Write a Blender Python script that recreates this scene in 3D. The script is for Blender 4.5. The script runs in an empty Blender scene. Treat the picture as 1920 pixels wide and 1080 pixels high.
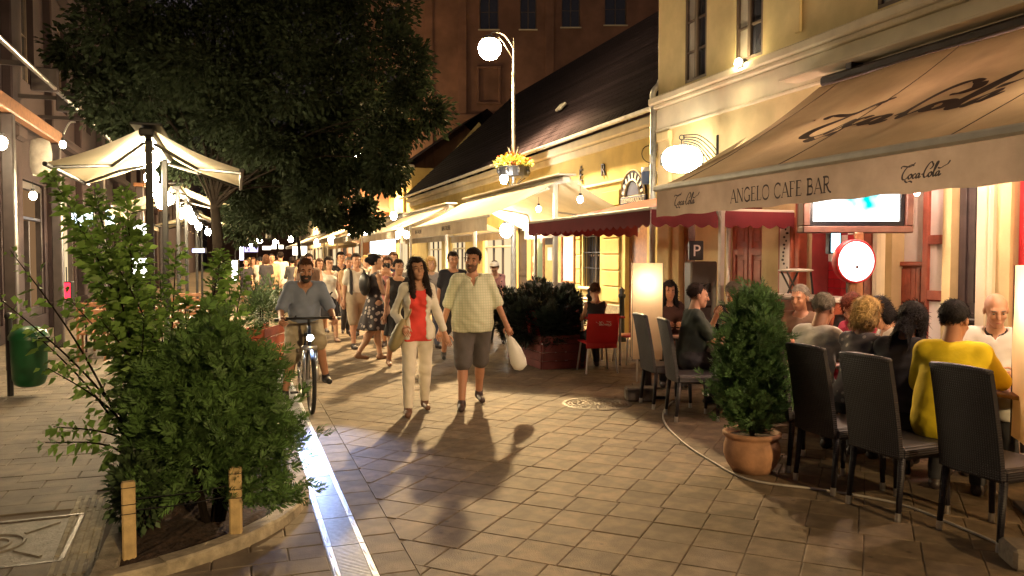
import bpy, math, random
import numpy as np
from mathutils import Vector, Matrix, Euler

random.seed(7); np.random.seed(7)
R = math.radians
SC = bpy.context.scene
COL = SC.collection

# ------------------------------------------------------------------ camera, world, exposure
F_PX, CX, CY = 1480.0, 960.0, 540.0
CAM_H, YAW, PITCH = 1.65, math.atan(516 / 1480), math.atan(57 / 1480)
cam_d = bpy.data.cameras.new('camera'); cam = bpy.data.objects.new('camera', cam_d); COL.objects.link(cam)
cam_d.sensor_width = 36; cam_d.lens = 36 * F_PX / 1920; cam_d.clip_start = .05; cam_d.clip_end = 600
cam.location = (0, 0, CAM_H); cam.rotation_euler = (math.pi / 2 - PITCH, 0, -YAW)
SC.camera = cam
FW = Vector((math.sin(YAW) * math.cos(PITCH), math.cos(YAW) * math.cos(PITCH), -math.sin(PITCH)))
RT = Vector((math.cos(YAW), -math.sin(YAW), 0)); UP = RT.cross(FW)
def ray(px, py): return FW + RT * ((px - CX) / F_PX) + UP * ((CY - py) / F_PX)
def G(px, py, z=0.0):                       # point of the picture on the level z
    d = ray(px, py); t = (z - CAM_H) / d.z; return Vector((0, 0, CAM_H)) + d * t
def PX(px, py, X):                          # point of the picture on the street-parallel plane X
    d = ray(px, py); t = X / d.x; return Vector((0, 0, CAM_H)) + d * t
def PD(px, py, fwd):                        # point of the picture at a forward distance
    return Vector((0, 0, CAM_H)) + ray(px, py) * fwd

w = bpy.data.worlds.new('World'); SC.world = w; w.use_nodes = True
nt = w.node_tree; bg = nt.nodes['Background']
sky = nt.nodes.new('ShaderNodeTexSky'); sky.sky_type = 'NISHITA'; sky.sun_disc = False
sky.sun_elevation = R(-4); sky.sun_rotation = R(200)
addn = nt.nodes.new('ShaderNodeMix'); addn.data_type = 'RGBA'; addn.blend_type = 'ADD'; addn.inputs[0].default_value = 1
nt.links.new(sky.outputs[0], addn.inputs[6]); addn.inputs[7].default_value = (.62, .50, .54, 1)   # town glow on the night sky
nt.links.new(addn.outputs[2], bg.inputs[0]); bg.inputs[1].default_value = .075

vs = SC.view_settings; vs.view_transform = 'Standard'; vs.look = 'None'; vs.exposure = 0.58; vs.gamma = 1.0; vs.use_curve_mapping = False
cy = SC.cycles; cy.use_denoising = True; cy.max_bounces = 6; cy.diffuse_bounces = 3; cy.glossy_bounces = 3
cy.transmission_bounces = 5; cy.transparent_max_bounces = 8; cy.sample_clamp_indirect = 4.0; cy.use_light_tree = True
cy.caustics_reflective = False; cy.caustics_refractive = False
try: cy.denoiser = 'OPENIMAGEDENOISE'
except Exception: pass
LAMP = 230.0
# ------------------------------------------------------------------ materials
MATS = {}
def mat(name, col, rough=.7, metal=0.0, var=.15, scale=6.0, bump=0.0, bscale=60.0, emit=0.0, ecol=None, trans=0.0, rnd=0.0, spec=.5, stain=0.0, spots=0.0):
    if name in MATS: return MATS[name]
    m = bpy.data.materials.new(name); m.use_nodes = True; n = m.node_tree.nodes; l = m.node_tree.links
    b = n['Principled BSDF']; out = n['Material Output']
    b.inputs['Roughness'].default_value = rough; b.inputs['Metallic'].default_value = metal
    b.inputs['Specular IOR Level'].default_value = spec
    c = tuple(col) + (1,)
    src = None
    if var > 0:
        tc = n.new('ShaderNodeTexCoord'); no = n.new('ShaderNodeTexNoise'); no.inputs['Scale'].default_value = scale; no.inputs['Detail'].default_value = 5
        l.new(tc.outputs['Object'], no.inputs['Vector'])
        mr = n.new('ShaderNodeMapRange'); mr.inputs[1].default_value = .3; mr.inputs[2].default_value = .7
        mr.inputs[3].default_value = 1 - var; mr.inputs[4].default_value = 1 + var; l.new(no.outputs[0], mr.inputs[0])
        val = mr.outputs[0]
        if stain > 0:
            n2 = n.new('ShaderNodeTexNoise'); n2.inputs['Scale'].default_value = scale * .23; n2.inputs['Detail'].default_value = 7; n2.inputs['Roughness'].default_value = .65
            l.new(tc.outputs['Object'], n2.inputs['Vector'])
            m2 = n.new('ShaderNodeMapRange'); m2.inputs[1].default_value = .42; m2.inputs[2].default_value = .62; m2.inputs[3].default_value = 1 - stain; m2.inputs[4].default_value = 1
            l.new(n2.outputs[0], m2.inputs[0]); mm = n.new('ShaderNodeMath'); mm.operation = 'MULTIPLY'; l.new(val, mm.inputs[0]); l.new(m2.outputs[0], mm.inputs[1]); val = mm.outputs[0]
        if spots > 0:
            vo = n.new('ShaderNodeTexVoronoi'); vo.inputs['Scale'].default_value = 5.5; ge0 = n.new('ShaderNodeNewGeometry'); l.new(ge0.outputs['Position'], vo.inputs['Vector'])
            m4 = n.new('ShaderNodeMapRange'); m4.inputs[1].default_value = .05; m4.inputs[2].default_value = .11; m4.inputs[3].default_value = 1 - spots; m4.inputs[4].default_value = 1; l.new(vo.outputs[0], m4.inputs[0])
            n5 = n.new('ShaderNodeTexNoise'); n5.inputs['Scale'].default_value = .9; n5.inputs['Detail'].default_value = 6; l.new(ge0.outputs['Position'], n5.inputs['Vector'])
            m5 = n.new('ShaderNodeMapRange'); m5.inputs[1].default_value = .38; m5.inputs[2].default_value = .66; m5.inputs[3].default_value = .70; m5.inputs[4].default_value = 1.10; l.new(n5.outputs[0], m5.inputs[0])
            mm = n.new('ShaderNodeMath'); mm.operation = 'MULTIPLY'; l.new(val, mm.inputs[0]); l.new(m4.outputs[0], mm.inputs[1]); mq = n.new('ShaderNodeMath'); mq.operation = 'MULTIPLY'; l.new(mm.outputs[0], mq.inputs[0]); l.new(m5.outputs[0], mq.inputs[1]); val = mq.outputs[0]
        if rnd > 0:
            oi = n.new('ShaderNodeObjectInfo'); ge = n.new('ShaderNodeNewGeometry')
            ad = n.new('ShaderNodeMath'); ad.operation = 'ADD'; l.new(oi.outputs['Random'], ad.inputs[0]); l.new(ge.outputs['Random Per Island'], ad.inputs[1])
            fr = n.new('ShaderNodeMath'); fr.operation = 'FRACT'; l.new(ad.outputs[0], fr.inputs[0])
            m3 = n.new('ShaderNodeMapRange'); m3.inputs[3].default_value = 1 - rnd; m3.inputs[4].default_value = 1 + rnd; l.new(fr.outputs[0], m3.inputs[0])
            mm = n.new('ShaderNodeMath'); mm.operation = 'MULTIPLY'; l.new(val, mm.inputs[0]); l.new(m3.outputs[0], mm.inputs[1]); val = mm.outputs[0]
        mx = n.new('ShaderNodeMix'); mx.data_type = 'RGBA'; mx.blend_type = 'MULTIPLY'; mx.inputs[0].default_value = 1; mx.inputs[6].default_value = c
        l.new(val, mx.inputs[7]); src = mx.outputs[2]; l.new(src, b.inputs['Base Color'])
        if bump > 0:
            nb = n.new('ShaderNodeTexNoise'); nb.inputs['Scale'].default_value = bscale; nb.inputs['Detail'].default_value = 4; l.new(tc.outputs['Object'], nb.inputs['Vector'])
            bp = n.new('ShaderNodeBump'); bp.inputs['Strength'].default_value = bump; bp.inputs['Distance'].default_value = .01
            l.new(nb.outputs[0], bp.inputs['Height']); l.new(bp.outputs[0], b.inputs['Normal'])
    else:
        b.inputs['Base Color'].default_value = c
    if emit > 0:
        b.inputs['Emission Color'].default_value = tuple(ecol or col) + (1,); b.inputs['Emission Strength'].default_value = emit
    if trans > 0:
        t = n.new('ShaderNodeBsdfTranslucent'); ms = n.new('ShaderNodeMixShader'); ms.inputs[0].default_value = trans
        if src: l.new(src, t.inputs[0])
        else: t.inputs[0].default_value = c
        l.new(b.outputs[0], ms.inputs[1]); l.new(t.outputs[0], ms.inputs[2]); l.new(ms.outputs[0], out.inputs[0])
    MATS[name] = m; return m
def glow(name, col, s):
    if name in MATS: return MATS[name]
    m = bpy.data.materials.new(name); m.use_nodes = True; n = m.node_tree.nodes; n.clear()
    e = n.new('ShaderNodeEmission'); e.inputs[0].default_value = tuple(col) + (1,); e.inputs[1].default_value = s
    o = n.new('ShaderNodeOutputMaterial'); m.node_tree.links.new(e.outputs[0], o.inputs[0]); MATS[name] = m; return m
def glass_mat(name, tint=(.9, .95, 1)):
    if name in MATS: return MATS[name]
    m = bpy.data.materials.new(name); m.use_nodes = True; n = m.node_tree.nodes; l = m.node_tree.links; n.clear()
    t = n.new('ShaderNodeBsdfTransparent'); t.inputs[0].default_value = tuple(tint) + (1,); g = n.new('ShaderNodeBsdfGlossy'); g.inputs['Roughness'].default_value = .05
    f = n.new('ShaderNodeFresnel'); f.inputs[0].default_value = 1.5; ms = n.new('ShaderNodeMixShader'); o = n.new('ShaderNodeOutputMaterial')
    l.new(f.outputs[0], ms.inputs[0]); l.new(t.outputs[0], ms.inputs[1]); l.new(g.outputs[0], ms.inputs[2]); l.new(ms.outputs[0], o.inputs[0]); MATS[name] = m; return m
def pattern_mat(name, c1, c2, kind, scale, rough=.8, thr=.5, c3=None):
    """two-colour woven or printed cloth"""
    if name in MATS: return MATS[name]
    m = mat(name, c1, rough, var=0); n = m.node_tree.nodes; l = m.node_tree.links; b = n['Principled BSDF']
    tc = n.new('ShaderNodeTexCoord'); mx = n.new('ShaderNodeMix'); mx.data_type = 'RGBA'; mx.inputs[6].default_value = tuple(c1) + (1,); mx.inputs[7].default_value = tuple(c2) + (1,)
    if kind == 'check':
        vals = []
        for d in ('X', 'Z'):
            wv = n.new('ShaderNodeTexWave'); wv.bands_direction = d; wv.inputs['Scale'].default_value = scale; wv.inputs['Distortion'].default_value = .4; l.new(tc.outputs['Object'], wv.inputs['Vector'])
            mr = n.new('ShaderNodeMapRange'); mr.inputs[1].default_value = .75; mr.inputs[2].default_value = .95; l.new(wv.outputs[1], mr.inputs[0]); vals.append(mr.outputs[0])
        mm = n.new('ShaderNodeMath'); mm.operation = 'MAXIMUM'; l.new(vals[0], mm.inputs[0]); l.new(vals[1], mm.inputs[1]); fac = mm.outputs[0]
    elif kind == 'blotch':
        v = n.new('ShaderNodeTexVoronoi'); v.inputs['Scale'].default_value = scale; l.new(tc.outputs['Object'], v.inputs['Vector'])
        mr = n.new('ShaderNodeMapRange'); mr.inputs[1].default_value = thr; mr.inputs[2].default_value = thr + .06; mr.inputs[3].default_value = 1; mr.inputs[4].default_value = 0; l.new(v.outputs[0], mr.inputs[0]); fac = mr.outputs[0]
    else:
        wv = n.new('ShaderNodeTexWave'); wv.bands_direction = kind; wv.inputs['Scale'].default_value = scale; l.new(tc.outputs['Object'], wv.inputs['Vector'])
        mr = n.new('ShaderNodeMapRange'); mr.inputs[1].default_value = thr; mr.inputs[2].default_value = thr + .1; l.new(wv.outputs[1], mr.inputs[0]); fac = mr.outputs[0]
    l.new(fac, mx.inputs[0]); l.new(mx.outputs[2], b.inputs['Base Color']); return m

# ------------------------------------------------------------------ mesh helpers
class MB:
    def __init__(s): s.v = []; s.f = []; s.m = []; s.mi = 0
    def add(s, vs, fs, M=None):
        o = len(s.v)
        s.v += [tuple(M @ Vector(p)) for p in vs] if M is not None else [tuple(p) for p in vs]
        s.f += [tuple(i + o for i in f) for f in fs]; s.m += [s.mi] * len(fs); return s
    def box(s, c, d, M=None, rz=0.0, bev=0.0, rx=0.0, ry=0.0):
        x, y, z = d[0] / 2, d[1] / 2, d[2] / 2
        T = Matrix.Translation(Vector(c)) @ Euler((rx, ry, rz)).to_matrix().to_4x4()
        if M is not None: T = M @ T
        if bev <= 0:
            vs = [(i, j, k) for i in (-x, x) for j in (-y, y) for k in (-z, z)]
            fs = [(0, 1, 3, 2), (4, 6, 7, 5), (0, 4, 5, 1), (2, 3, 7, 6), (0, 2, 6, 4), (1, 5, 7, 3)]
            return s.add(vs, fs, T)
        b = min(bev, x * .49, y * .49, z * .49); vs = []; ix = {}
        for i in (-1, 1):
            for j in (-1, 1):
                for k in (-1, 1):
                    for ax in range(3):
                        p = [i * (x - b), j * (y - b), k * (z - b)]; p[ax] = (i * x, j * y, k * z)[ax]
                        ix[(i, j, k, ax)] = len(vs); vs.append(p)
        fs = []
        for i in (-1, 1):
            q = [(i, -1, -1), (i, 1, -1), (i, 1, 1), (i, -1, 1)]; a = [ix[t + (0,)] for t in q]; fs.append(a if i > 0 else a[::-1])
            q = [(-1, i, -1), (1, i, -1), (1, i, 1), (-1, i, 1)]; a = [ix[t + (1,)] for t in q]; fs.append(a[::-1] if i > 0 else a)
            q = [(-1, -1, i), (1, -1, i), (1, 1, i), (-1, 1, i)]; a = [ix[t + (2,)] for t in q]; fs.append(a if i > 0 else a[::-1])
        for i in (-1, 1):
            for j in (-1, 1):
                a = [ix[(i, j, -1, 0)], ix[(i, j, -1, 1)], ix[(i, j, 1, 1)], ix[(i, j, 1, 0)]]; fs.append(a if i * j > 0 else a[::-1])
                a = [ix[(i, -1, j, 0)], ix[(i, -1, j, 2)], ix[(i, 1, j, 2)], ix[(i, 1, j, 0)]]; fs.append(a[::-1] if i * j > 0 else a)
                a = [ix[(-1, i, j, 1)], ix[(-1, i, j, 2)], ix[(1, i, j, 2)], ix[(1, i, j, 1)]]; fs.append(a if i * j > 0 else a[::-1])
                for k in (-1, 1):
                    a = [ix[(i, j, k, 0)], ix[(i, j, k, 1)], ix[(i, j, k, 2)]]; fs.append(a if i * j * k > 0 else a[::-1])
        return s.add(vs, fs, T)
    def tube(s, pts, r, n=8, M=None, caps=True, sx=1.0, up=None):
        P = [Vector(p) for p in pts]; rs = r if isinstance(r, (list, tuple)) else [r] * len(P)
        vs = []; pn = None
        for i, p in enumerate(P):
            t = (P[min(i + 1, len(P) - 1)] - P[max(i - 1, 0)])
            if t.length < 1e-9: t = Vector((0, 0, 1))
            t.normalize()
            if pn is None:
                a = Vector(up) if up else (Vector((0, 0, 1)) if abs(t.z) < .9 else Vector((0, 1, 0)))
                pn = (a - t * a.dot(t)).normalized()
            else:
                pn = pn - t * pn.dot(t); pn = pn.normalized() if pn.length > 1e-6 else t.orthogonal().normalized()
            b = t.cross(pn)
            for k in range(n):
                a = 2 * math.pi * k / n; vs.append(p + (pn * math.cos(a) + b * math.sin(a) * sx) * rs[i])
        fs = []
        for i in range(len(P) - 1):
            for k in range(n):
                fs.append((i * n + k, i * n + (k + 1) % n, (i + 1) * n + (k + 1) % n, (i + 1) * n + k))
        if caps: fs += [tuple(range(n))[::-1], tuple((len(P) - 1) * n + k for k in range(n))]
        return s.add(vs, fs, M)
    def lathe(s, prof, n=24, M=None, a0=0.0, a1=2 * math.pi):
        full = abs(a1 - a0 - 2 * math.pi) < 1e-6; m = n if full else n + 1; vs = []
        for (r, z) in prof:
            for k in range(m):
                a = a0 + (a1 - a0) * k / n; vs.append((r * math.cos(a), r * math.sin(a), z))
        fs = []
        for i in range(len(prof) - 1):
            for k in range(n):
                k2 = (k + 1) % m; fs.append((i * m + k, i * m + k2, (i + 1) * m + k2, (i + 1) * m + k))
        return s.add(vs, fs, M)
    def ell(s, c, r, n=12, m=8, M=None):
        vs = []; fs = []
        for i in range(m + 1):
            t = math.pi * i / m
            for k in range(n):
                a = 2 * math.pi * k / n; vs.append((c[0] + r[0] * math.sin(t) * math.cos(a), c[1] + r[1] * math.sin(t) * math.sin(a), c[2] - r[2] * math.cos(t)))
        for i in range(m):
            for k in range(n): fs.append((i * n + k, i * n + (k + 1) % n, (i + 1) * n + (k + 1) % n, (i + 1) * n + k))
        return s.add(vs, fs, M)
    def prism(s, poly, z0, z1, M=None):
        n = len(poly); vs = [(p[0], p[1], z0) for p in poly] + [(p[0], p[1], z1) for p in poly]
        fs = [tuple(range(n))[::-1], tuple(range(n, 2 * n))] + [(i, (i + 1) % n, n + (i + 1) % n, n + i) for i in range(n)]
        return s.add(vs, fs, M)
    def quad(s, a, b, c, d, M=None): return s.add([a, b, c, d], [(0, 1, 2, 3)], M)
    def grid(s, fn, nu, nv, M=None):
        vs = [fn(i / nu, j / nv) for j in range(nv + 1) for i in range(nu + 1)]
        fs = [(j * (nu + 1) + i, j * (nu + 1) + i + 1, (j + 1) * (nu + 1) + i + 1, (j + 1) * (nu + 1) + i) for j in range(nv) for i in range(nu)]
        return s.add(vs, fs, M)
    def mesh(s, name, mats, smooth=False):
        me = bpy.data.meshes.new(name); me.from_pydata(s.v, [], s.f)
        for m in (mats if isinstance(mats, (list, tuple)) else [mats]): me.materials.append(m)
        if any(s.m): me.polygons.foreach_set('material_index', s.m)
        if smooth: me.polygons.foreach_set('use_smooth', [True] * len(me.polygons))
        me.update(); return me
    def build(s, name, mats, parent=None, smooth=False, kind=None):
        return obj(name, s.mesh(name, mats, smooth), parent, kind)
def obj(name, me, parent=None, kind=None):
    o = bpy.data.objects.new(name, me); COL.objects.link(o)
    if parent is not None: o.parent = parent
    if kind: o['kind'] = kind
    return o
def npmesh(name, V, Fq, mats, parent=None, smooth=False, kind=None, mi=None):
    """big mesh from numpy: V (n,3), Fq (m,k)"""
    me = bpy.data.meshes.new(name); V = np.asarray(V, dtype=np.float32); Fq = np.asarray(Fq, dtype=np.int32); m, k = Fq.shape
    me.vertices.add(len(V)); me.vertices.foreach_set('co', V.ravel()); me.loops.add(m * k); me.loops.foreach_set('vertex_index', Fq.ravel())
    me.polygons.add(m); me.polygons.foreach_set('loop_start', np.arange(0, m * k, k, dtype=np.int32)); me.polygons.foreach_set('loop_total', np.full(m, k, dtype=np.int32))
    for x in (mats if isinstance(mats, (list, tuple)) else [mats]): me.materials.append(x)
    if mi is not None: me.polygons.foreach_set('material_index', np.asarray(mi, dtype=np.int32))
    if smooth: me.polygons.foreach_set('use_smooth', np.ones(m, dtype=bool))
    me.update(calc_edges=True); return obj(name, me, parent, kind)
def tag(o, label, cat, group=None):
    o['label'] = label; o['category'] = cat
    if group: o['group'] = group
    return o
def thing(name, label, cat, loc=(0, 0, 0), rz=0.0, group=None):
    o = bpy.data.objects.new(name, None); COL.objects.link(o); o.location = loc; o.rotation_euler = (0, 0, rz); o.empty_display_size = .1
    return tag(o, label, cat, group)
def part(name, parent, m, fn, smooth=False, label=None, kind=None):
    b = MB(); fn(b); o = b.build(name, m, parent, smooth, kind)
    if label: o['label'] = label
    return o
def struct(o): o['kind'] = 'structure'; return o
def copy_tree(o, parent=None, loc=None, rz=None, label=None):
    c = o.copy(); COL.objects.link(c); c.parent = parent
    if loc is not None: c.location = loc
    if rz is not None: c.rotation_euler = (0, 0, rz)
    if label: c['label'] = label
    for ch in list(o.children): copy_tree(ch, c)
    return c
def spline(pts, n=6):
    P = [Vector(p) for p in pts]; out = []
    for i in range(len(P) - 1):
        a, b, c, d = P[max(i - 1, 0)], P[i], P[i + 1], P[min(i + 2, len(P) - 1)]
        for k in range(n):
            t = k / n; out.append(.5 * ((2 * b) + (c - a) * t + (2 * a - 5 * b + 4 * c - d) * t * t + (3 * b - a - 3 * c + d) * t ** 3))
    out.append(P[-1]); return out
def frame(o, xdir, ydir):
    """matrix: local x along xdir, y along ydir, origin o"""
    x = Vector(xdir).normalized(); y = Vector(ydir); y = (y - x * y.dot(x)).normalized(); z = x.cross(y)
    M = Matrix((x, y, z)).transposed().to_4x4(); M.translation = Vector(o); return M

# ------------------------------------------------------------------ lettering drawn with a pen
def ribbon(b, pts, M, w0=.02, w1=.05, nib=R(40), n=5, z=0.0, cap=True):
    P = spline([(p[0], p[1], 0) for p in pts], n) if n > 1 else [Vector((p[0], p[1], 0)) for p in pts]
    vs = []; L = len(P)
    for i, p in enumerate(P):
        t = P[min(i + 1, L - 1)] - P[max(i - 1, 0)]; t = t.normalized() if t.length > 1e-9 else Vector((1, 0, 0))
        hw = w0 + w1 * abs(math.sin(math.atan2(t.y, t.x) - nib))
        if cap and (i == 0 or i == L - 1): hw *= .4
        nn = Vector((-t.y, t.x, 0)); vs += [p + nn * hw + Vector((0, 0, z)), p - nn * hw + Vector((0, 0, z))]
    b.add(vs, [(2 * i, 2 * i + 1, 2 * i + 3, 2 * i + 2) for i in range(L - 1)], M)
SERIF = {  # strokes: (points, thick)
 'A': (.74, [([(.02, 0), (.36, 1)], 0), ([(.36, 1), (.70, 0)], 1), ([(.14, .33), (.58, .33)], 0), ([(-.05, 0), (.12, 0)], 0), ([(.58, 0), (.80, 0)], 0)]),
 'N': (.80, [([(.10, 0), (.10, 1)], 0), ([(.10, 1), (.68, 0)], 1), ([(.68, 0), (.68, 1)], 0), ([(0, 0), (.2, 0)], 0), ([(0, 1), (.14, 1)], 0), ([(.58, 1), (.78, 1)], 0)]),
 'G': (.78, [([(.66, .80), (.56, .95), (.38, 1), (.18, .9), (.05, .65), (.05, .35), (.18, .1), (.38, 0), (.56, .05), (.66, .16)], 2), ([(.66, .02), (.66, .42)], 1), ([(.54, .42), (.76, .42)], 0)]),
 'E': (.60, [([(.12, 0), (.12, 1)], 1), ([(0, 1), (.50, 1), (.52, .86)], 0), ([(.12, .52), (.42, .52)], 0), ([(0, 0), (.52, 0), (.56, .16)], 0)]),
 'L': (.58, [([(.12, 0), (.12, 1)], 1), ([(0, 1), (.26, 1)], 0), ([(0, 0), (.50, 0), (.54, .18)], 0)]),
 'O': (.84, [([(.40, 1), (.16, .9), (.05, .65), (.05, .35), (.16, .1), (.40, 0), (.64, .1), (.75, .35), (.75, .65), (.64, .9), (.40, 1)], 2)]),
 'C': (.76, [([(.66, .80), (.56, .95), (.38, 1), (.18, .9), (.05, .65), (.05, .35), (.18, .1), (.38, 0), (.56, .05), (.68, .2)], 2), ([(.66, .78), (.66, 1)], 0)]),
 'F': (.58, [([(.12, 0), (.12, 1)], 1), ([(0, 1), (.50, 1), (.52, .84)], 0), ([(.12, .52), (.42, .52)], 0), ([(0, 0), (.26, 0)], 0)]),
 'B': (.66, [([(.12, 0), (.12, 1)], 1), ([(0, 1), (.34, 1), (.48, .9), (.48, .64), (.34, .53), (.12, .53)], 2), ([(.34, .53), (.52, .45), (.56, .25), (.5, .06), (.34, 0), (0, 0)], 2)]),
 'R': (.70, [([(.12, 0), (.12, 1)], 1), ([(0, 1), (.34, 1), (.5, .9), (.5, .64), (.34, .52), (.12, .52)], 2), ([(.30, .52), (.50, .12), (.66, 0), (.74, .02)], 1), ([(0, 0), (.26, 0)], 0)]),
 ' ': (.36, [])}
def serif_text(b, s, M, h, gap=.06, each=None):
    x = 0.0
    for ch in s:
        w_, st = SERIF[ch]
        if each: b = MB()
        for pts, k in st:
            P = [((x + p[0]) * h, p[1] * h) for p in pts]
            if k == 2: ribbon(b, P, M, .020 * h, .046 * h, R(90), 4, cap=False)
            else: ribbon(b, P, M, (.062 if k == 1 else .026) * h, 0, 0, 1, cap=False)
        if each and st: b.build('letter', each[0], each[1])
        x += w_ + gap
    return x * h
COLA = [  # flowing script wordmark, unit = x height about 1
 [(3.0, 3.05), (2.55, 3.35), (1.5, 3.2), (.55, 2.4), (.0, 1.3), (.1, .3), (.75, -.05), (1.55, .3), (1.95, .75)],           # first capital
 [(-.9, 2.75), (-.55, 3.25), (.6, 3.1), (1.8, 2.95), (2.6, 3.25), (3.3, 3.8)],                                               # its head stroke
 [(2.7, 1.1), (2.3, 1.05), (1.95, .6), (2.1, .12), (2.5, .05), (2.85, .5), (2.75, 1.0), (2.5, 1.1), (2.9, .9), (3.2, .8)],
 [(4.05, .95), (3.75, 1.1), (3.4, .85), (3.25, .4), (3.5, .05), (3.9, .15), (4.3, .55)],
 [(5.15, .95), (4.8, 1.1), (4.4, .8), (4.3, .3), (4.55, .03), (4.95, .4), (5.2, 1.0), (5.1, .35), (5.25, .05), (5.7, .35)],
 [(5.75, .78), (6.3, .84)],
 [(8.5, 3.2), (7.9, 3.45), (7.15, 2.7), (6.6, 1.6), (6.45, .55), (6.9, .0), (7.5, .25), (7.9, .75)],                        # second capital
 [(8.5, 3.2), (8.75, 2.6), (8.35, 2.0), (7.9, 1.85)],
 [(8.6, 1.1), (8.2, 1.05), (7.85, .6), (8.0, .12), (8.4, .05), (8.75, .5), (8.65, 1.0), (8.4, 1.1), (8.8, .9), (9.1, .8)],
 [(9.1, .8), (9.75, 2.2), (10.1, 3.1), (9.85, 3.35), (9.5, 2.7), (9.25, 1.3), (9.25, .3), (9.5, .02), (9.9, .4)],
 [(10.85, .95), (10.5, 1.1), (10.1, .8), (10.0, .3), (10.25, .03), (10.65, .4), (10.9, 1.0), (10.8, .35), (11.0, .05), (11.5, .5)],
 [(10.2, 1.9), (11.0, 1.75), (11.9, 2.15), (12.8, 2.5), (13.3, 3.3)],
 [(.9, -.2), (1.7, -.75), (2.6, -.55), (3.5, -.9)]]
def cola(b, M, width, lean=.25, bold=1.0, z=0.0):
    k = width / 14.2
    for st in COLA:
        ribbon(b, [((p[0] + .9 + p[1] * lean) * k, p[1] * k) for p in st], M, .07 * k * bold, .15 * k * bold, R(20), 5, z)
def text_mesh(s, size, M, parent, name, m, ext=0.001, align='CENTER'):
    cu = bpy.data.curves.new(name, 'FONT'); cu.body = s; cu.size = size; cu.align_x = align; cu.extrude = ext; cu.resolution_u = 3
    t = bpy.data.objects.new(name, cu); COL.objects.link(t); bpy.context.view_layer.update()
    me = bpy.data.meshes.new_from_object(t.evaluated_get(bpy.context.evaluated_depsgraph_get())); bpy.data.objects.remove(t)
    me.transform(M); me.materials.clear(); me.materials.append(m); me.name = name
    return obj(name, me, parent)
# ------------------------------------------------------------------ shared materials
M_mortar = mat('mortar', (.125, .092, .062), .95, var=.3, scale=3)
M_paver = mat('paver', (.215, .158, .102), .70, var=.25, scale=9, bump=.4, bscale=140, rnd=.13, stain=.30, spec=.3, spots=.45)
M_paver2 = mat('paver_grey', (.195, .155, .112), .75, var=.2, scale=7, bump=.3, bscale=120, rnd=.10, stain=.3, spec=.3)
M_stone = mat('kerb_stone', (.42, .36, .25), .85, var=.3, scale=14, bump=.5, bscale=70, stain=.35)
M_iron = mat('cast_iron', (.16, .14, .12), .5, metal=.7, var=.3, scale=20, bump=.3, bscale=90)
M_steel = mat('steel', (.50, .52, .56), .46, metal=1.0, var=.15, scale=30)
M_alu = mat('aluminium', (.72, .72, .72), .28, metal=1.0, var=.08)
M_black = mat('black_metal', (.018, .018, .02), .45, metal=.3, var=.2)
M_white = mat('white_paint', (.74, .72, .68), .5, var=.08)
M_yellow = mat('yellow_render', (.62, .50, .26), .9, var=.12, scale=2.2, bump=.25, bscale=40, stain=.22)
M_yellow2 = mat('ochre_render', (.60, .46, .17), .9, var=.14, scale=2, bump=.25, bscale=40, stain=.25)
M_cream = mat('cream_render', (.66, .58, .42), .88, var=.10, scale=2.5, bump=.2, bscale=40, stain=.15)
M_brown_wall = mat('brown_render', (.24, .12, .075), .92, var=.2, scale=1.2, bump=.2, stain=.25)
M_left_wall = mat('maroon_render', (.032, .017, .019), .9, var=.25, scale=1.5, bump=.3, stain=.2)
M_wood = mat('brown_wood', (.23, .10, .045), .5, var=.3, scale=12, bump=.2, bscale=50)
M_redwood = mat('red_wood', (.30, .075, .04), .45, var=.25, scale=10, bump=.15)
M_dark = mat('dark_wood', (.035, .025, .025), .5, var=.3)
M_roof = mat('roof_tile', (.012, .009, .012), 1.0, var=.35, scale=14, rnd=.3, spec=.02)
M_zinc = mat('zinc', (.42, .41, .38), .5, metal=.6, var=.25, scale=8)
M_pane = mat('window_pane', (.03, .03, .04), .08, var=.1, spec=.8)
M_curt = mat('curtained_pane', (.42, .38, .33), .2, var=.2, scale=3)
M_winframe = mat('window_frame_paint', (.10, .07, .05), .5, var=.2)
M_red = mat('red_paint', (.45, .02, .03), .45, var=.15)
M_soil = mat('soil', (.055, .032, .02), 1.0, var=.5, scale=30, bump=1.0, bscale=40)
M_paper = mat('paper', (.75, .72, .66), .8, var=.05)
M_int = mat('interior_red', (.32, .05, .05), .7, var=.2)
M_bulb = glow('warm_bulb', (1, .78, .46), 380)
M_bulb_w = glow('white_bulb', (1, .93, .80), 220)

XA, XS, XL = 6.9, 8.0, -4.2
def YA(px): return PX(px, 500, XA).y
def YS(px): return PX(px, 470, XS).y

# ------------------------------------------------------------------ ground
def sheet(name, x0, x1, y0, y1, z, m):
    return struct(MB().quad((x0, y0, z), (x1, y0, z), (x1, y1, z), (x0, y1, z)).build(name, m))
ground = sheet('ground', -150, 150, -40, 300, -.022, M_mortar)
M_far = mat('far_paving', (.20, .148, .098), .7, var=.25, scale=3, bump=.2, stain=.25)
street = sheet('street', .88, 9, 24, 150, -.006, M_far)
sidewalk = sheet('sidewalk', -4.2, .46, 16, 150, -.004, M_far)
DX0, DX1, BX = .46, .68, .88
def clip_poly(P, axis, val, keep_greater):
    out = []
    for i in range(len(P)):
        a, b = P[i], P[(i + 1) % len(P)]; ia = (a[axis] >= val) == keep_greater; ib = (b[axis] >= val) == keep_greater
        if ia: out.append(a)
        if ia != ib:
            t = (val - a[axis]) / (b[axis] - a[axis]); out.append((a[0] + (b[0] - a[0]) * t, a[1] + (b[1] - a[1]) * t))
    return out
pavement = struct(MB().quad((BX, -6, -.0065), (9, -6, -.0065), (9, 24, -.0065), (BX, 24, -.0065)).build('pavement', M_mortar))
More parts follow.
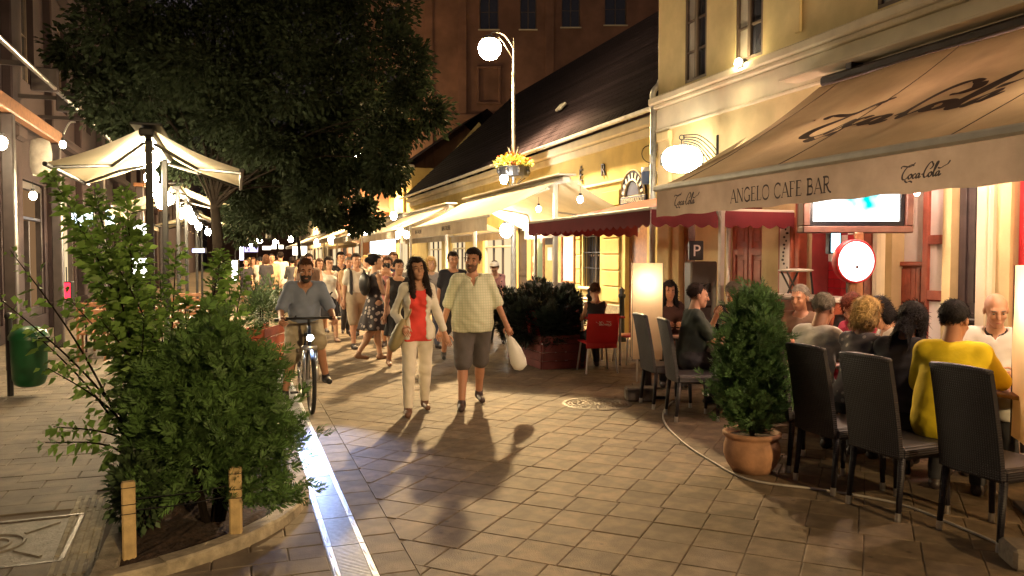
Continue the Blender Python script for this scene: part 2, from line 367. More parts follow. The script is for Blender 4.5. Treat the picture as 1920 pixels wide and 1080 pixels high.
def slab(b, poly, gap=.0016, h=.018, cz=0.0, tilt=(0, 0)):
    """one paver: proud top with a small chamfer"""
    n = len(poly); cx = sum(p[0] for p in poly) / n; cyy = sum(p[1] for p in poly) / n
    def ins(d):
        r = []
        for p in poly:
            v = Vector((p[0] - cx, p[1] - cyy)); L = max(v.length, 1e-6); r.append((cx + v.x * (1 - d * 1.414 / L), cyy + v.y * (1 - d * 1.414 / L)))
        return r
    A, B = ins(gap), ins(gap + .005)
    zt = lambda p: cz + tilt[0] * (p[0] - cx) + tilt[1] * (p[1] - cyy)
    vs = [(p[0], p[1], -h) for p in A] + [(p[0], p[1], zt(p) - .004) for p in A] + [(p[0], p[1], zt(p)) for p in B]
    fs = [tuple(range(2 * n, 3 * n))]
    for lv in (0, 1): fs += [(lv * n + i, lv * n + (i + 1) % n, (lv + 1) * n + (i + 1) % n, (lv + 1) * n + i) for i in range(n)]
    b.add(vs, fs)
S = .30; ang = R(45 + 1.5); ca, sa = math.cos(ang), math.sin(ang)
shared = None; near = []; restb = MB(); rng = random.Random(3)
cells = []
for i in range(-60, 90):
    off = rng.choice([0, 0, 0, .1, .15]) * S
    for j in range(-60, 90):
        u, v = i * S, j * S + off
        P = [(u * ca - v * sa, u * sa + v * ca) for u, v in ((u, v), (u + S, v), (u + S, v + S), (u, v + S))]
        cx = sum(p[0] for p in P) / 4; cyy = sum(p[1] for p in P) / 4
        if cx < BX - .15 or cx > 7.9 or cyy < -3 or cyy > 24: continue
        d = Vector((cx, cyy, -CAM_H)); fw = d.dot(FW); vis = fw > 1 and abs(d.dot(RT) / fw) < .68 and abs(d.dot(UP) / fw) < .41
        full = min(p[0] for p in P) >= BX
        if not full: P = clip_poly(P, 0, BX, True)
        if len(P) < 3: continue
        cells.append((not vis, fw, P, full, cx, cyy))
cells.sort(key=lambda c: (c[0], c[1]))
count = 0
for (nv, fw, P, full, cx, cyy) in cells:
    tilt = (rng.uniform(-.006, .006), rng.uniform(-.006, .006)); cz = rng.uniform(-.002, .002)
    if full and not nv and count < 300:
        if shared is None:
            b = MB(); slab(b, [(p[0] - cx, p[1] - cyy) for p in P]); shared = b.mesh('paver', M_paver)
        o = obj('paver', shared, pavement); o.location = (cx, cyy, cz); o.rotation_euler = (tilt[1], tilt[0], rng.choice([0, 1, 2, 3]) * math.pi / 2); count += 1
    else: slab(restb, P, cz=cz, tilt=tilt)
restb.build('paver', M_paver, pavement, kind='stuff')
# border course beside the drain
border = struct(MB().quad((DX1, -2, -.0065), (BX, -2, -.0065), (BX, 40, -.0065), (DX1, 40, -.0065)).build('border_course', M_mortar))
b = MB(); slab(b, [(-.1, -.15), (.1, -.15), (.1, .15), (-.1, .15)], gap=.002); sh = b.mesh('border_stone', M_paver2)
for k in range(70):
    o = obj('border_stone', sh, border); o.location = ((DX1 + BX) / 2, 2.4 + k * .30, rng.uniform(-.002, .002))
# left sidewalk: small slabs in rows
lb = MB(); y = 2.0; row = 0
while y < 16:
    x = -4.15 + (row % 2) * .2
    while x < DX0 - .02:
        x1 = min(x + .4, DX0 - .005)
        cxm = (x + x1) / 2
        inbed = cxm > -.45 and y > 4.2 and (cxm + 1.0) ** 2 + (y + .1 - min(max(y, 5.72), 7.0)) ** 2 < 1.22 ** 2
        if not inbed and not (-1.75 < cxm < -.95 and 4.75 < y < 5.7) and not (-.95 < cxm < -.70 and 3.0 < y < 6.1): slab(lb, [(x, y), (x1, y), (x1, y + .2), (x, y + .2)], gap=.002, cz=rng.uniform(-.002, .002))
        x += .4
    y += .2; row += 1
side = struct(MB().quad((-4.2, -4, -.0075), (DX0, -4, -.0075), (DX0, 16, -.0075), (-4.2, 16, -.0075)).build('pavement', M_mortar))
lb.build('paver', M_paver2, side, kind='stuff')

# ------------------------------------------------------------------ slot drain
drain = thing('drainage_channel', 'long steel slot drain let into the paving beside the planted bed', 'drain', ((DX0 + DX1) / 2, 0, 0))
part('trough', drain, M_iron, lambda b: (b.box((-.113, 14, -.02), (.006, 26, .03)), b.box((.113, 14, -.02), (.006, 26, .03)), b.quad((-.11, 1, -.02), (.11, 1, -.02), (.11, 27, -.02), (-.11, 27, -.02))))
b = MB(); L = .5
for sx in (-1, 1):
    b.box((sx * .094, 0, -.007), (.034, L - .006, .016), bev=.002)
    for k in (-.125, .125): b.ell((sx * .094, k, .0015), (.011, .07, .004), 10, 4)
for k in range(24):
    b.box((0, -L / 2 + .012 + k * (L - .02) / 23.5, -.008), (.155, .0125, .014), bev=.003)
b.box((0, 0, -.012), (.012, L - .01, .010))
gm = b.mesh('grate', M_steel)
for k in range(50):
    o = obj('grate', gm, drain); o.location = (0, 1.3 + k * .5, rng.uniform(-.001, .001))

# ------------------------------------------------------------------ planted bed with rounded kerb
def bed_outline(d):
    r_ = 1.46 - d; P = [(-1.0 + r_ * math.cos(t), 5.72 + r_ * math.sin(t)) for t in [-R(79) + R(79) * i / 16 for i in range(17)]]
    P += [(-1.0 + r_ * math.cos(t), 7.0 + r_ * math.sin(t)) for t in [R(79) * i / 12 for i in range(13)]]
    return [(max(p[0], -.72 + d), p[1]) for p in P]
bed = thing('planted_bed', 'planted bed with a low curved stone kerb beside the drain', 'planted bed', (0, 0, 0))
O, I = bed_outline(0), bed_outline(.12)
n = len(O)
acc = 0; segs = []; start = 0
for i in range(n):
    acc += (Vector(O[i]) - Vector(O[(i + 1) % n])).length
    if acc > .36 or i == n - 1: segs.append((start, i + 1)); start = i + 1; acc = 0
for (a, e) in segs:
    kb = MB(); idx = [k % n for k in range(a, e + 1)]; vs = []
    for q, k in enumerate(idx):
        dirn = (Vector(O[k]) - Vector(I[k])).normalized() * .012
        sh_ = 0
        vs += [(O[k][0], O[k][1], -.02), (O[k][0], O[k][1], .058), (O[k][0] - dirn.x, O[k][1] - dirn.y, .07), (I[k][0] + dirn.x, I[k][1] + dirn.y, .07), (I[k][0], I[k][1], .06), (I[k][0], I[k][1], -.02)]
    m6 = len(idx); fs = []
    for q in range(m6 - 1):
        for t in range(5): fs.append((q * 6 + t, (q + 1) * 6 + t, (q + 1) * 6 + t + 1, q * 6 + t + 1))
    fs += [tuple(range(6)), tuple((m6 - 1) * 6 + t for t in range(6))[::-1]]
    kb.add(vs, fs); o = kb.build('kerb_stone', M_stone, bed); o.location.z = rng.uniform(-.004, .004)
def soil_fn(u, v):
    yy = 4.40 + v * 3.95; c_ = 5.72 if yy < 5.72 else (7.0 if yy > 7.0 else yy); xr = -1.0 + math.sqrt(max(1.36 ** 2 - (yy - c_) ** 2, .0)); x = -.66 + (max(xr, -.64) + .66) * u
    return (x, yy, .035 + .02 * math.sin(x * 9 + yy * 4) * math.cos(yy * 7) + rng.uniform(-.012, .012))
part('soil', bed, M_soil, lambda b: b.grid(soil_fn, 30, 60), True)
# manhole covers, grooved strip
mh = thing('square_manhole_cover', 'square cast iron manhole cover in the left pavement', 'manhole cover', (-1.36, 5.22, 0), R(2))
part('frame', mh, M_iron, lambda b: [b.box(c, d, bev=.003) for c, d in (((0, -.42, -.006), (.86, .03, .02)), ((0, .42, -.006), (.86, .03, .02)), ((-.42, 0, -.006), (.03, .80, .02)), ((.42, 0, -.006), (.03, .80, .02)))])
def mh_cover(b):
    b.box((0, 0, -.012), (.78, .78, .014))
    for r_ in (.10, .17): b.lathe([(r_ - .012, -.006), (r_ - .006, .004), (r_ + .006, .004), (r_ + .012, -.006)], 24)
    for k in range(4):
        a = k * math.pi / 2 + math.pi / 4; b.box((math.cos(a) * .32, math.sin(a) * .32, -.003), (.22, .02, .012), rz=a)
part('cover', mh, mat('manhole_infill', (.24, .21, .17), .7, metal=.2, var=.3, scale=12, bump=.5), mh_cover)
gs = thing('grooved_paving_strip', 'ribbed stone strip beside the planted bed in the left foreground', 'paving strip', (-.84, 4.5, 0), R(4))
for k in range(8):
    part('ribbed_slab', gs, M_stone, lambda b: [b.box((x_, -1.4 + k * .4, -.006), (.03, .39, .016), bev=.004) for x_ in (-.09, -.045, 0, .045, .09)] + [b.box((0, -1.4 + k * .4, -.012), (.23, .395, .012))])
rm_ = G(1119, 757)
rm = thing('round_manhole_cover', 'round cast iron manhole cover near the stone block', 'manhole cover', (rm_.x, rm_.y, 0))
part('frame', rm, M_iron, lambda b: b.lathe([(.345, -.02), (.345, .004), (.36, .008), (.385, .008), (.395, .002), (.395, -.02)], 40))
def rm_cover(b):
    b.lathe([(0, -.004), (.34, -.004), (.34, -.02)], 40)
    for r_ in (.10, .16, .22, .28, .32): b.lathe([(r_ - .014, -.004), (r_ - .008, .005), (r_ + .008, .005), (r_ + .014, -.004)], 40)
    for k in range(16): a = k * math.pi / 8; b.box((math.cos(a) * .25, math.sin(a) * .25, 0), (.14, .014, .010), rz=a)
    for k in range(8): a = k * math.pi / 4; b.box((math.cos(a) * .045, math.sin(a) * .045, 0), (.07, .02, .010), rz=a)
part('cover', rm, M_iron, rm_cover)

# ------------------------------------------------------------------ buildings
def wall_holes(b, M, x0, x1, z0, z1, holes, depth=.25, back=None):
    """flat wall in the local xz plane facing local -y with openings; reveals go to +y"""
    xs = sorted({x0, x1, *[h[0] for h in holes], *[h[1] for h in holes]}); zs = sorted({z0, z1, *[h[2] for h in holes], *[h[3] for h in holes]})
    xs = [x for x in xs if x0 <= x <= x1]; zs = [z for z in zs if z0 <= z <= z1]
    for i in range(len(xs) - 1):
        for j in range(len(zs) - 1):
            cx, cz = (xs[i] + xs[i + 1]) / 2, (zs[j] + zs[j + 1]) / 2
            if any(h[0] < cx < h[1] and h[2] < cz < h[3] for h in holes): continue
            b.quad((xs[i], 0, zs[j]), (xs[i + 1], 0, zs[j]), (xs[i + 1], 0, zs[j + 1]), (xs[i], 0, zs[j + 1]), M)
    for (a, c, e, g) in holes:
        d = depth
        b.quad((a, 0, e), (a, d, e), (a, d, g), (a, 0, g), M); b.quad((c, 0, e), (c, 0, g), (c, d, g), (c, d, e), M)
        b.quad((a, 0, g), (a, d, g), (c, d, g), (c, 0, g), M); b.quad((a, 0, e), (c, 0, e), (c, d, e), (a, d, e), M)
# facade frames: local x along the facade as seen (to the right), local z up, local y into the building
def fac_right(X): return Matrix(((0, 1, 0, X), (-1, 0, 0, 0), (0, 0, 1, 0), (0, 0, 0, 1)))     # local x = -Y, faces -X
def fac_left(X): return Matrix(((0, -1, 0, X), (1, 0, 0, 0), (0, 0, 1, 0), (0, 0, 0, 1)))       # local x = +Y, faces +X
def casement(parent, M, x0, x1, z0, z1, y=.16, rows=3, frame_m=None, sill=True, pane_m=None, curtain=False):
    fm = frame_m or M_winframe; t = .05
    w_ = part('window', parent, fm, lambda b: [b.box(c, d, M, bev=.006) for c, d in (
        (((x0 + x1) / 2, y, z0 + t / 2), (x1 - x0, .06, t)), (((x0 + x1) / 2, y, z1 - t / 2), (x1 - x0, .06, t)), ((x0 + t / 2, y, (z0 + z1) / 2), (t, .062, z1 - z0 - 2 * t)),
        ((x1 - t / 2, y, (z0 + z1) / 2), (t, .062, z1 - z0 - 2 * t)), (((x0 + x1) / 2, y - .005, (z0 + z1) / 2), (t * 1.3, .07, z1 - z0 - 2 * t)))]
        + [b.box((x0 + (x1 - x0) * (.25 + .5 * s_), y, z0 + (z1 - z0) * k / rows), ((x1 - x0) / 2 - t * 1.7, .04, .03), M) for s_ in (0, 1) for k in range(1, rows)])
    for s_ in (0, 1):
        for k in range(rows):
            xa = x0 + t if s_ == 0 else (x0 + x1) / 2 + t * .65; xb = (x0 + x1) / 2 - t * .65 if s_ == 0 else x1 - t
            za, zb = z0 + (z1 - z0) * k / rows + .02, z0 + (z1 - z0) * (k + 1) / rows - .02
            part('pane', w_, pane_m or (M_curt if s_ == 0 and curtain else M_pane), lambda b: b.quad((xa, y + .01, za), (xb, y + .012, za), (xb, y + .008, zb), (xa, y + .01, zb), M))
    if sill: part('sill', w_, M_cream, lambda b: b.box(((x0 + x1) / 2, -.02, z0 - .035), (x1 - x0 + .16, .16, .06), M, bev=.01))
    return w_
def panel_door(parent, M, x0, x1, z0, z1, m, y=.12, leaves=2, rows=(.28, .62), name='door', depth=.05):
    d = part(name, parent, m, lambda b: b.box(((x0 + x1) / 2, y + depth / 2, (z0 + z1) / 2), (x1 - x0, depth, z1 - z0), M))
    lw = (x1 - x0) / leaves
    cuts = [0] + list(rows) + [1]
    for k in range(leaves):
        a, c = x0 + k * lw + .01, x0 + (k + 1) * lw - .01
        part('stile', d, m, lambda b: (b.box((a + .04, y - .012, (z0 + z1) / 2), (.08, .026, z1 - z0 - .01), M, bev=.004), b.box((c - .04, y - .012, (z0 + z1) / 2), (.08, .026, z1 - z0 - .01), M, bev=.004)))
        for q in cuts: part('rail', d, m, lambda b: b.box(((a + c) / 2, y - .014, min(max(z0 + (z1 - z0) * q, z0 + .06), z1 - .06)), (c - a - .16, .03, .10), M, bev=.004))
        for q in range(len(cuts) - 1):
            za, zb = z0 + (z1 - z0) * cuts[q] + .13, z0 + (z1 - z0) * cuts[q + 1] - .10
            part('panel', d, m, lambda b: b.box(((a + c) / 2, y - .003, (za + zb) / 2), (c - a - .22, .02, zb - za - .04), M, bev=.01))
    part('handle', d, M_steel, lambda b: b.tube([(x0 + lw - .05, y - .03, z0 + 1.02), (x0 + lw - .05, y - .07, z0 + 1.03), (x0 + lw - .14, y - .07, z0 + 1.03)], .009, 6, M), True)
    return d

# --- corner cafe house, two storeys
MA = fac_right(XA); LA = lambda px: -YA(px)
yc = YA(1232)
cafe = thing('cafe_house', 'yellow two storey house with the cafe and its big tan awning', 'building', (0, 0, 0))
zs_ = 4.46
W1 = (LA(1281), LA(1321)); W2 = (LA(1375), LA(1425)); W3 = (LA(1636), LA(1720))
DA = (LA(1272), LA(1303)); DB = (LA(1366), LA(1428)); EN = (LA(1496), LA(1640)); DC = (LA(1672), LA(1766)); DD = (LA(1782), LA(1832)); DE = (LA(1893), LA(1990))
holes = [(a, c, zs_, 6.4) for a, c in (W1, W2, W3)] + [(*DA, 0.25, 2.5), (*DB, .0, 2.55), (*EN, 0, 2.6), (*DC, 0, 2.6), (*DD, 0, 2.6), (*DE, 0, 2.6)]
part('wall', cafe, M_yellow, lambda b: (wall_holes(b, MA, -yc, 6, 0, 8.2, [h for h in holes], .22), b.quad((-yc, 0, 0), (-yc, 0, 8.2), (-yc, 6, 8.2), (-yc, 6, 0), MA)))
part('string_course', cafe, M_cream, lambda b: (b.box((3 - yc / 2 - .06, -.05, 4.33), (yc + 6.12, .18, .12), MA, bev=.02), b.box((3 - yc / 2 - .05, -.03, 4.235), (yc + 6.1, .11, .07), MA, bev=.02)))
part('moulding', cafe, M_cream, lambda b: (b.box((3 - yc / 2 - .02, -.018, 3.83), (yc + 6.02, .05, .05), MA, bev=.012), b.box((3 - yc / 2, -.012, 4.02), (yc + 6, .03, .34), MA, bev=.012)))
part('eaves_cornice', cafe, M_cream, lambda b: b.box((3 - yc / 2, -.12, 8.1), (yc + 6.2, .5, .3), MA, bev=.05))
part('pilaster', cafe, M_yellow, lambda b: (b.box((-yc + .30, -.03, 1.9), (.36, .06, 3.8), MA, bev=.01), b.box((-yc + .30, -.05, 3.70), (.42, .09, .16), MA, bev=.03)))
part('pilaster', cafe, M_yellow, lambda b: b.box((LA(1493), -.022, 6.4), (.10, .045, 3.7), MA, bev=.01))
for a, c in (W1, W2, W3): casement(cafe, MA, a, c, zs_, 6.4, rows=4, sill=False, curtain=True, y=.035)
panel_door(cafe, MA, *DA, .25, 2.5, M_wood, leaves=1, rows=(.3, .7)); panel_door(cafe, MA, *DB, .0, 2.55, M_redwood, y=.08, rows=(.24, .46, .68))
part('plinth', cafe, M_stone, lambda b: b.box((-(yc + YA(1366)) / 2 + .02, -.03, .28), (yc - YA(1366) - .10, .07, .56), MA, bev=.02))
# entry room
ex0, ex1 = EN
part('entry_room', cafe, M_int, lambda b: (b.quad((ex0, .22, 0), (ex0, 2.2, 0), (ex0, 2.2, 2.6), (ex0, .22, 2.6), MA), b.quad((ex1 + .4, .22, 0), (ex1 + .4, .22, 2.6), (ex1 + .4, 2.2, 2.6), (ex1 + .4, 2.2, 0), MA),
     b.quad((ex0, 2.2, 0), (ex1 + .4, 2.2, 0), (ex1 + .4, 2.2, 2.6), (ex0, 2.2, 2.6), MA), b.quad((ex0, .22, 2.6), (ex0, 2.2, 2.6), (ex1 + .4, 2.2, 2.6), (ex1 + .4, .22, 2.6), MA), b.quad((ex0, .22, .01), (ex1 + .4, .22, .01), (ex1 + .4, 2.2, .01), (ex0, 2.2, .01), MA)))
# chequered wall behind the entry (individual tiles)
tsz = .115
tile_w = MB().box((0, 0, 0), (tsz - .006, .012, tsz - .006), bev=.002).mesh('tile', M_white); tile_r = MB().box((0, 0, 0), (tsz - .006, .012, tsz - .006), bev=.002).mesh('tile', M_red)
cheq = part('tiled_panel', cafe, M_dark, lambda b: b.box((ex0 + .30, .50, 1.50), (.62, .03, 1.45), MA))
for i in range(5):
    for j in range(12):
        o = obj('tile', tile_w if ((i + j) % 2 and not (3 <= j <= 5)) else tile_r, cheq); o.matrix_local = MA @ Matrix.Translation((ex0 + .07 + i * tsz, .478, .85 + j * tsz))
part('door_jamb', cafe, M_redwood, lambda b: (b.box((ex1 - .05, .02, 1.3), (.12, .16, 2.6), MA, bev=.01), b.box((ex0 + .03, .02, 1.3), (.08, .14, 2.6), MA, bev=.01)))
part('column', cafe, M_cream, lambda b: (b.box(((LA(1645) + LA(1666)) / 2, -.06, 1.45), (.12, .12, 2.9), MA, bev=.03), b.box((LA(1655), -.06, .1), (.18, .18, .2), MA, bev=.02)))
# wainscot bay
wx0, wx1 = DC[0], DC[0] + (DC[1] - DC[0]) * .5
wn = part('wainscot', cafe, M_redwood, lambda b: b.box(((wx0 + wx1) / 2, .17, .78), (wx1 - wx0, .03, 1.56), MA))
for k in range(5): part('board', wn, M_redwood, lambda b: b.box((wx0 + (k + .5) * (wx1 - wx0) / 5, .145, .78), ((wx1 - wx0) / 5 - .008, .022, 1.5), MA, bev=.004))
part('board_cap', wn, M_redwood, lambda b: b.box(((wx0 + wx1) / 2, .14, 1.58), (wx1 - wx0, .07, .05), MA, bev=.01))
part('plaster_panel', cafe, M_white, lambda b: b.box(((wx0 + wx1) / 2, .19, 2.1), (wx1 - wx0, .03, 1.0), MA))
# open glazed leaf with papers behind the panes
gx0, gx1 = wx1 + .01, DC[1]
leaf = part('glazed_leaf', cafe, M_redwood, lambda b: (b.box((gx0 + .03, .10, 1.3), (.07, .05, 2.6), MA, bev=.005), b.box((gx1 - .03, .10, 1.3), (.07, .05, 2.6), MA, bev=.005), [b.box(((gx0 + gx1) / 2, .10, z_), (gx1 - gx0 - .13, .046, .10), MA, bev=.005) for z_ in (.05, .62, 1.25, 1.84, 2.42)]))
for z_ in (.335, .935, 1.545, 2.13): part('pane', leaf, M_paper, lambda b: b.box(((gx0 + gx1) / 2, .12, z_), (gx1 - gx0 - .13, .01, .50), MA))
panel_door(cafe, MA, DD[0], DD[1], 0, 2.6, M_dark, leaves=1, rows=(.4,))
part('pilaster', cafe, M_cream, lambda b: (b.box(((LA(1835) + LA(1870)) / 2, -.03, 1.75), (LA(1870) - LA(1835) - .02, .08, 3.1), MA, bev=.02), b.box(((LA(1848) + LA(1862)) / 2, -.075, 1.75), (.06, .03, 3.0), MA, bev=.01)))
panel_door(cafe, MA, DE[0], DE[1], 0, 2.6, M_red, leaves=1, rows=(.35, .7))
part('menu_case', cafe, M_redwood, lambda b: (b.box(((LA(1465) + LA(1495)) / 2, -.04, 1.6), (.28, .07, 1.15), MA, bev=.01), b.ell(((LA(1465) + LA(1495)) / 2, -.04, 2.2), (.05, .03, .05), 8, 6, MA)))
mc = part('menu_sheet', cafe, M_paper, lambda b: (b.box(((LA(1465) + LA(1495)) / 2, -.078, 1.78), (.19, .006, .62), MA), b.box(((LA(1465) + LA(1495)) / 2, -.078, 1.28), (.19, .006, .32), MA)))
part('print', cafe, M_black, lambda b: [b.ell(((LA(1465) + LA(1495)) / 2 + rng.uniform(-.06, .06), -.083, 1.52 + k * .05), (rng.uniform(.012, .035), .003, .016), 8, 4, MA) for k in range(11)])

# --- long single storey house
MS = fac_right(XS); LS = lambda px: -YS(px)
yf = 38.0
low = thing('single_storey_house', 'long yellow single storey house with dark steep tiled roof', 'building', (0, 0, 0))
def ls(a, c, z0, z1): return (LS(a), LS(c), z0, z1)
gw = ls(1093, 1125, .95, 2.45); bd = ls(1172, 1213, 0, 2.6); dk = ls(966, 988, 0, 2.6); sh1 = ls(905, 958, .15, 2.6); sh2 = ls(845, 872, 0, 2.6); sh3 = ls(800, 828, 0, 2.6)
part('wall', low, M_yellow2, lambda b: wall_holes(b, MS, -yf, -yc, 0, 4.5, [gw, bd, dk, sh1, sh2, sh3], .25))
part('gable', low, M_yellow2, lambda b: b.add([(XS, yf, 0), (XS + 7, yf, 0), (XS + 7, yf, 4.5), (XS + 3.5, yf, 8.4), (XS, yf, 4.5)], [(0, 1, 2, 3, 4)]))
part('eaves_cornice', low, M_cream, lambda b: (b.box((-(yf + yc) / 2, -.08, 4.40), (yf - yc - .02, .22, .20), MS, bev=.03), b.box((-(yf + yc) / 2, -.03, 4.2), (yf - yc - .02, .09, .18), MS, bev=.02), b.box((-(yf + yc) / 2, -.015, 3.35), (yf - yc - .02, .04, .06), MS, bev=.012)))
part('plinth', low, M_stone, lambda b: [b.box(((a + c) / 2, -.03, .30), (c - a, .07, .60), MS, bev=.02) for a, c in ((bd[1] + .02, -yc - .02), (gw[0] - 2.2, bd[0] - .02))])
# roof with stepped tile courses, hipped at the far end
rf = MB(); x0_, x1_ = XS - .36, XS + 3.5; z0_, z1_ = 4.52, 8.7; rows_ = 26
for k in range(rows_):
    t0, t1 = k / rows_, (k + 1) / rows_; xa, xb = x0_ + (x1_ - x0_) * t0, x0_ + (x1_ - x0_) * t1; za, zb = z0_ + (z1_ - z0_) * t0, z0_ + (z1_ - z0_) * t1
    ya = yf + .3 - t0 * 5.5; yb = yf + .3 - t1 * 5.5
    rf.add([(xa, yc, za + .035), (xa, ya, za + .035), (xb, yb, zb + .012), (xb, yc, zb + .012), (xa, yc, za - .01), (xa, ya, za - .01)], [(0, 3, 2, 1), (4, 0, 1, 5)])
    rf.add([(xa, ya, za + .03), (xb, yb, zb + .01), (xb + 2 * (x1_ - xb), yb, zb + .01), (xa + 2 * (x1_ - xa), ya, za + .03)], [(0, 1, 2, 3)])
roof = rf.build('roof', M_roof, low)
part('gutter', roof, M_zinc, lambda b: b.add([(x0_ - .07 + .075 * math.cos(a), yy, 4.54 + .075 * math.sin(a)) for yy in (yc + .1, yf + .2) for a in [math.pi + math.pi * k / 8 for k in range(9)]], [(k, k + 1, 9 + k + 1, 9 + k) for k in range(8)]))
for k in range(14): part('gutter_bracket', roof, M_zinc, lambda b: b.tube([(x0_ - .07 + .08 * math.cos(a), yc + .6 + k * 1.8, 4.54 + .08 * math.sin(a)) for a in [math.pi + math.pi * q / 6 for q in range(7)]], .008, 5))
# individual tiles along the near eaves
tm = MB().add([(-.09, 0, 0), (-.045, 0, .03), (.045, 0, .03), (.09, 0, 0), (-.09, .22, .24), (-.045, .22, .27), (.045, .22, .27), (.09, .22, .24)], [(0, 1, 5, 4), (1, 2, 6, 5), (2, 3, 7, 6)]).mesh('roof_tile', M_roof)
for k in range(90):
    o = obj('roof_tile', tm, roof); o.location = (x0_ - .03, yc + .2 + k * .19, 4.53 + rng.uniform(0, .008)); o.rotation_euler = (0, 0, -math.pi / 2)
part('roof_vent', roof, M_zinc, lambda b: (b.box((XS + 1.0, yc + 1.2, 6.15), (.3, .5, .1), ry=-R(47), bev=.02), b.box((XS + .8, 21, 5.95), (.25, .4, .08), ry=-R(47), bev=.02)))
# openings
panel_door(low, MS, *bd, M_wood, leaves=1, rows=(.45,)); panel_door(low, MS, *dk, M_dark, leaves=1, rows=(.45,))
gwp = casement(low, MS, *gw, rows=2)
for k in range(7): part('grille_bar', low, M_black, lambda b: b.tube([(gw[0] + .08 + k * (gw[1] - gw[0] - .16) / 6, .03, gw[2]), (gw[0] + .08 + k * (gw[1] - gw[0] - .16) / 6, .03, gw[3])], .012, 6, MS))
for z_ in (.3, .55, .8): part('grille_bar', low, M_black, lambda b: b.box(((gw[0] + gw[1]) / 2, .03, gw[2] + (gw[3] - gw[2]) * z_), (gw[1] - gw[0], .02, .02), MS))
M_shop = glow('shop_glass_lit', (1, .75, .42), .7)
for h in (sh1, sh2, sh3):
    sw = part('shopfront', low, M_cream, lambda b: [b.box(c, d, MS, bev=.01) for c, d in (((h[0] + .05, .1, (h[2] + h[3]) / 2), (.09, .1, h[3] - h[2])), ((h[1] - .05, .1, (h[2] + h[3]) / 2), (.09, .1, h[3] - h[2])), (((h[0] + h[1]) / 2, .1, h[3] - .06), (h[1] - h[0] - .2, .09, .1)), (((h[0] + h[1]) / 2, .1, 2.0), (h[1] - h[0] - .2, .08, .06)))])
    part('pane', sw, M_shop, lambda b: b.quad((h[0] + .1, .14, h[2]), (h[1] - .1, .14, h[2]), (h[1] - .1, .14, h[3] - .1), (h[0] + .1, .14, h[3] - .1), MS))
    part('mullion', sw, M_dark, lambda b: [b.box((h[0] + (h[1] - h[0]) * q, .12, 1.2), (.12, .05, 2.3), MS, bev=.006) for q in (.3, .62)])
# rustication blocks between window and door
bx0, bx1 = gw[1] + .18, bd[0] - .22
for k in range(7):
    part('stone_block', low, M_yellow2, lambda b: b.box(((bx0 + bx1) / 2, -.018, .82 + k * .36), (bx1 - bx0, .05, .335), MS, bev=.012))
for k in range(7):
    part('stone_block', low, M_yellow2, lambda b: b.box((gw[0] - .22, -.018, .82 + k * .36), (.26, .05, .335), MS, bev=.012))
# posters in frames
for (pa, pb, nm) in ((998, 1022, (.12, .16, .10)), (1055, 1080, (.5, .42, .40))):
    a, c = LS(pa), LS(pb)
    part('poster_frame', low, M_wood, lambda b: [b.box(q, d, MS, bev=.008) for q, d in (((a + .03, -.03, 1.75), (.06, .06, 1.5)), ((c - .03, -.03, 1.75), (.06, .06, 1.5)), (((a + c) / 2, -.03, 2.47), (c - a - .13, .058, .06)), (((a + c) / 2, -.03, 1.03), (c - a - .13, .058, .06)))])
    part('poster', low, pattern_mat('poster_%d' % pa, nm, (.55, .5, .45), 'blotch', 2.6, thr=.28), lambda b: b.quad((a + .06, -.012, 1.06), (c - .06, -.012, 1.06), (c - .06, -.012, 2.44), (a + .06, -.012, 2.44), MS))
for (px_, z_, w_, h_) in ((1032, 1.75, .3, .35), (1042, 1.4, .26, .5), (1030, 2.3, .5, .6)):
    part('notice', low, M_paper if z_ < 2 else M_dark, lambda b: b.box((LS(px_), -.015, z_), (w_, .02, h_), MS))
for k, ch in enumerate('PINTÉR'): text_mesh(ch, .42, MS @ Matrix.Translation((LS(965) + k * .62 * 2.0, -.03, 3.52)) @ Matrix.Rotation(math.pi / 2, 4, 'X'), low, 'letter', M_dark, .015)
text_mesh('BRESZEL', .32, MS @ Matrix.Translation((LS(1010), -.03, 3.08)) @ Matrix.Rotation(math.pi / 2, 4, 'X'), low, 'letter', M_wood, .012)

# --- tall house closing the view behind the low roof, seen nearly square on
tc = PD(965, 483, 46); MT = frame((tc.x, tc.y, 0), RT, Vector((FW.x, FW.y, 0))); 
def tp(px, py): return ((px - 965) * 46 / F_PX, CAM_H + (483 - py) * 46 / F_PX)
tall = thing('tall_brown_house', 'tall dark brown house rising behind the dark roof', 'building', (0, 0, 0))
th = []
for (xa, xb, yb, yt) in ((722, 760, 80, 15), (975, 1005, 60, -40), (1052, 1086, 56, -40), (1132, 1172, 52, -40), (722, 760, 208, 130), (720, 765, 330, 245), (900, 935, 60, -40)):
    a, zb = tp(xa, yb); c, zt = tp(xb, yt); th.append((a, c, zb, zt))
tx0, tx1 = tp(676, 0)[0], tp(1300, 0)[0]
part('wall', tall, M_brown_wall, lambda b: (wall_holes(b, MT, tx0, tx1, 0, 24, th, .3), b.quad((tx0, 0, 0), (tx0, 0, 24), (tx0, 12, 24), (tx0, 12, 0), MT)))
for h in th: casement(tall, MT, *h, y=.22, rows=3)
for px_ in (806, 868, 1030): part('pilaster', tall, M_brown_wall, lambda b: b.box((tp(px_, 0)[0], -.08, 12), (.5, .2, 23.5), MT, bev=.03))
for py_, hh in ((222, .35), (330, .25), (395, .3)): part('string_course', tall, M_brown_wall, lambda b: b.box(((tx0 + tx1) / 2, -.1, tp(0, py_)[1]), (tx1 - tx0, .36, hh), MT, bev=.06))
a, zb = tp(897, 196); c, zt = tp(937, 130)
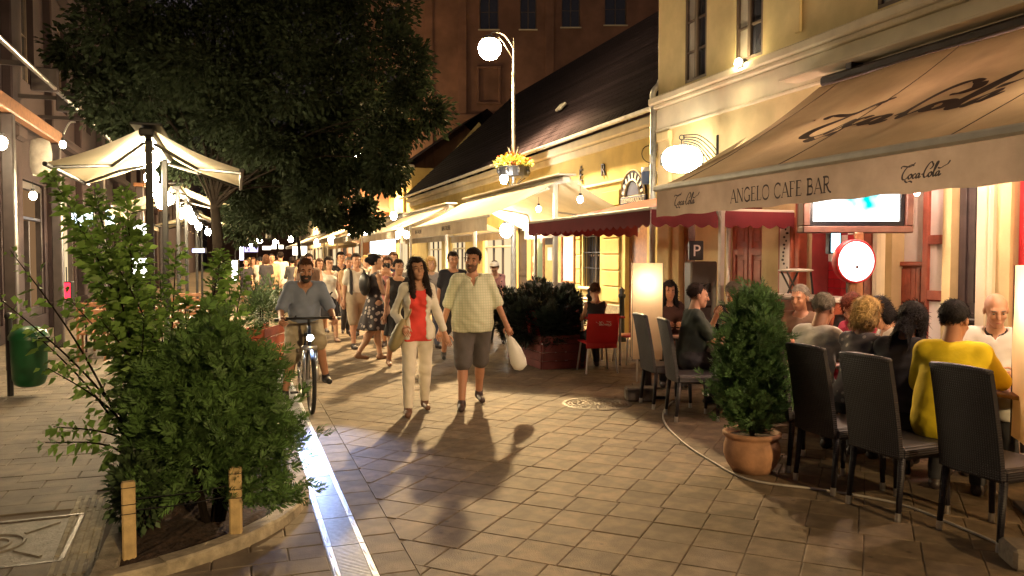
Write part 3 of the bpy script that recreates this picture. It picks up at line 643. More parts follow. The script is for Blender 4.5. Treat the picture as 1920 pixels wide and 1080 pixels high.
part('niche_frame', tall, M_brown_wall, lambda b: [b.box(q, d, MT, bev=.03) for q, d in (((a, -.07, (zb + zt) / 2), (.16, .14, zt - zb)), ((c, -.07, (zb + zt) / 2), (.16, .14, zt - zb)), (((a + c) / 2, -.07, zb), (c - a + .2, .16, .14)), (((a + c) / 2, -.07, zt), (c - a + .2, .16, .14)))])
bal = part('balustrade', tall, M_cream, lambda b: (b.box((tp(741, 0)[0], -.25, tp(0, 205)[1]), (1.7, .3, .12), MT, bev=.02), b.box((tp(741, 0)[0], -.25, tp(0, 222)[1] + .2), (1.7, .3, .1), MT, bev=.02)))
for k in range(6): part('baluster', bal, M_cream, lambda b: b.box((tp(741, 0)[0] - .7 + k * .28, -.25, tp(0, 214)[1] + .1), (.11, .12, .55), MT, bev=.03))

# --- farther houses on the right
def simple_house(name, label, X, y0, y1, h, m, wins, zsill=3.6, face='R', wh=1.6, ww=.9, lit=()):
    t = thing(name, label, 'building', (0, 0, 0)); Mx = fac_right(X) if face == 'R' else fac_left(X)
    xa, xb = (-y1, -y0) if face == 'R' else (y0, y1)
    hs = []
    rows_ = max(1, int((h - zsill) / 3.3) + (1 if h - zsill > 2.2 else 0))
    for r_ in range(rows_):
        for k in range(wins):
            cxx = xa + (k + .5) * (xb - xa) / wins; z_ = zsill + r_ * 3.3
            if z_ + wh < h - .3: hs.append((cxx - ww / 2, cxx + ww / 2, z_, z_ + wh))
    part('wall', t, m, lambda b: (wall_holes(b, Mx, xa, xb, 0, h, hs, .22), b.quad((xa, 0, 0), (xa, 0, h), (xa, 8, h), (xa, 8, 0), Mx), b.quad((xb, 0, 0), (xb, 8, 0), (xb, 8, h), (xb, 0, h), Mx)))
    part('eaves_cornice', t, M_cream if m in (M_yellow2, M_cream, M_yellow) else m, lambda b: b.box(((xa + xb) / 2, -.1, h), (xb - xa + .2, .5, .3), Mx, bev=.06))
    part('roof', t, M_roof, lambda b: b.add([(xa, -.3, h + .15), (xb, -.3, h + .15), (xb, 4, h + 3.2), (xa, 4, h + 3.2), (xa, 8, h + .15), (xb, 8, h + .15)], [(0, 1, 2, 3), (3, 2, 5, 4)], Mx))
    for i, hh in enumerate(hs): casement(t, Mx, *hh, rows=2, pane_m=(M_shop if i in lit else None))
    return t
h2 = simple_house('low_ochre_house', 'low ochre house with lit terrace beyond the single storey house', 8.4, 39.5, 57, 6.2, M_yellow2, 5, 4.0)
h3 = simple_house('brown_house', 'tall dark brown house at the far right of the street', 8.6, 58, 80, 13.5, M_brown_wall, 6, 4.2, lit=(2,))
h4 = simple_house('pale_far_house', 'pale house at the far end of the lane on the right', 8.2, 81, 120, 9.0, M_cream, 8, 4.2)
h5 = thing('end_house', 'dark house closing the far end of the lane', 'building', (0, 0, 0))
Me = frame((-14, 150, 0), (1, 0, 0), (0, 1, 0)); part('wall', h5, M_brown_wall, lambda b: wall_holes(b, Me, 0, 30, 0, 14, [(3 + k * 4, 4.2 + k * 4, 5, 7) for k in range(6)], .3))
for k in range(6): casement(h5, Me, 3 + k * 4, 4.2 + k * 4, 5, 7, rows=2)
for X_, (ya_, yb_) in ((8.4, (39.7, 56.8)), (8.6, (58.2, 79.8)), (8.2, (81.2, 119))):
    t_ = h2 if X_ == 8.4 else h3 if X_ == 8.6 else h4; nn_ = int((yb_ - ya_) / 3.2)
    for k in range(nn_):
        y_ = ya_ + (k + .5) * (yb_ - ya_) / nn_
        sf = part('shopfront', t_, M_dark, lambda b: b.box((X_ - .03, y_, 1.35), (.05, 2.3, 2.7), bev=.01))
        part('pane', sf, (M_shop, M_shop, M_pane)[k % 3], lambda b: [b.box((X_ - .062, y_ + q, 1.45), (.01, .66, 2.1)) for q in (-.74, 0, .74)])

# --- left row
ML = fac_left(XL)
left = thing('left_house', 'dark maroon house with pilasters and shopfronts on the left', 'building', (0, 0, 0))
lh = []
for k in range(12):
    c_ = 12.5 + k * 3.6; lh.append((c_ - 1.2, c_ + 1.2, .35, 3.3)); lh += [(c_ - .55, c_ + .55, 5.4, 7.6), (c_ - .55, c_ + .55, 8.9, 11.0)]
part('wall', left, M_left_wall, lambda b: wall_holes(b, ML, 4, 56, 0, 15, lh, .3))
part('string_course', left, M_left_wall, lambda b: (b.box((30, -.12, 4.5), (52, .3, .3), ML, bev=.06), b.box((30, -.15, 8.2), (52, .36, .25), ML, bev=.06)))
for k in range(13): part('pilaster', left, M_left_wall, lambda b: (b.box((10.7 + k * 3.6, -.08, 7.5), (.62, .2, 15), ML, bev=.03), b.box((10.7 + k * 3.6, -.12, .3), (.74, .28, .6), ML, bev=.03), b.box((10.7 + k * 3.6, -.13, 4.1), (.76, .3, .3), ML, bev=.06)))
M_dim = glow('dim_shop_light', (1, .55, .25), .16); M_dimb = glow('blue_shop_light', (.55, .62, 1), .5)
for i, h in enumerate(lh):
    if i % 3: casement(left, ML, *h, rows=2, sill=False)
    else:
        sw = part('shopfront', left, M_dark, lambda b: [b.box(q, d, ML, bev=.01) for q, d in (((h[0] + .06, .1, 1.8), (.12, .12, 2.9)), ((h[1] - .06, .1, 1.8), (.12, .12, 2.9)), (((h[0] + h[1]) / 2, .1, 3.2), (h[1] - h[0] - .25, .11, .16)), (((h[0] + h[1]) / 2, .1, 2.5), (h[1] - h[0] - .25, .1, .07)), (((h[0] + h[1]) / 2, .1, 1.5), (.08, .1, 1.9)), (((h[0] + h[1]) / 2, .1, .45), (h[1] - h[0] - .25, .1, .2)))])
        kk = (i // 3) % 4
        part('pane', sw, (M_dim, M_pane, M_dim, M_shop)[kk], lambda b: b.quad((h[0] + .1, .16, h[2]), (h[1] - .1, .16, h[2]), (h[1] - .1, .16, h[3]), (h[0] + .1, .16, h[3]), ML))
        if kk == 1: part('display_light', sw, M_bulb_w if 0 else M_shop, lambda b: [b.box((h[0] + .5 + q * .5, .12, 2.1 - .1 * (q % 2)), (.10, .02, .28), ML) for q in range(3)])
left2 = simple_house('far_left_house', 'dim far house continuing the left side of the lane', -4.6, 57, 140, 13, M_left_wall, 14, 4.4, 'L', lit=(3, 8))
# ------------------------------------------------------------------ street lanterns
M_lampglass = glow('lantern_glass', (1.0, .70, .34), LAMP)
M_pole = mat('lamp_pole_paint', (.17, .165, .15), .45, metal=.4, var=.2)
def make_lamp(label):
    t = thing('street_lamp', label, 'street lamp', (0, 0, 0), 0, 'street lamps along the lane')
    part('base', t, M_pole, lambda b: b.lathe([(.24, 0), (.24, .25), (.20, .3), (.16, .75), (.19, .8), (.12, .9), (.085, 1.0)], 16), True)
    part('pole', t, M_pole, lambda b: b.lathe([(.085, 1.0), (.075, 2.5), (.09, 2.55), (.065, 2.65), (.055, 4.3), (.08, 4.35), (.05, 4.5), (.042, 6.6), (.06, 6.65), (.035, 6.75), (.02, 7.45), (.0, 7.6)], 14), True)
    part('leaf_collar', t, M_pole, lambda b: [b.tube([(0.05 * math.cos(a), .05 * math.sin(a), 4.45), (.11 * math.cos(a), .11 * math.sin(a), 4.55), (.17 * math.cos(a), .17 * math.sin(a), 4.72)], [.03, .022, .004], 6) for a in [k * math.pi / 3 for k in range(6)]])
    part('bracket', t, M_pole, lambda b: (b.tube(spline([(0, 0, 7.3), (-.25, 0, 7.62), (-.55, 0, 7.68), (-.66, 0, 7.55)], 6), .02, 8), b.tube([(0, 0, 7.0), (-.3, 0, 7.45), (-.5, 0, 7.64)], .012, 6)), True)
    part('hood', t, M_pole, lambda b: b.lathe([(.02, 7.60), (.08, 7.58), (.14, 7.54), (.22, 7.48), (.215, 7.455), (.1, 7.47)], 24, Matrix.Translation((-.66, 0, 0))), True)
    part('glass_bowl', t, M_lampglass, lambda b: b.lathe([(.20, 7.46), (.285, 7.36), (.30, 7.24), (.26, 7.10), (.17, 7.00), (.07, 6.955), (0.0, 6.95)], 24, Matrix.Translation((-.66, 0, 0))), True)
    sd_ = bpy.data.lights.new('lantern_beam', 'SPOT'); sd_.energy = 11500; sd_.color = (1, .68, .32); sd_.spot_size = R(154); sd_.spot_blend = .35; sd_.shadow_soft_size = .16
    so = bpy.data.objects.new('lantern_beam', sd_); COL.objects.link(so); so.parent = t; so.location = (-.66, 0, 6.92); so.rotation_euler = (0, R(14), 0)
    return t
lp = PD(963, 483, 21.0)
lamp = make_lamp('tall dark lamp post with lit lantern and flower basket by the white awning'); lamp.location = (lp.x, lp.y, -.15)
copy_tree(lamp, None, (lp.x - .1, lp.y + 23, -.15), 0, 'second lit street lamp, behind the large tree crown')
copy_tree(lamp, None, (lp.x - .25, lp.y + 45.5, -.15), 0, 'upper of the two small far lit street lamps')
copy_tree(lamp, None, (lp.x - .45, lp.y + 69, -.15), 0, 'lower and farther of the two small far lit street lamps')
lamp0 = copy_tree(lamp, None, (lp.x - 1.0, lp.y - 36, -.15), 0, 'nearest street lamp, standing behind the photographer')
for o in lamp0.children:
    if o.type == 'LIGHT': o.rotation_euler = (R(30), R(10), 0)      # beam alone tilted along the lane, to brighten the fronts of people
# flower basket on the first post
fb = thing('flower_basket', 'round black flower basket with yellow and red flowers on the lamp post', 'flower basket', (lp.x, lp.y, 3.78)); fb.scale = (.86, .86, .86)
part('ring', fb, M_black, lambda b: (b.lathe([(.42, 0), (.46, .02), (.50, .30), (.47, .32), (.40, .03)], 16), b.lathe([(.06, .0), (.42, .0)], 16), [b.ell((.485 * math.cos(a), .485 * math.sin(a), .17), (.07, .07, .09), 8, 5) for a in [k * math.pi / 4 for k in range(8)]]))
part('bracket', fb, M_black, lambda b: [b.tube(spline([(.07 * math.cos(a), .07 * math.sin(a), -.5), (.16 * math.cos(a), .16 * math.sin(a), -.2), (.38 * math.cos(a), .38 * math.sin(a), -.02)], 4), .014, 6) for a in [k * math.pi / 3 for k in range(6)]])

def leaf_mesh(name, C, D, size, m, parent, kind='stuff', up=.3, aspect=.5, fold=.12, seed=1, mi=None, droop=0.0):
    """many small leaves: C centres (n,3), D pointing dirs (n,3)"""
    rg = np.random.default_rng(seed); n = len(C); D = D / np.maximum(np.linalg.norm(D, axis=1, keepdims=True), 1e-6)
    N = rg.normal(size=(n, 3)); N[:, 2] += up * 3; S_ = np.cross(D, N); S_ /= np.maximum(np.linalg.norm(S_, axis=1, keepdims=True), 1e-6); N = np.cross(S_, D)
    L = (np.asarray(size) * rg.uniform(.7, 1.25, n))[:, None]; W = L * aspect * .5
    tip = C + D * L - np.array([0, 0, 1]) * L * droop
    mid = C + D * L * .45
    V = np.stack([C, mid + S_ * W + N * L * fold, tip, mid - S_ * W + N * L * fold], 1).reshape(-1, 3)
    Fq = np.arange(n * 4).reshape(n, 4); F3 = np.concatenate([Fq[:, [0, 1, 2]], Fq[:, [0, 2, 3]]])
    if mi is not None: mi = np.concatenate([mi, mi])
    return npmesh(name, V, F3, m, parent, False, kind, mi)
M_leafY = mat('yellow_green_leaf', (.20, .21, .03), .6, var=.3, scale=3, rnd=.4, trans=.3)
M_flY = mat('yellow_flower', (.75, .48, .04), .6, var=.2, rnd=.3); M_flR = mat('red_flower', (.65, .06, .04), .6, var=.2, rnd=.3)
rg = np.random.default_rng(5)
def blob(n, c, r, rg=rg, shell=.5):
    d = rg.normal(size=(n, 3)); d /= np.linalg.norm(d, axis=1, keepdims=True); q = (shell + (1 - shell) * rg.random(n)) [:, None]
    return np.array(c) + d * q * np.array(r), d
C, D = blob(900, (0, 0, .42), (.58, .58, .20)); leaf_mesh('foliage', C, D, .10, M_leafY, fb, seed=2)
C, D = blob(170, (0, 0, .50), (.54, .54, .22)); D[:, 2] = abs(D[:, 2]) + .4; leaf_mesh('flowers', C, D, .10, [M_flY, M_flR], fb, aspect=1.0, seed=3, mi=np.random.default_rng(1).integers(0, 2, 170))

# ------------------------------------------------------------------ awnings
M_tan = mat('tan_canvas', (.50, .36, .20), .9, var=.10, scale=2.5, bump=.15, bscale=200, trans=.12, stain=.22)
M_tan2 = mat('cream_canvas', (.62, .53, .36), .9, var=.08, scale=2.5, bump=.15, bscale=200, trans=.22, stain=.12)
M_val = mat('valance_canvas', (.46, .38, .27), .9, var=.10, scale=4, bump=.15, bscale=200, trans=.2, stain=.25)
M_redc = mat('red_canvas', (.26, .02, .025), .85, var=.12, scale=4, trans=.25, bump=.1); M_redv = mat('dark_red_canvas', (.14, .012, .018), .85, var=.12, scale=4, trans=.1, bump=.1)
M_ink = mat('brown_print', (.045, .015, .012), .8, var=.1); M_ink2 = mat('grey_print', (.06, .05, .045), .8, var=.1)
F0 = PX(1233, 353, 4.2); R0 = PX(1536, 163, 6.72)
aw = thing('cafe_awning', 'large tan awning with script lettering over the cafe terrace', 'awning', (0, 0, 0))
Yn = .3
def can(u, v):   # u toward the camera side, v from front up to the wall
    a = Vector((F0.x, F0.y + (Yn - F0.y) * u, F0.z)); c = Vector((R0.x, R0.y + (Yn - R0.y) * u, R0.z))
    p = a.lerp(c, v); p.z -= .085 * math.sin(math.pi * v) + .016 * math.sin(u * 60 + 3 * v) * math.sin(math.pi * v) + .012 * math.sin(u * 23 - 6 * v) * v; return p
part('canopy', aw, M_tan, lambda b: b.grid(can, 60, 12), True)
for u_ in (.045, .26, .5, .74): part('seam', aw, M_ink2, lambda b: b.tube([can(u_, v_ / 10) + Vector((0, 0, .004)) for v_ in range(11)], .003, 4))
valz = .275
part('valance', aw, M_val, lambda b: (b.grid(lambda u, v: (F0.x - .012 + .015 * math.sin(u * 55) * (1 - v) , F0.y + (Yn - F0.y) * u, F0.z - .03 - valz * (1 - v) + (.006 * math.sin(u * 90) if v < .2 else 0)), 120, 5),
      b.grid(lambda u, v: (F0.x + 1.3 * u, F0.y + (R0.y - F0.y) * .5 * u + .004, F0.z - .03 - valz * (1 - v) * (1 - u) + (R0.z - F0.z) * .5 * u), 8, 4)), True)
part('front_bar', aw, mat('white_bar', (.62, .58, .48), .4, var=.1), lambda b: b.box((F0.x - .01, (F0.y + Yn) / 2, F0.z - .005), (.07, F0.y - Yn + .06, .065), bev=.02))
part('cassette', aw, M_dark, lambda b: (b.box((R0.x + .07, (R0.y + Yn) / 2, R0.z + .06), (.16, R0.y - Yn, .12), bev=.03), [b.box((R0.x + .08, R0.y - .5 - k * 2.2, R0.z + .15), (.2, .1, .08), bev=.01) for k in range(4)]))
part('cover_board', aw, M_cream, lambda b: b.box((R0.x + .02, (R0.y + Yn) / 2 + .25, R0.z + .19), (.32, R0.y - Yn + .7, .03), bev=.005))
for k in range(3):
    y_ = F0.y - .55 - k * 2.4
    part('arm', aw, M_white, lambda b: (b.box((5.0, y_ + .28, F0.z + .26), (1.55, .05, .07), rz=R(-18), ry=R(-24), bev=.01), b.box((6.2, y_ + .3, F0.z + .78), (1.25, .05, .07), rz=R(16), ry=R(-24), bev=.01)))
def on_plane(px, py, p0, n):
    d = ray(px, py); o = Vector((0, 0, CAM_H)); t = (p0 - o).dot(n) / d.dot(n); return o + d * t
c0 = can(.3, .5); un = Vector((0, -1, 0)); vn = (can(.3, .75) - can(.3, .25)).normalized(); nn = un.cross(vn).normalized()
if nn.x > 0: nn = -nn
A_ = on_plane(1478, 268, c0, nn); B_ = on_plane(1985, 150, c0, nn)
wd = (B_ - A_).dot(un)
Mx = frame(A_ + nn * .045, un, vn)
def on_cloth(b):
    cola(b, Matrix.Identity(4), wd, lean=.10, bold=1.55); out = []
    for p in b.v:
        f_ = A_ + un * p[0] + vn * p[1]; v_ = (f_.x - F0.x) / (R0.x - F0.x); e_ = F0.y + (R0.y - F0.y) * v_; out.append(tuple(can((f_.y - e_) / (Yn - e_), v_) + nn * .012))
    b.v = out
part('script_lettering', aw, M_ink, on_cloth)
Mv = lambda px, py: frame(PX(px, py, F0.x - .035), (0, -1, 0), (0, 0, 1))
part('script_lettering', aw, M_ink2, lambda b: cola(b, Mv(1262, 386), PX(1308, 380, F0.x).y * -1 + PX(1262, 386, F0.x).y, bold=1.3))
part('script_lettering', aw, M_ink2, lambda b: cola(b, Mv(1685, 338), PX(1685, 330, F0.x).y - PX(1775, 330, F0.x).y, bold=1.3))
pa = PX(1376, 374, F0.x); pb = PX(1566, 348, F0.x); tmp = MB(); L1 = serif_text(tmp, 'ANGELO CAFE BAR', Matrix.Identity(4), 1.0)
hgt = (pa.y - pb.y) / L1
serif_text(MB(), 'ANGELO CAFE BAR', frame((F0.x - .035, pa.y, F0.z - .03 - valz * .78), (0, -1, 0), (0, 0, 1)), hgt, each=(M_ink2, aw))
ps = G(1343, 760)
post = thing('awning_post', 'slim white post under the left corner of the tan awning', 'post', (5.42, 8.02, 0))
part('shaft', post, M_white, lambda b: b.box((0, 0, 1.4), (.06, .06, 2.8), bev=.008)); part('foot', post, M_white, lambda b: b.box((0, 0, .02), (.3, .3, .03), bev=.008))
part('brace', post, M_white, lambda b: (b.tube([(0, 0, 2.05), (-.3, -.2, 2.45)], .014, 6), b.tube([(0, 0, 2.05), (.3, .2, 2.75)], .014, 6)))

def double_awning(label, Xc, hw, Y0, Y1, zr, ze, m, mv, val=.22, text=None, posts=None, group=None, frame_m=None, hwb=None, name='double_awning', scallop=False):
    t = thing(name, label, 'awning', (Xc, (Y0 + Y1) / 2, 0), 0, group); L = Y1 - Y0; fm = frame_m or M_black; hb = hwb or hw
    for s_, w_ in ((-1, hw), (1, hb)):
        part('canopy', t, m, lambda b: b.grid(lambda u, v: (s_ * (.05 + (w_ - .05) * v), (u - .5) * L, zr + (ze - zr) * v - .04 * math.sin(math.pi * v) * (1 + .3 * math.sin(u * 9))), 18, 8), True)
        part('front_bar', t, fm, lambda b: b.box((s_ * w_, 0, ze - .01), (.05, L + .04, .05), bev=.012))
        if val:
            part('valance', t, mv, lambda b: b.grid(lambda u, v: (s_ * (w_ + .022 + .01 * math.sin(u * 40)), (u - .5) * L, ze - .02 - v * (val - (.05 * abs(math.sin(u * math.pi * L / .28)) if scallop and v > .9 else 0))), 140 if scallop else 50, 4), True)
        for q in (-1, 1):
            k = Vector((s_ * w_ * .48, q * L * .12, (zr + ze) / 2 - .12)); e = Vector((s_ * w_, q * L * .40, ze - .02)); o0 = Vector((s_ * .06, q * L * .40, zr - .14))
            part('arm', t, fm, lambda b: (b.tube([o0, k], .022, 6), b.tube([k, e], .02, 6)))
    part('ridge_beam', t, fm, lambda b: (b.box((0, 0, zr - .04), (.16, L + .06, .1), bev=.02), b.box((0, 0, zr + .045), (.34, L + .16, .03), bev=.01)))
    for y_ in (posts or (-L * .42, L * .42)):
        part('post', t, fm, lambda b: (b.box((0, y_, zr / 2 - .04), (.08, .08, zr - .1), bev=.01), b.box((0, y_, .02), (.5, .5, .04), bev=.01)))
    if text:
        for k, s_ in enumerate(text): text_mesh(s_, .13, Matrix.Translation((-hw - .05, L * (.36 - k * .42), ze - .17)) @ Matrix.Rotation(-math.pi / 2, 4, 'Z') @ Matrix.Rotation(math.pi / 2, 4, 'X'), t, 'lettering', M_ink2, .002)
    return t
M_frameW = mat('pale_frame', (.5, .46, .38), .5, var=.1)
double_awning('tan double sided awning on a black post at the left, above the shrub', -.98, 1.05, 10.2, 12.9, 3.16, 2.72, mat('khaki_canvas', (.62, .54, .36), .9, var=.08, scale=2, trans=.35, bump=.1), M_val, 0, posts=(-1.1, 1.1))
double_awning('farther tan double sided awning behind the string of bulbs', -1.2, 1.3, 18.5, 22, 3.2, 2.75, MATS['khaki_canvas'], M_val, .15)
double_awning('distant tan double sided awning on the left of the lane', -1.3, 1.3, 29, 34, 3.2, 2.75, MATS['khaki_canvas'], M_val, .15)
double_awning('cream double sided awning lit bright white beside the lamp post', 5.55, 1.45, 13.0, 19.2, 3.08, 2.38, M_tan2, M_val, .24, ['BEN FALERE', 'BEN FALERE'], frame_m=M_frameW)
double_awning('second cream awning beyond the lamp post, over a hanging lamp', 5.6, 1.5, 21.2, 27.0, 3.1, 2.4, M_tan2, M_val, .22, frame_m=M_frameW)
double_awning('third cream awning along the right, above the bright screen', 5.7, 1.6, 28, 36, 3.2, 2.5, M_tan2, M_val, .22, frame_m=M_frameW)
double_awning('yellow lit awning far down the right side', 5.8, 1.7, 38, 50, 3.3, 2.6, M_tan2, M_val, .22, frame_m=M_frameW)
double_awning('smallest far awning at the end of the right row', 5.8, 1.7, 53, 72, 3.3, 2.6, M_tan2, M_val, .22, frame_m=M_frameW)
# red awning
ra = thing('red_awning', 'dark red awning with scalloped valance between the cream and tan awnings', 'awning', (0, 0, 0))
rx0, rx1, ry0, ry1, rz0, rz1 = 4.7, 6.78, 8.42, 12.6, 2.24, 2.66
part('canopy', ra, mat('lamplit_red_canvas', (.42, .10, .04), .85, var=.12, scale=4, trans=.25), lambda b: b.grid(lambda u, v: (rx0 + (rx1 - rx0) * v, ry1 + (ry0 - ry1) * u, rz0 + (rz1 - rz0) * v - .03 * math.sin(math.pi * v)), 16, 8), True)  # red canvas top, with the orange of the lamplight put into its colour
sc_ = lambda s_: .045 * abs(math.sin(s_ * math.pi / .2))
part('valance', ra, M_redv, lambda b: (b.grid(lambda u, v: (rx0 - .01, ry1 + (ry0 - ry1) * u, rz0 - .01 - v * (.17 + (sc_((ry1 - ry0) * u) if v > .9 else 0))), 150, 3),
      b.grid(lambda u, v: (rx0 + (rx1 - rx0) * u, ry0 - .01, rz0 + (rz1 - rz0) * u * 0 - .01 - v * (.17 + (sc_((rx1 - rx0) * u) if v > .9 else 0))), 90, 3),
      b.grid(lambda u, v: (rx0 + (rx1 - rx0) * u, ry1 + .01, rz0 - .01 - v * (.17 + (sc_((rx1 - rx0) * u) if v > .9 else 0))), 90, 3)), False)
part('frame_bar', ra, M_frameW, lambda b: (b.box((rx0, (ry0 + ry1) / 2, rz0), (.04, ry1 - ry0, .04), bev=.01), b.box(((rx0 + rx1) / 2, ry0 + .015, rz0 + .0), (rx1 - rx0, .04, .04), bev=.01)))
part('arm', ra, M_white, lambda b: b.tube([(rx1, ry0 + .4, rz1 - .1), (5.8, ry0 + 1.2, 2.3), (rx0, ry0 + .5, rz0 - .02)], .022, 6)); part('arm', ra, M_white, lambda b: b.tube([(rx1, ry1 - .4, rz1 - .1), (5.8, ry1 - 1.2, 2.3), (rx0, ry1 - .5, rz0 - .02)], .022, 6))
part('post', ra, M_alu, lambda b: b.tube([(rx0 + .08, ry1 - .1, 0), (rx0 + .08, ry1 - .1, rz0)], .03, 8)); part('post', ra, M_alu, lambda b: b.tube([(5.9, ry0 + .15, 0), (5.9, ry0 + .15, 2.3)], .03, 8))

# ------------------------------------------------------------------ bulbs, signs and screens
def bulb(label, p, r=.05, m=None, group=None, drop=.12):
    t = thing('light_bulb', label, 'light bulb', p, 0, group)
    part('glass', t, m or M_bulb, lambda b: b.ell((0, 0, -.0), (r, r, r * 1.25), 12, 8), True); part('socket', t, M_black, lambda b: b.tube([(0, 0, r * 1.1), (0, 0, r * 1.1 + .05)], r * .5, 8))
    part('wire', t, M_black, lambda b: b.tube([(0, 0, r * 1.1 + .05), (0, 0, r * 1.1 + .05 + drop)], .004, 4))
    return t
spots = [(283, 300, 10.2), (284, 334, 11.6), (290, 357, 13.0), (306, 366, 14.0), (303, 380, 15.4), (316, 374, 16.6), (340, 400, 18.2), (352, 395, 19.6), (357, 404, 20.8), (361, 412, 22), (372, 424, 24.5), (390, 435, 28)]
for k, (x_, y_, d_) in enumerate(spots):
    bulb('%s festoon bulb of the left row, counted from the awning post' % ('first', 'second', 'third', 'fourth', 'fifth', 'sixth', 'seventh', 'eighth', 'ninth', 'tenth', 'eleventh', 'twelfth')[k], PD(x_, y_, d_), .10, None, 'festoon bulbs on the left')
cab = thing('festoon_cable', 'thin black cable carrying the row of bulbs on the left', 'cable', (0, 0, 0))
part('cable', cab, M_black, lambda b: b.tube([PD(x_, y_, d_) + Vector((0, 0, .16)) for x_, y_, d_ in sorted(spots, key=lambda q: q[2])], .008, 5))
for (x_, y_, d_, r_, lb_) in ((2, 268, 10.4, .075, 'round white lamp at the left edge under the metal beam'), (118, 271, 13.5, .055, 'small white lamp on the end of the wooden beam'), (62, 367, 13, .06, 'small warm lamp beside the tall leafy shoots')):
    bulb(lb_, PD(x_, y_, d_), r_, glow('dim_bulb', (1, .85, .6), 30) if r_ < .07 else glow('terrace_lamp', (1, .78, .48), 420))
def lightbox(name, label, p, w_, h_, m, rz=None, depth=.12, rim=None, hang=None):
    t = thing(name, label, 'illuminated sign', p, (-YAW if rz is None else rz)); rm2 = rim or M_black
    part('case', t, rm2, lambda b: b.box((0, depth / 2 + .004, 0), (w_ + .04, depth, h_ + .04), bev=.01)); part('face', t, m, lambda b: b.box((0, 0, 0), (w_, .012, h_), bev=.003))
    part('hanger', t, M_black, lambda b: b.tube([(0, depth / 2, h_ / 2), (0, depth / 2, h_ / 2 + (hang or .3))], .012, 6))
    return t
G_w2 = glow('sign_warm_white', (1, .86, .66), 3)
G_w = glow('sign_white', (1, .96, .90), 6); G_b = glow('sign_blue', (.35, .40, 1), 5); G_p = glow('sign_violet', (.75, .68, 1), 6); G_r = glow('sign_red', (1, .03, .06), 2.2); G_c = glow('sign_cyan', (.75, .9, 1), 3.5)
lightbox('lit_sign', 'square white lit sign low behind the leafy shoots', PD(263, 503, 20), .42, .5, G_w)
lightbox('lit_sign', 'bluish white lit shop sign left of the dark column', PD(154, 410, 19), .5, .35, G_c)
lightbox('lit_sign', 'bluish white lit shop sign right of the dark column', PD(198, 408, 19), .42, .5, G_c)
lightbox('lit_sign', 'cluster lit white lamp box above the square sign', PD(262, 430, 21), .34, .3, G_w)
lightbox('lit_sign', 'narrow blue lit strip sign between the shoots', PD(372, 470, 22), .34, .1, G_b)
lightbox('lit_sign', 'upright white lit banner at the end of the left terrace', PD(440, 507, 24), .16, .6, G_w)
lightbox('lit_sign', 'violet upright sign far down the lane', PD(453, 475, 42), .2, .7, G_p)
lightbox('lit_sign', 'violet wide sign far down the lane', PD(470, 468, 50), .9, .3, glow('sign_violet2', (.6, .5, .95), 1.6))
lightbox('lit_sign', 'red neon sign low at the left shopfront', PD(122, 545, 15), .2, .3, G_r)
for (x_, y_, d_, w_, h_, c_, lb_) in ((562, 470, 44, .8, .5, G_w2, 'bright white lit screen far under the yellow awning'), (520, 463, 60, .9, .3, G_w2, 'far white shop light in the middle of the lane'), (500, 465, 75, .8, .35, G_w2, 'farthest white shop light by the vanishing point'),
        (718, 463, 29.5, .95, .58, G_c, 'large bright television under the third awning')):
    lightbox('lit_screen', lb_, PD(x_, y_, d_), w_, h_, c_)
for k, (x_, y_, d_, r_) in enumerate(((690, 436, 27, .16), (660, 442, 31, .16), (738, 405, 24, .10), (622, 450, 36, .16), (595, 455, 42, .16), (762, 440, 22.5, .09), (745, 441, 22.5, .09), (752, 433, 22.6, .07), (545, 448, 58, .2), (517, 455, 70, .25), (487, 450, 85, .3), (470, 460, 60, .12), (478, 455, 64, .12))):
    bulb('white globe light %s' % ('under the third awning', 'deeper under the third awning', 'on the second awning rail', 'under the yellow far awning', 'at the far end of the yellow awning', 'lowest in the cluster under the second awning', 'left one in the cluster under the second awning', 'top one in the cluster under the second awning', 'beyond the far awnings', 'far down the lane right of centre', 'far down the lane at its end', 'tiny, far left of the lane', 'tiny, next to the far left one')[k], PD(x_, y_, d_), r_, glow('terrace_light', (1, .88, .66), 60))
for (x_, y_, d_, r_, lb_) in ((945, 336, 20.2, .10, 'small lit globe under the flower basket'), (949, 432, 19.6, .15, 'bright lantern hanging below the cream awning at the lamp post'), (1088, 374, 13.6, .05, 'spotlight clamped to the near end of the cream awning'), (1010, 392, 14.4, .045, 'second spotlight on the cream awning frame')):
    bulb(lb_, PD(x_, y_, d_), r_, M_bulb_w)
# oval sign on an iron bracket
oc = PD(1278, 299, 11.9); ov = thing('oval_lit_sign', 'oval white lit sign hanging from a curved iron bracket', 'illuminated sign', oc, -YAW - R(6))
def oval(b, w_, h_, y0, y1):
    P = [(w_ * math.copysign(abs(math.cos(t)) ** .75, math.cos(t)), h_ * math.copysign(abs(math.sin(t)) ** .9, math.sin(t))) for t in [2 * math.pi * k / 28 for k in range(28)]]
    b.prism(P, y0, y1, Matrix.Rotation(math.pi / 2, 4, 'X'))
part('face', ov, glow('oval_white', (1, .90, .66), 42), lambda b: oval(b, .295, .20, -.05, .08)); part('rim', ov, M_black, lambda b: (b.box((-.30, 0, 0), (.03, .12, .16), bev=.01), b.box((.30, 0, 0), (.03, .12, .16), bev=.01), oval(b, .305, .21, -.02, .02)))
wl = PX(1346, 270, XA); wloc = Matrix.Rotation(YAW + R(6), 3, 'Z') @ (wl - oc)
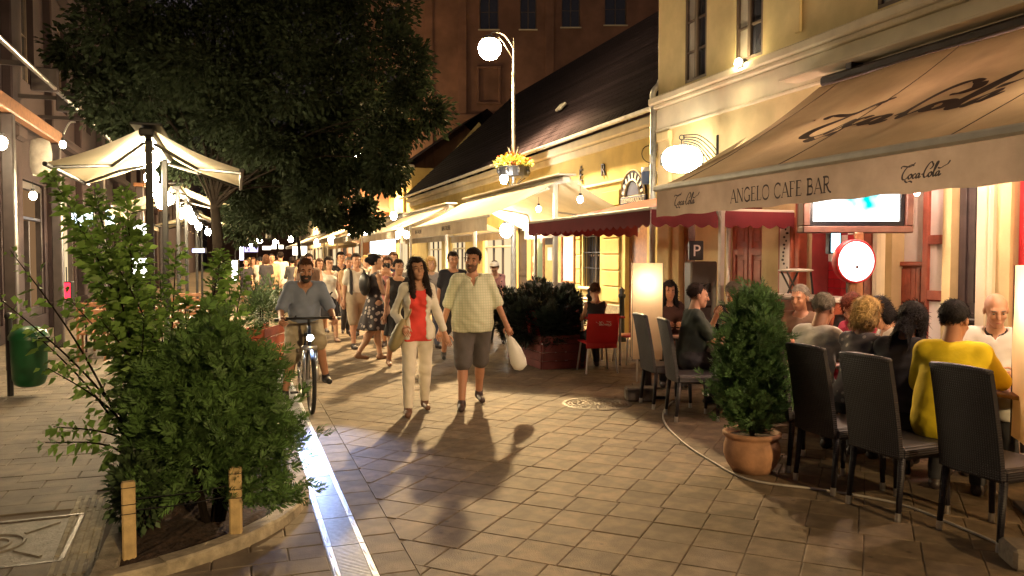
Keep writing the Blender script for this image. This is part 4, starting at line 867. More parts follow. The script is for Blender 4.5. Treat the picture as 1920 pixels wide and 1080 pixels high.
part('bracket', ov, M_black, lambda b: (b.tube([(0, 0, .2), (0, 0, .29)], .01, 6), b.lathe([(.028, 0), (.036, .008), (.044, 0), (.036, -.008), (.028, 0)], 14, Matrix.Translation((0, 0, .33)) @ Matrix.Rotation(math.pi / 2, 4, 'X')),
     [b.tube(spline([(.02, 0, .36 - k * .028), (wloc.x * .45, wloc.y * .45, .37 - k * .05), (wloc.x * .8, wloc.y * .8, .25 - k * .08), (wloc.x, wloc.y, .12 - k * .085)], 6), .009, 5) for k in range(5)], b.box((wloc.x, wloc.y, .1), (.05, .05, .55), bev=.008)), True)
fl = PX(1384, 117, 6.72); bf = thing('facade_floodlight', 'small lit floodlight on the string course under the upper window', 'floodlight', fl)
part('housing', bf, M_black, lambda b: (b.box((.07, 0, -.02), (.10, .16, .12), bev=.02), b.tube([(.1, 0, -.05), (.14, 0, -.14)], .012, 6))); part('lens', bf, glow('flood_lens', (1, .78, .40), 260), lambda b: b.ell((.0, 0, 0), (.03, .075, .055), 12, 8), True)
# drain pipes
dp = thing('downpipe', 'zinc downpipe with funnel where the two yellow houses meet', 'downpipe', (0, 0, 0))
q = Vector((XS - .12, yc + .12, 0))
part('pipe', dp, M_zinc, lambda b: (b.tube([(XA - .06, yc + .06, 0), (XA - .06, yc + .06, 4.25)], .055, 10), b.tube(spline([(x0_ - .07, yc + .25, 4.5), (x0_ - .07, yc + .25, 4.15), (XA + .3, yc + .14, 3.75), (XA - .04, yc + .07, 3.5), (XA - .06, yc + .06, 3.2)], 6), .05, 10)), True)
part('funnel', dp, M_zinc, lambda b: b.lathe([(.05, 4.25), (.06, 4.3), (.12, 4.42), (.13, 4.56), (.115, 4.56)], 12, Matrix.Translation((x0_ - .07, yc + .25, 0))), True)
part('elbow', dp, M_zinc, lambda b: b.tube(spline([(XA - .06, yc + .06, 4.2), (XA - .06, yc + .07, 4.5), (XA + .08, yc + .08, 4.7), (XA + .1, yc + .08, 5.1), (XA + .1, yc + .08, 8.1)], 6), .05, 10), True)
# optician signs
zp = PX(1186, 366, XS - .06); zo = thing('arched_shop_sign', 'dark blue arched sign lettered MÁRKABOLT on the yellow wall', 'shop sign', zp, 0)
ZM = fac_right(0)
M_navy = mat('navy_sign', (.02, .02, .07), .4, var=.1); rz_ = .52
arcp = [(rz_ * math.cos(t), rz_ * math.sin(t)) for t in [math.pi * k / 20 for k in range(21)]]
part('panel', zo, M_navy, lambda b: b.add([(p[0], 0, p[1]) for p in arcp] + [(p[0], .05, p[1]) for p in arcp], [tuple(range(21))] + [(k, k + 1, 22 + k, 21 + k) for k in range(20)], ZM))
part('rim', zo, M_cream, lambda b: b.tube([(p[0] * 1.02, -.01, p[1] * 1.02) for p in arcp], .018, 6, ZM)); part('sun_arc', zo, M_white, lambda b: (b.tube([(p[0] * .62, -.012, p[1] * .62) for p in arcp], .022, 6, ZM), [b.box((.78 * rz_ * math.cos(t), -.012, .78 * rz_ * math.sin(t)), (.06, .01, .13), ZM, ry=-(t - math.pi / 2)) for t in [math.pi * (k + .5) / 9 for k in range(9)]]))
part('name_board', zo, M_navy, lambda b: b.box((0, .02, -.10), (1.12, .06, .17), ZM, bev=.01))
for tx_, xo_ in (('ZEISS', -.36), ('MÁRKABOLT', .15)): text_mesh(tx_, .13, ZM @ Matrix.Translation((xo_, -.015, -.145)) @ Matrix.Rotation(math.pi / 2, 4, 'X'), zo, 'lettering', M_white, .003)
dr = PX(1217, 330, XS - .5); ds = thing('drum_sign', 'small blue and white drum sign hanging beside the downpipe', 'shop sign', dr)
part('drum', ds, [mat('blue_drum', (.06, .12, .32), .4, var=.1), M_white], lambda b: (b.lathe([(0, -.15), (.15, -.15), (.15, .08)], 16), setattr(b, 'mi', 1), b.lathe([(.15, .08), (.15, .16), (0, .16)], 16)), True)
part('ring', ds, M_black, lambda b: (b.lathe([(.15, 0), (.16, .008), (.168, 0), (.16, -.008), (.15, 0)], 20, Matrix.Translation((0, 0, .42)) @ Matrix.Rotation(math.pi / 2, 4, 'X')), b.tube([(0, 0, .16), (0, 0, .26)], .008, 5), b.tube([(0, 0, .58), (.45, 0, .6)], .012, 5)))
# television in its wooden box
tvp = PD(1609, 384, 8.0); tv = thing('television', 'flat television in a wooden frame hung under the tan awning', 'television', tvp, -YAW)
part('frame', tv, mat('tv_wood', (.09, .035, .025), .5, var=.25, scale=12), lambda b: [b.box(c, d, bev=.01) for c, d in (((0, .06, -.25), (1.12, .16, .07)), ((0, .06, .39), (1.12, .16, .07)), ((-.525, .06, .07), (.07, .158, .57)), ((.525, .06, .07), (.07, .158, .57)), ((0, .15, .07), (1.12, .02, .7)))])
part('bezel', tv, mat('tv_black', (.01, .01, .014), .15, var=.1), lambda b: [b.box(c, d, bev=.004) for c, d in (((0, .05, -.19), (.97, .05, .05)), ((0, .05, .33), (.97, .05, .04)), ((-.465, .05, .07), (.04, .05, .48)), ((.465, .05, .07), (.04, .05, .48)))])
m = bpy.data.materials.new('tv_picture'); m.use_nodes = True; n = m.node_tree.nodes; l = m.node_tree.links; n.clear()
tcn = n.new('ShaderNodeTexCoord'); no = n.new('ShaderNodeTexNoise'); no.inputs['Scale'].default_value = 3.2; l.new(tcn.outputs['Object'], no.inputs['Vector'])
cr = n.new('ShaderNodeValToRGB'); e_ = cr.color_ramp.elements; e_[0].position = .36; e_[0].color = (.0, .30, .28, 1); e_[1].position = .50; e_[1].color = (1, 1, .97, 1); e3 = cr.color_ramp.elements.new(.43); e3.color = (.45, .75, .95, 1)
l.new(no.outputs[0], cr.inputs[0]); em = n.new('ShaderNodeEmission'); em.inputs[1].default_value = 2.2; l.new(cr.outputs[0], em.inputs[0]); oo = n.new('ShaderNodeOutputMaterial'); l.new(em.outputs[0], oo.inputs[0])
part('screen', tv, m, lambda b: b.quad((-.445, .055, -.165), (.445, .055, -.165), (.445, .055, .31), (-.445, .055, .31)))
[part('hanger', tv, M_wood, lambda b: b.box((x_, .1, .62), (.06, .06, .5), bev=.008)) for x_ in (-.4, .4)]
# round lit sign on a post
rsp = PD(1599, 490, 7.7); rs = thing('round_lit_sign', 'round white lit sign with red rim on a wooden post', 'illuminated sign', (rsp.x, rsp.y, 0), -YAW + R(10))
Mr = Matrix.Translation((0, 0, rsp.z)) @ Matrix.Rotation(math.pi / 2, 4, 'X')
part('rim', rs, M_red, lambda b: b.lathe([(.0, -.03), (.205, -.03), (.213, -.02), (.213, .055), (.206, .066), (.194, .066), (.194, .05)], 32, Mr), True)
part('face', rs, glow('round_face', (1, .95, .93), 3.0), lambda b: b.lathe([(0, .06), (.192, .055)], 32, Mr)); part('mark', rs, M_ink, lambda b: (b.ell((.005, -.064, rsp.z - .055), (.016, .002, .018), 8, 5), b.tube([(.03 * math.cos(t), -.064, rsp.z - .095 - .028 * math.sin(t)) for t in [math.pi * k / 8 for k in range(9)]], .004, 5), b.box((0, -.062, rsp.z + .13), (.05, .003, .006)), b.box((-.015, -.062, rsp.z + .115), (.006, .003, .03)), b.box((.015, -.062, rsp.z + .115), (.006, .003, .03))))
part('post', rs, M_wood, lambda b: (b.box((0, .03, (rsp.z - .2) / 2), (.07, .07, rsp.z - .2), bev=.01), b.box((0, .03, .03), (.4, .4, .06), bev=.01))); part('flex', rs, M_black, lambda b: b.tube(spline([(-.06, 0, rsp.z - .2), (-.07, -.02, rsp.z - .4), (-.02, -.02, rsp.z - .55), (-.02, 0, rsp.z - .9)], 5), .006, 5))
part('stay', rs, M_wood, lambda b: b.box((.16, .15, .95), (.09, .05, 1.9), bev=.01))
nl = PD(1567, 455, 9.0); lightbox('neon_sign', 'small cyan neon bottle sign inside the cafe entry', nl, .10, .22, glow('cyan_neon', (.35, .8, 1), 3.0), hang=.5)
el = bulb('warm pink lamp hanging in the cafe entry', PX(1570, 395, XA + .9) , .09, glow('entry_lamp', (1, .62, .50), 220)); 
el2 = bulb('hidden warm lamp under the tan awning by the television', Vector((6.3, 5.4, 2.75)), .07, glow('awning_lamp', (1, .60, .45), 260))
el5 = bulb('added warm fill lamp, unseen under the tan awning over the middle table', Vector((5.55, 6.25, 2.46)), .06, glow('awning_fill_lamp', (1, .70, .50), 560))  # fill lamp added behind the canopy to brighten the guests
el6 = bulb('added warm fill lamp, unseen under the tan awning over the right table', Vector((5.4, 3.9, 2.42)), .06, glow('awning_fill_lamp', (1, .70, .50), 560))  # fill lamp added outside the view, brightens the right table
el3 = bulb('warm lamp under the far end of the tan awning', Vector((6.3, 7.9, 2.75)), .06, glow('awning_lamp', (1, .60, .45), 260))
el4 = bulb('warm lamp in the open cafe doorway', PX(1719, 360, XA - .1), .035, glow('door_lamp', (1, .55, .45), 25))
# counter with a folded stool on it
ct = PD(1560, 580, 9.0); co_ = thing('bar_counter', 'white bar counter at the cafe entry', 'counter', (6.35, 7.6, 0), R(0))
part('body', co_, M_redwood, lambda b: b.box((0, 0, .58), (.5, 1.3, 1.16), bev=.01)); part('top', co_, M_white, lambda b: b.box((0, 0, 1.18), (.6, 1.4, .04), bev=.012))
st = thing('folding_stool', 'white topped folding stool standing on the bar counter', 'stool', (6.3, 7.78, 1.2), -YAW)
part('seat', st, M_white, lambda b: b.ell((0, 0, .30), (.21, .17, .022), 24, 6), True); part('leg', st, M_black, lambda b: (b.tube([(-.14, .1, .28), (.0, .1, .01), (.11, .1, .02)], .012, 6), b.tube([(.06, .1, .28), (-.06, .1, .02)], .012, 6))); part('leg', st, M_black, lambda b: (b.tube([(-.14, -.1, .28), (.0, -.1, .01), (.11, -.1, .02)], .012, 6), b.tube([(.14, -.1, .28), (.17, -.1, .02)], .012, 6)))

# ------------------------------------------------------------------ terrace furniture
m = mat('rattan', (.013, .010, .015), .55, var=.25, scale=25); n = m.node_tree.nodes; l = m.node_tree.links
tcn = n.new('ShaderNodeTexCoord'); ws = []
for d_ in ('X', 'Z'):
    wv = n.new('ShaderNodeTexWave'); wv.bands_direction = d_; wv.inputs['Scale'].default_value = 22; l.new(tcn.outputs['Object'], wv.inputs['Vector']); ws.append(wv)
mm = n.new('ShaderNodeMath'); mm.operation = 'MULTIPLY'; l.new(ws[0].outputs[1], mm.inputs[0]); l.new(ws[1].outputs[1], mm.inputs[1])
bp = n.new('ShaderNodeBump'); bp.inputs['Strength'].default_value = .6; bp.inputs['Distance'].default_value = .006; l.new(mm.outputs[0], bp.inputs['Height']); l.new(bp.outputs[0], n['Principled BSDF'].inputs['Normal'])
M_rattan = m
def make_rattan(label):
    t = thing('rattan_chair', label, 'chair', (0, 0, 0), 0, 'dark rattan chairs of the cafe')
    def back(b):
        def f(s_):
            return lambda u, v: ((u - .5) * (.415 - .015 * v), -.215 - .10 * v ** 1.3 - .018 * math.sin(math.pi * u) + s_ * .016, .40 + .61 * v + (.012 * math.sin(math.pi * u) if v > .95 else 0))
        b.grid(f(1), 6, 10); b.grid(f(-1), 6, 10)
        for u0 in (0, 1):
            for k in range(10):
                a, c = f(1)(u0, k / 10), f(1)(u0, (k + 1) / 10); e, g_ = f(-1)(u0, k / 10), f(-1)(u0, (k + 1) / 10); b.quad(a, c, g_, e)
        for k in range(6): b.quad(f(1)(k / 6, 1), f(1)((k + 1) / 6, 1), f(-1)((k + 1) / 6, 1), f(-1)(k / 6, 1))
        b.tube([f(0)(k / 6, 1) for k in range(7)], .02, 6)
    part('backrest', t, M_rattan, back, True)
    part('seat', t, M_rattan, lambda b: b.box((0, 0, .425), (.44, .44, .09), bev=.025))
    for sx in (-1, 1):
        for sy in (-1, 1):
            lg = part('leg', t, M_rattan, lambda b: b.tube([(sx * .19, sy * .19, .42), (sx * .20, sy * (.20 if sy > 0 else .225), .05)], [.024, .017], 8), True)
            part('foot_cap', lg, M_alu, lambda b: b.tube([(sx * .20, sy * (.20 if sy > 0 else .225), .055), (sx * .20, sy * (.20 if sy > 0 else .228), 0)], .019, 10))
    return t
def rz_to(dx, dy): return math.atan2(-dx, dy)
ch0 = make_rattan('dark rattan chair farthest left, right behind the paper floor lamp')
CH = [(4.52, 7.72, rz_to(1, -.15), None), (4.42, 7.02, rz_to(1, -.28), 'second dark rattan chair from the paper floor lamp, left of the potted conifer'), (4.22, 5.16, rz_to(1, -.05), 'dark rattan chair half hidden behind the potted conifer'),
      (4.12, 4.58, rz_to(1, -.02), 'dark rattan chair behind the blonde woman'), (4.10, 4.02, rz_to(1, .05), 'dark rattan chair directly left of the man in yellow'), (4.24, 3.42, rz_to(1, .0), 'nearest dark rattan chair, right of the man in yellow'),
      (5.75, 7.75, rz_to(-1, -.1), 'dark rattan chair under the man in the black pullover'), (5.85, 6.75, rz_to(-1, 0), 'dark rattan chair of the man behind the conifer top'), (5.85, 5.95, rz_to(-1, 0), 'dark rattan chair of the woman in pink'), (5.8, 5.25, rz_to(-1, 0), 'dark rattan chair of the dark haired woman in white'), (5.85, 4.45, rz_to(-1, -.1), 'dark rattan chair of the bald man')]
for i, (x_, y_, r_, lb_) in enumerate(CH):
    if i == 0: ch0.location = (x_, y_, 0); ch0.rotation_euler = (0, 0, r_)
    else: copy_tree(ch0, None, (x_, y_, 0), r_, lb_)
def table(label, x_, y_, w_, l_, m, legm=M_black, h_=.74):
    t = thing('cafe_table', label, 'table', (x_, y_, 0)); part('tabletop', t, m, lambda b: b.box((0, 0, h_), (w_, l_, .03), bev=.01))
    for sx in (-1, 1):
        for sy in (-1, 1): part('leg', t, legm, lambda b: b.tube([(sx * (w_ / 2 - .06), sy * (l_ / 2 - .06), h_ - .015), (sx * (w_ / 2 - .06), sy * (l_ / 2 - .06), 0)], .018, 8))
    return t
M_ttop = mat('table_cloth_dark', (.22, .10, .07), .5, var=.2)
table('dark cafe table between the two men at the left', 5.1, 7.35, .75, 1.3, M_ttop); table('long dark cafe table behind the conifer', 5.05, 5.55, .72, 1.6, M_ttop); table('dark cafe table in front of the bald man', 5.12, 4.15, .72, 1.1, M_ttop)
M_glass = glass_mat('clear_glass'); M_beer = mat('beer', (.65, .33, .03), .2, var=.05, trans=.5)
def beer(label, x_, y_, z_=.755, full=.6):
    t = thing('beer_glass', label, 'glass', (x_, y_, z_), rng.uniform(0, 6)); part('glass', t, M_glass, lambda b: b.lathe([(.0, .004), (.036, .004), (.042, .16), (.039, .16), (.033, .015), (0, .015)], 16), True)
    part('drink', t, M_beer, lambda b: b.lathe([(0, .016), (.032, .016), (.032 + .006 * full, .016 + .14 * full), (0, .016 + .14 * full)], 14), True); part('handle', t, M_glass, lambda b: b.tube(spline([(.04, 0, .13), (.075, 0, .12), (.075, 0, .05), (.037, 0, .04)], 4), .007, 6), True)
beer('beer mug in front of the bald man', 5.2, 4.42); beer('second beer mug near the man in yellow', 5.0, 4.15, full=.4); beer('glass of beer by the blonde woman', 5.05, 5.0, full=.7); beer('glass by the woman in pink', 5.2, 5.9, full=.5); beer('glass on the left cafe table', 5.05, 7.5, full=.5)
def plate(label, x_, y_, z_=.756):
    t = thing('plate', label, 'plate', (x_, y_, z_)); part('dish', t, M_white, lambda b: b.lathe([(0, .004), (.07, .004), (.115, .018), (.118, .021), (.07, .009), (0, .008)], 24), True); part('food', t, mat('food', (.45, .2, .06), .6, var=.4, scale=40), lambda b: [b.ell((rng.uniform(-.04, .04), rng.uniform(-.04, .04), .018), (.03, .025, .016), 8, 5) for _ in range(5)], True)
plate('white plate of food on the left cafe table', 4.95, 7.15); plate('white plate by the white shirted man', 4.95, 5.45); plate('white plate near the dark jacket', 4.95, 4.72); plate('white plate by the bald man', 5.25, 4.2)
mn = thing('menu_stand', 'small black menu board with chalk writing behind the conifer', 'menu board', PD(1424, 575, 8.0), -YAW); part('board', mn, M_black, lambda b: b.box((0, 0, -.02), (.26, .02, .36), ry=R(6), bev=.005)); part('chalk_writing', mn, M_white, lambda b: [b.box((-.01, -.013, .10 - k * .045), (.17 - .03 * (k % 3), .002, .012), ry=R(6)) for k in range(4)]); part('stand', mn, M_wood, lambda b: b.box((0, .05, -.7), (.05, .03, 1.05)))
# red plastic chairs
M_redp = mat('red_plastic', (.55, .025, .03), .38, var=.06)
def make_red(label):
    t = thing('red_chair', label, 'chair', (0, 0, 0), 0, 'red plastic cafe chairs')
    part('shell', t, M_redp, lambda b: (b.grid(lambda u, v: ((u - .5) * (.47 - .03 * abs(v - .5)), -.20 - .09 * v - .03 * math.sin(math.pi * u), .44 + .42 * v), 8, 8), b.grid(lambda u, v: ((u - .5) * .47, -.205 - .09 * v - .03 * math.sin(math.pi * u) - .012, .44 + .42 * v), 8, 8), b.box((0, .02, .435), (.46, .46, .025), bev=.01), b.box((0, -.205, .41), (.46, .03, .1), bev=.01)), True)
    Mt = frame((.11, -.34, .70), (-1, 0, 0), (0, .2, 1)); part('lettering', t, M_white, lambda b: cola(b, Mt, .22, bold=1.3))
    for sx in (-1, 1):
        for sy in (-1, 1): part('leg', t, M_alu, lambda b: b.tube([(sx * .19, sy * .19, .43), (sx * .235, sy * .235, 0)], .0135, 8))
    return t
rcp = G(1131, 700); rc0 = make_red('red plastic chair with white script, seen from behind, woman seated'); rc0.location = (rcp.x, rcp.y + .2, 0); rc0.rotation_euler = (0, 0, R(-8))
for x_, y_, r_, lb_ in ((rcp.x - .45, rcp.y + 1.0, rz_to(1, 0), 'red plastic chair beside the box planter'), (rcp.x + .35, rcp.y + 1.9, rz_to(0, -1), 'red plastic chair facing the seated woman'), (rcp.x + .95, rcp.y + .9, rz_to(-1, 0), 'red plastic chair behind the paper floor lamp'), (rcp.x + .1, rcp.y + 3.0, rz_to(1, .2), 'farther red plastic chair under the cream awning')):
    copy_tree(rc0, None, (x_, y_, 0), r_, lb_)
table('cafe table with red cloth before the seated woman', rcp.x + .3, rcp.y + 1.0, .75, .75, mat('red_cloth', (.30, .02, .03), .8, var=.1), M_alu)
def round_table(label, x_, y_):
    t = thing('round_table', label, 'table', (x_, y_, 0)); part('tabletop', t, M_white, lambda b: b.lathe([(0, .745), (.36, .745), (.37, .735), (.36, .72), (0, .72)], 28)); part('pedestal', t, M_black, lambda b: (b.tube([(0, 0, 0), (0, 0, .72)], .03, 10), b.lathe([(0, .03), (.22, .02), (.24, 0)], 20)))
q = G(1085, 620); round_table('white round table under the cream awning', q.x, q.y); q = G(1040, 612); round_table('second white round table beside the lamp post', q.x - .2, q.y + 1.2)
for (px_, lb_) in ((1106, 'black bollard left of the seated woman'), (1166, 'black bollard right of the seated woman')):
    q = PD(px_, 600, 15.5); t = thing('bollard', lb_, 'bollard', (q.x, q.y, 0)); part('post', t, M_black, lambda b: b.lathe([(.09, 0), (.09, .1), (.055, .15), (.05, .85), (.075, .88), (.075, .92), (.045, .95), (.06, 1.02), (.0, 1.08)], 14), True)
fb2 = PD(1030, 560, 16); t = thing('terrace_barrier', 'dark wooden rail barrier under the cream awning', 'barrier', (fb2.x, fb2.y, 0), R(3)); part('rail', t, M_dark, lambda b: b.box((0, 0, 1.05), (.06, 2.2, .22), bev=.01)); part('post', t, M_dark, lambda b: b.box((0, -1.05, .5), (.08, .08, 1.0))); part('post', t, M_dark, lambda b: b.box((0, 1.05, .5), (.08, .08, 1.0)))
# paper floor lamps (bulb inside a translucent shade)
M_shade = mat('paper_shade', (.86, .70, .52), .9, var=.06, scale=4, trans=.72)
def floor_lamp(label, x_, y_, z0, z1, rz, e=1.0):
    t = thing('floor_lamp', label, 'floor lamp', (x_, y_, 0), rz, 'paper floor lamps of the cafe'); w_ = .185
    part('shade', t, M_shade, lambda b: [b.grid(lambda u, v: ((u - .5) * 2 * w_ * (1 + .02 * math.sin(5 * v)), -w_ + .006 * math.sin(9 * v + 3 * u), z0 + (z1 - z0) * v), 6, 14, Matrix.Rotation(k * math.pi / 2, 4, 'Z')) for k in range(4)], True)
    part('frame', t, M_dark, lambda b: ([b.tube([(sx * w_ * 1.01, sy * w_ * 1.01, z0 - .02), (sx * w_ * 1.01, sy * w_ * 1.01, z1)], .004, 4) for sx in (-1, 1) for sy in (-1, 1)], b.box((0, 0, z0 - .03), (.2, .2, .02)), b.tube([(0, 0, .05), (0, 0, z0 + .5)], .014, 6)))
    part('bulb', t, glow('floor_lamp_bulb', (1, .74, .44), 60), lambda b: b.ell((0, 0, z0 + (z1 - z0) * .80), (.05, .05, .07), 12, 8), True)
    part('leg', t, M_dark, lambda b: b.box((.02, 0, z0 / 2), (.09, .09, z0), bev=.01)); part('leg', t, M_alu, lambda b: b.tube([(-.12, -.08, z0), (-.12, -.08, .08)], .012, 6)); part('foot', t, M_dark, lambda b: b.box((0, 0, .015), (.34, .34, .03), bev=.006))
q = PD(1213, 483, 10.0); floor_lamp('tall square paper floor lamp glowing beside the red chairs', q.x, q.y, .38, 1.58, R(-25))
q = PD(1982, 483, 5.0); floor_lamp('glowing paper floor lamp at the right edge of the picture', q.x, q.y, .46, 1.60, R(-38))
# parking meter
q = PD(1314, 483, 10.6); pm = thing('parking_meter', 'grey parking meter cabinet with a white P on a dark sign', 'parking meter', (q.x, q.y, 0), -YAW + R(8))
part('cabinet', pm, mat('meter_grey', (.10, .095, .095), .5, metal=.3, var=.15), lambda b: b.box((0, 0, .80), (.37, .25, 1.6), bev=.02)); part('sign', pm, M_navy if False else mat('p_sign', (.012, .014, .02), .35, var=.1), lambda b: b.box((-.07, 0, 1.745), (.20, .05, .26), bev=.01))
text_mesh('P', .22, Matrix.Translation((-.07, -.03, 1.67)) @ Matrix.Rotation(math.pi / 2, 4, 'X'), pm, 'letter', M_white, .003); part('display', pm, M_black, lambda b: b.box((0, -.127, 1.25), (.18, .01, .12))); part('slot', pm, M_black, lambda b: b.box((.06, -.127, 1.0), (.08, .01, .03)))
# stone blocks, cable, pot
q = G(1206, 752); t = thing('stone_block', 'rough grey stone block beside the round manhole', 'stone block', (q.x, q.y + .08, 0), R(-22)); part('block', t, mat('block_stone', (.17, .14, .11), .9, var=.35, scale=14, bump=.6, bscale=50), lambda b: b.box((0, 0, .075), (.34, .24, .15), bev=.018)); part('foot', t, M_black, lambda b: b.box((.22, .08, .02), (.2, .06, .03)))
q = G(1935, 1062); t = thing('stone_block', 'grey stone block in the lower right corner', 'stone block', (q.x, q.y, 0), R(-30)); part('block', t, MATS['block_stone'], lambda b: b.box((0, 0, .06), (.26, .22, .12), bev=.018))
cb = thing('power_cable', 'pale cable lying in a curve along the edge of the terrace', 'cable', (0, 0, 0))
part('cable', cb, mat('cable_grey', (.42, .38, .33), .6, var=.2), lambda b: b.tube(spline([tuple(G(x_, y_, .009)) for x_, y_ in ((1262, 752), (1246, 768), (1244, 786), (1258, 808), (1292, 838), (1340, 868), (1382, 891), (1432, 905), (1560, 921), (1690, 946), (1790, 984), (1892, 1028), (1990, 1075))], 6), .009, 6), True)
q = G(1435, 893); pot = thing('clay_pot', 'round terracotta pot holding the conifer at the terrace edge', 'plant pot', (q.x, q.y + .17, 0))
M_terra = mat('terracotta', (.46, .24, .13), .8, var=.2, scale=10, bump=.25, bscale=60, stain=.2)
part('body', pot, M_terra, lambda b: b.lathe([(.0, 0), (.145, 0), (.185, .06), (.212, .13), (.212, .20), (.195, .25), (.192, .265), (.218, .275), (.222, .30), (.21, .312), (.185, .30), (.18, .25), (0, .25)], 36), True); part('earth', pot, M_soil, lambda b: b.lathe([(0, .275), (.183, .27)], 20))
POT = Vector((q.x, q.y + .17, 0))
# box planter
q = G(1016, 694); bp0 = Vector((q.x, q.y, 0)); bpl = thing('box_planter', 'dark red wooden box planter with evergreens', 'planter', (q.x, q.y, 0), R(0))
for k in range(4):
    part('plank', bpl, mat('planter_red', (.14, .028, .03), .6, var=.25, scale=8), lambda b: (b.box((.36, .0, .065 + k * .125), (.70, .03, .118), bev=.008), b.box((.0, .76, .065 + k * .125), (.03, 1.5, .118), bev=.008), b.box((.72, .76, .065 + k * .125), (.03, 1.5, .118), bev=.008)))
part('soil', bpl, M_soil, lambda b: b.box((.36, .76, .44), (.68, 1.46, .06)))
q = PD(475, 632, 11.5); tp_ = Vector((q.x, q.y, 0)); pl2 = thing('box_planter', 'small orange red box planter at the end of the left terrace', 'planter', (q.x, q.y, 0), -YAW)
for k in range(4): part('plank', pl2, mat('planter_orange', (.36, .08, .035), .6, var=.2), lambda b: [b.box(c, d, bev=.006) for c, d in (((0, 0, .09 + k * .15), (.32, .03, .14)), ((-.15, .6, .09 + k * .15), (.03, 1.18, .14)), ((.15, .6, .09 + k * .15), (.03, 1.18, .14)))])
part('soil', pl2, M_soil, lambda b: b.box((0, .6, .5), (.28, 1.16, .06)))
# litter bin
q = G(20, 742); bn = thing('litter_bin', 'green litter bin on a dark post at the left edge', 'litter bin', (q.x, q.y, 0), R(-30))
M_grn = mat('bin_green', (.012, .10, .035), .35, var=.12)
part('post', bn, M_black, lambda b: (b.tube([(0, 0, 0), (0, 0, .92)], .035, 10), b.ell((0, 0, .95), (.05, .05, .05), 10, 6)))
Mb_ = Matrix.Translation((.25, .02, 0))
part('bucket', bn, M_grn, lambda b: b.lathe([(0, .12), (.11, .12), (.16, .15), (.185, .22), (.20, .66), (.205, .70)], 20, Mb_), True); part('lid', bn, M_grn, lambda b: b.lathe([(.215, .68), (.215, .72), (.18, .79), (.09, .83), (0, .84)], 20, Mb_), True)
part('latch', bn, M_black, lambda b: b.box((.455, .02, .68), (.05, .16, .08), bev=.01)); part('clamp', bn, M_black, lambda b: b.box((.04, .01, .5), (.06, .08, .05))); part('clamp', bn, M_black, lambda b: b.box((.05, .01, .3), (.06, .08, .05)))
# stakes and wire round the bed
stk = thing('wooden_stake', 'squat wooden stake with wires at the left front of the bed', 'stake', G(243, 1062), R(10), 'stakes in the planted bed'); M_stk = mat('stake_wood', (.50, .36, .17), .8, var=.25, scale=16, bump=.3)
part('shaft', stk, M_stk, lambda b: b.box((0, 0, .21), (.068, .05, .44), bev=.008)); [part('wire_wrap', stk, M_black, lambda b: b.box((0, 0, z_), (.073, .055, .004))) for z_ in (.26, .31, .40)]
stk.location.z = .03; q = G(443, 1022); copy_tree(stk, None, (q.x, q.y, .02), R(-8), 'squat wooden stake with wires at the right front of the bed')
q = PD(480, 760, 6.6); copy_tree(stk, None, (.25, 6.9, .03), R(5), 'wooden stake mostly hidden behind the shrub')
wr = thing('fence_wire', 'thin wires strung between the wooden stakes of the bed', 'wire', (0, 0, 0)); s1 = stk.location; s2 = Vector((G(443, 1022).x, G(443, 1022).y, .02))
part('wire', wr, M_black, lambda b: [b.tube([s1 + Vector((0, 0, z_)), (s1 + s2) / 2 + Vector((0, 0, z_ - .01)), s2 + Vector((0, 0, z_)), Vector((.30, 5.9, z_ + .02))], .003, 4) for z_ in (.27, .33)])

# ------------------------------------------------------------------ left terrace structure
lt = thing('metal_awning_rail', 'triple metal awning rail running along the left house above the terrace', 'awning rail', (0, 0, 0))
pA, pB = PX(-25, 55, -3.2), PX(205, 268, -3.2)
M_rail = mat('rail_metal', (.42, .37, .35), .35, metal=.8, var=.3, scale=3)
for k in range(4): part('rail', lt, M_rail, lambda b: b.box((-3.2 + k * .11, (8 + pB.y) / 2, pA.z - .10 * k + .03), (.06, pB.y - 8, .05), bev=.012))
for y_ in (PX(62, 140, -3.2).y, PX(110, 185, -3.2).y): part('end_cap', lt, M_dark, lambda b: b.box((-3.03, y_, pA.z - .12), (.42, .10, .40), bev=.02))
for y_ in (12, 15, 18, 20.5): part('wall_arm', lt, M_dark, lambda b: b.box((-3.7, y_, pA.z + .05), (1.0, .06, .08)))
wb = thing('wooden_beam', 'brown wooden beam of the left terrace with a hanging cloth', 'beam', (0, 0, 0)); qa, qb = PX(-20, 175, -3.1), PX(108, 262, -3.1)
part('beam', wb, M_wood, lambda b: b.box((-3.1, (8 + qb.y) / 2, qa.z), (.16, qb.y - 8, .22), bev=.02)); [part('post', wb, M_dark, lambda b: b.box((-3.1, y_, qa.z / 2 - .06), (.16, .16, qa.z - .12), bev=.015)) for y_ in (qb.y - .2, qb.y - 3.4)]
part('hook', wb, M_alu, lambda b: b.tube(spline([(-3.0, qb.y, qa.z + .1), (-2.9, qb.y, qa.z + .3), (-2.8, qb.y, qa.z + .32)], 4), .015, 5))
q = PX(76, 262, -2.85); hc = thing('hanging_cloth', 'white gathered cloth hanging below the wooden beam', 'cloth', q)
part('cloth', hc, mat('old_cloth', (.42, .38, .33), .9, var=.2, scale=9, trans=.2), lambda b: b.lathe([(.04, .02), (.13, -.02), (.155, -.2), (.15, -.42), (.12, -.55)], 18), True)
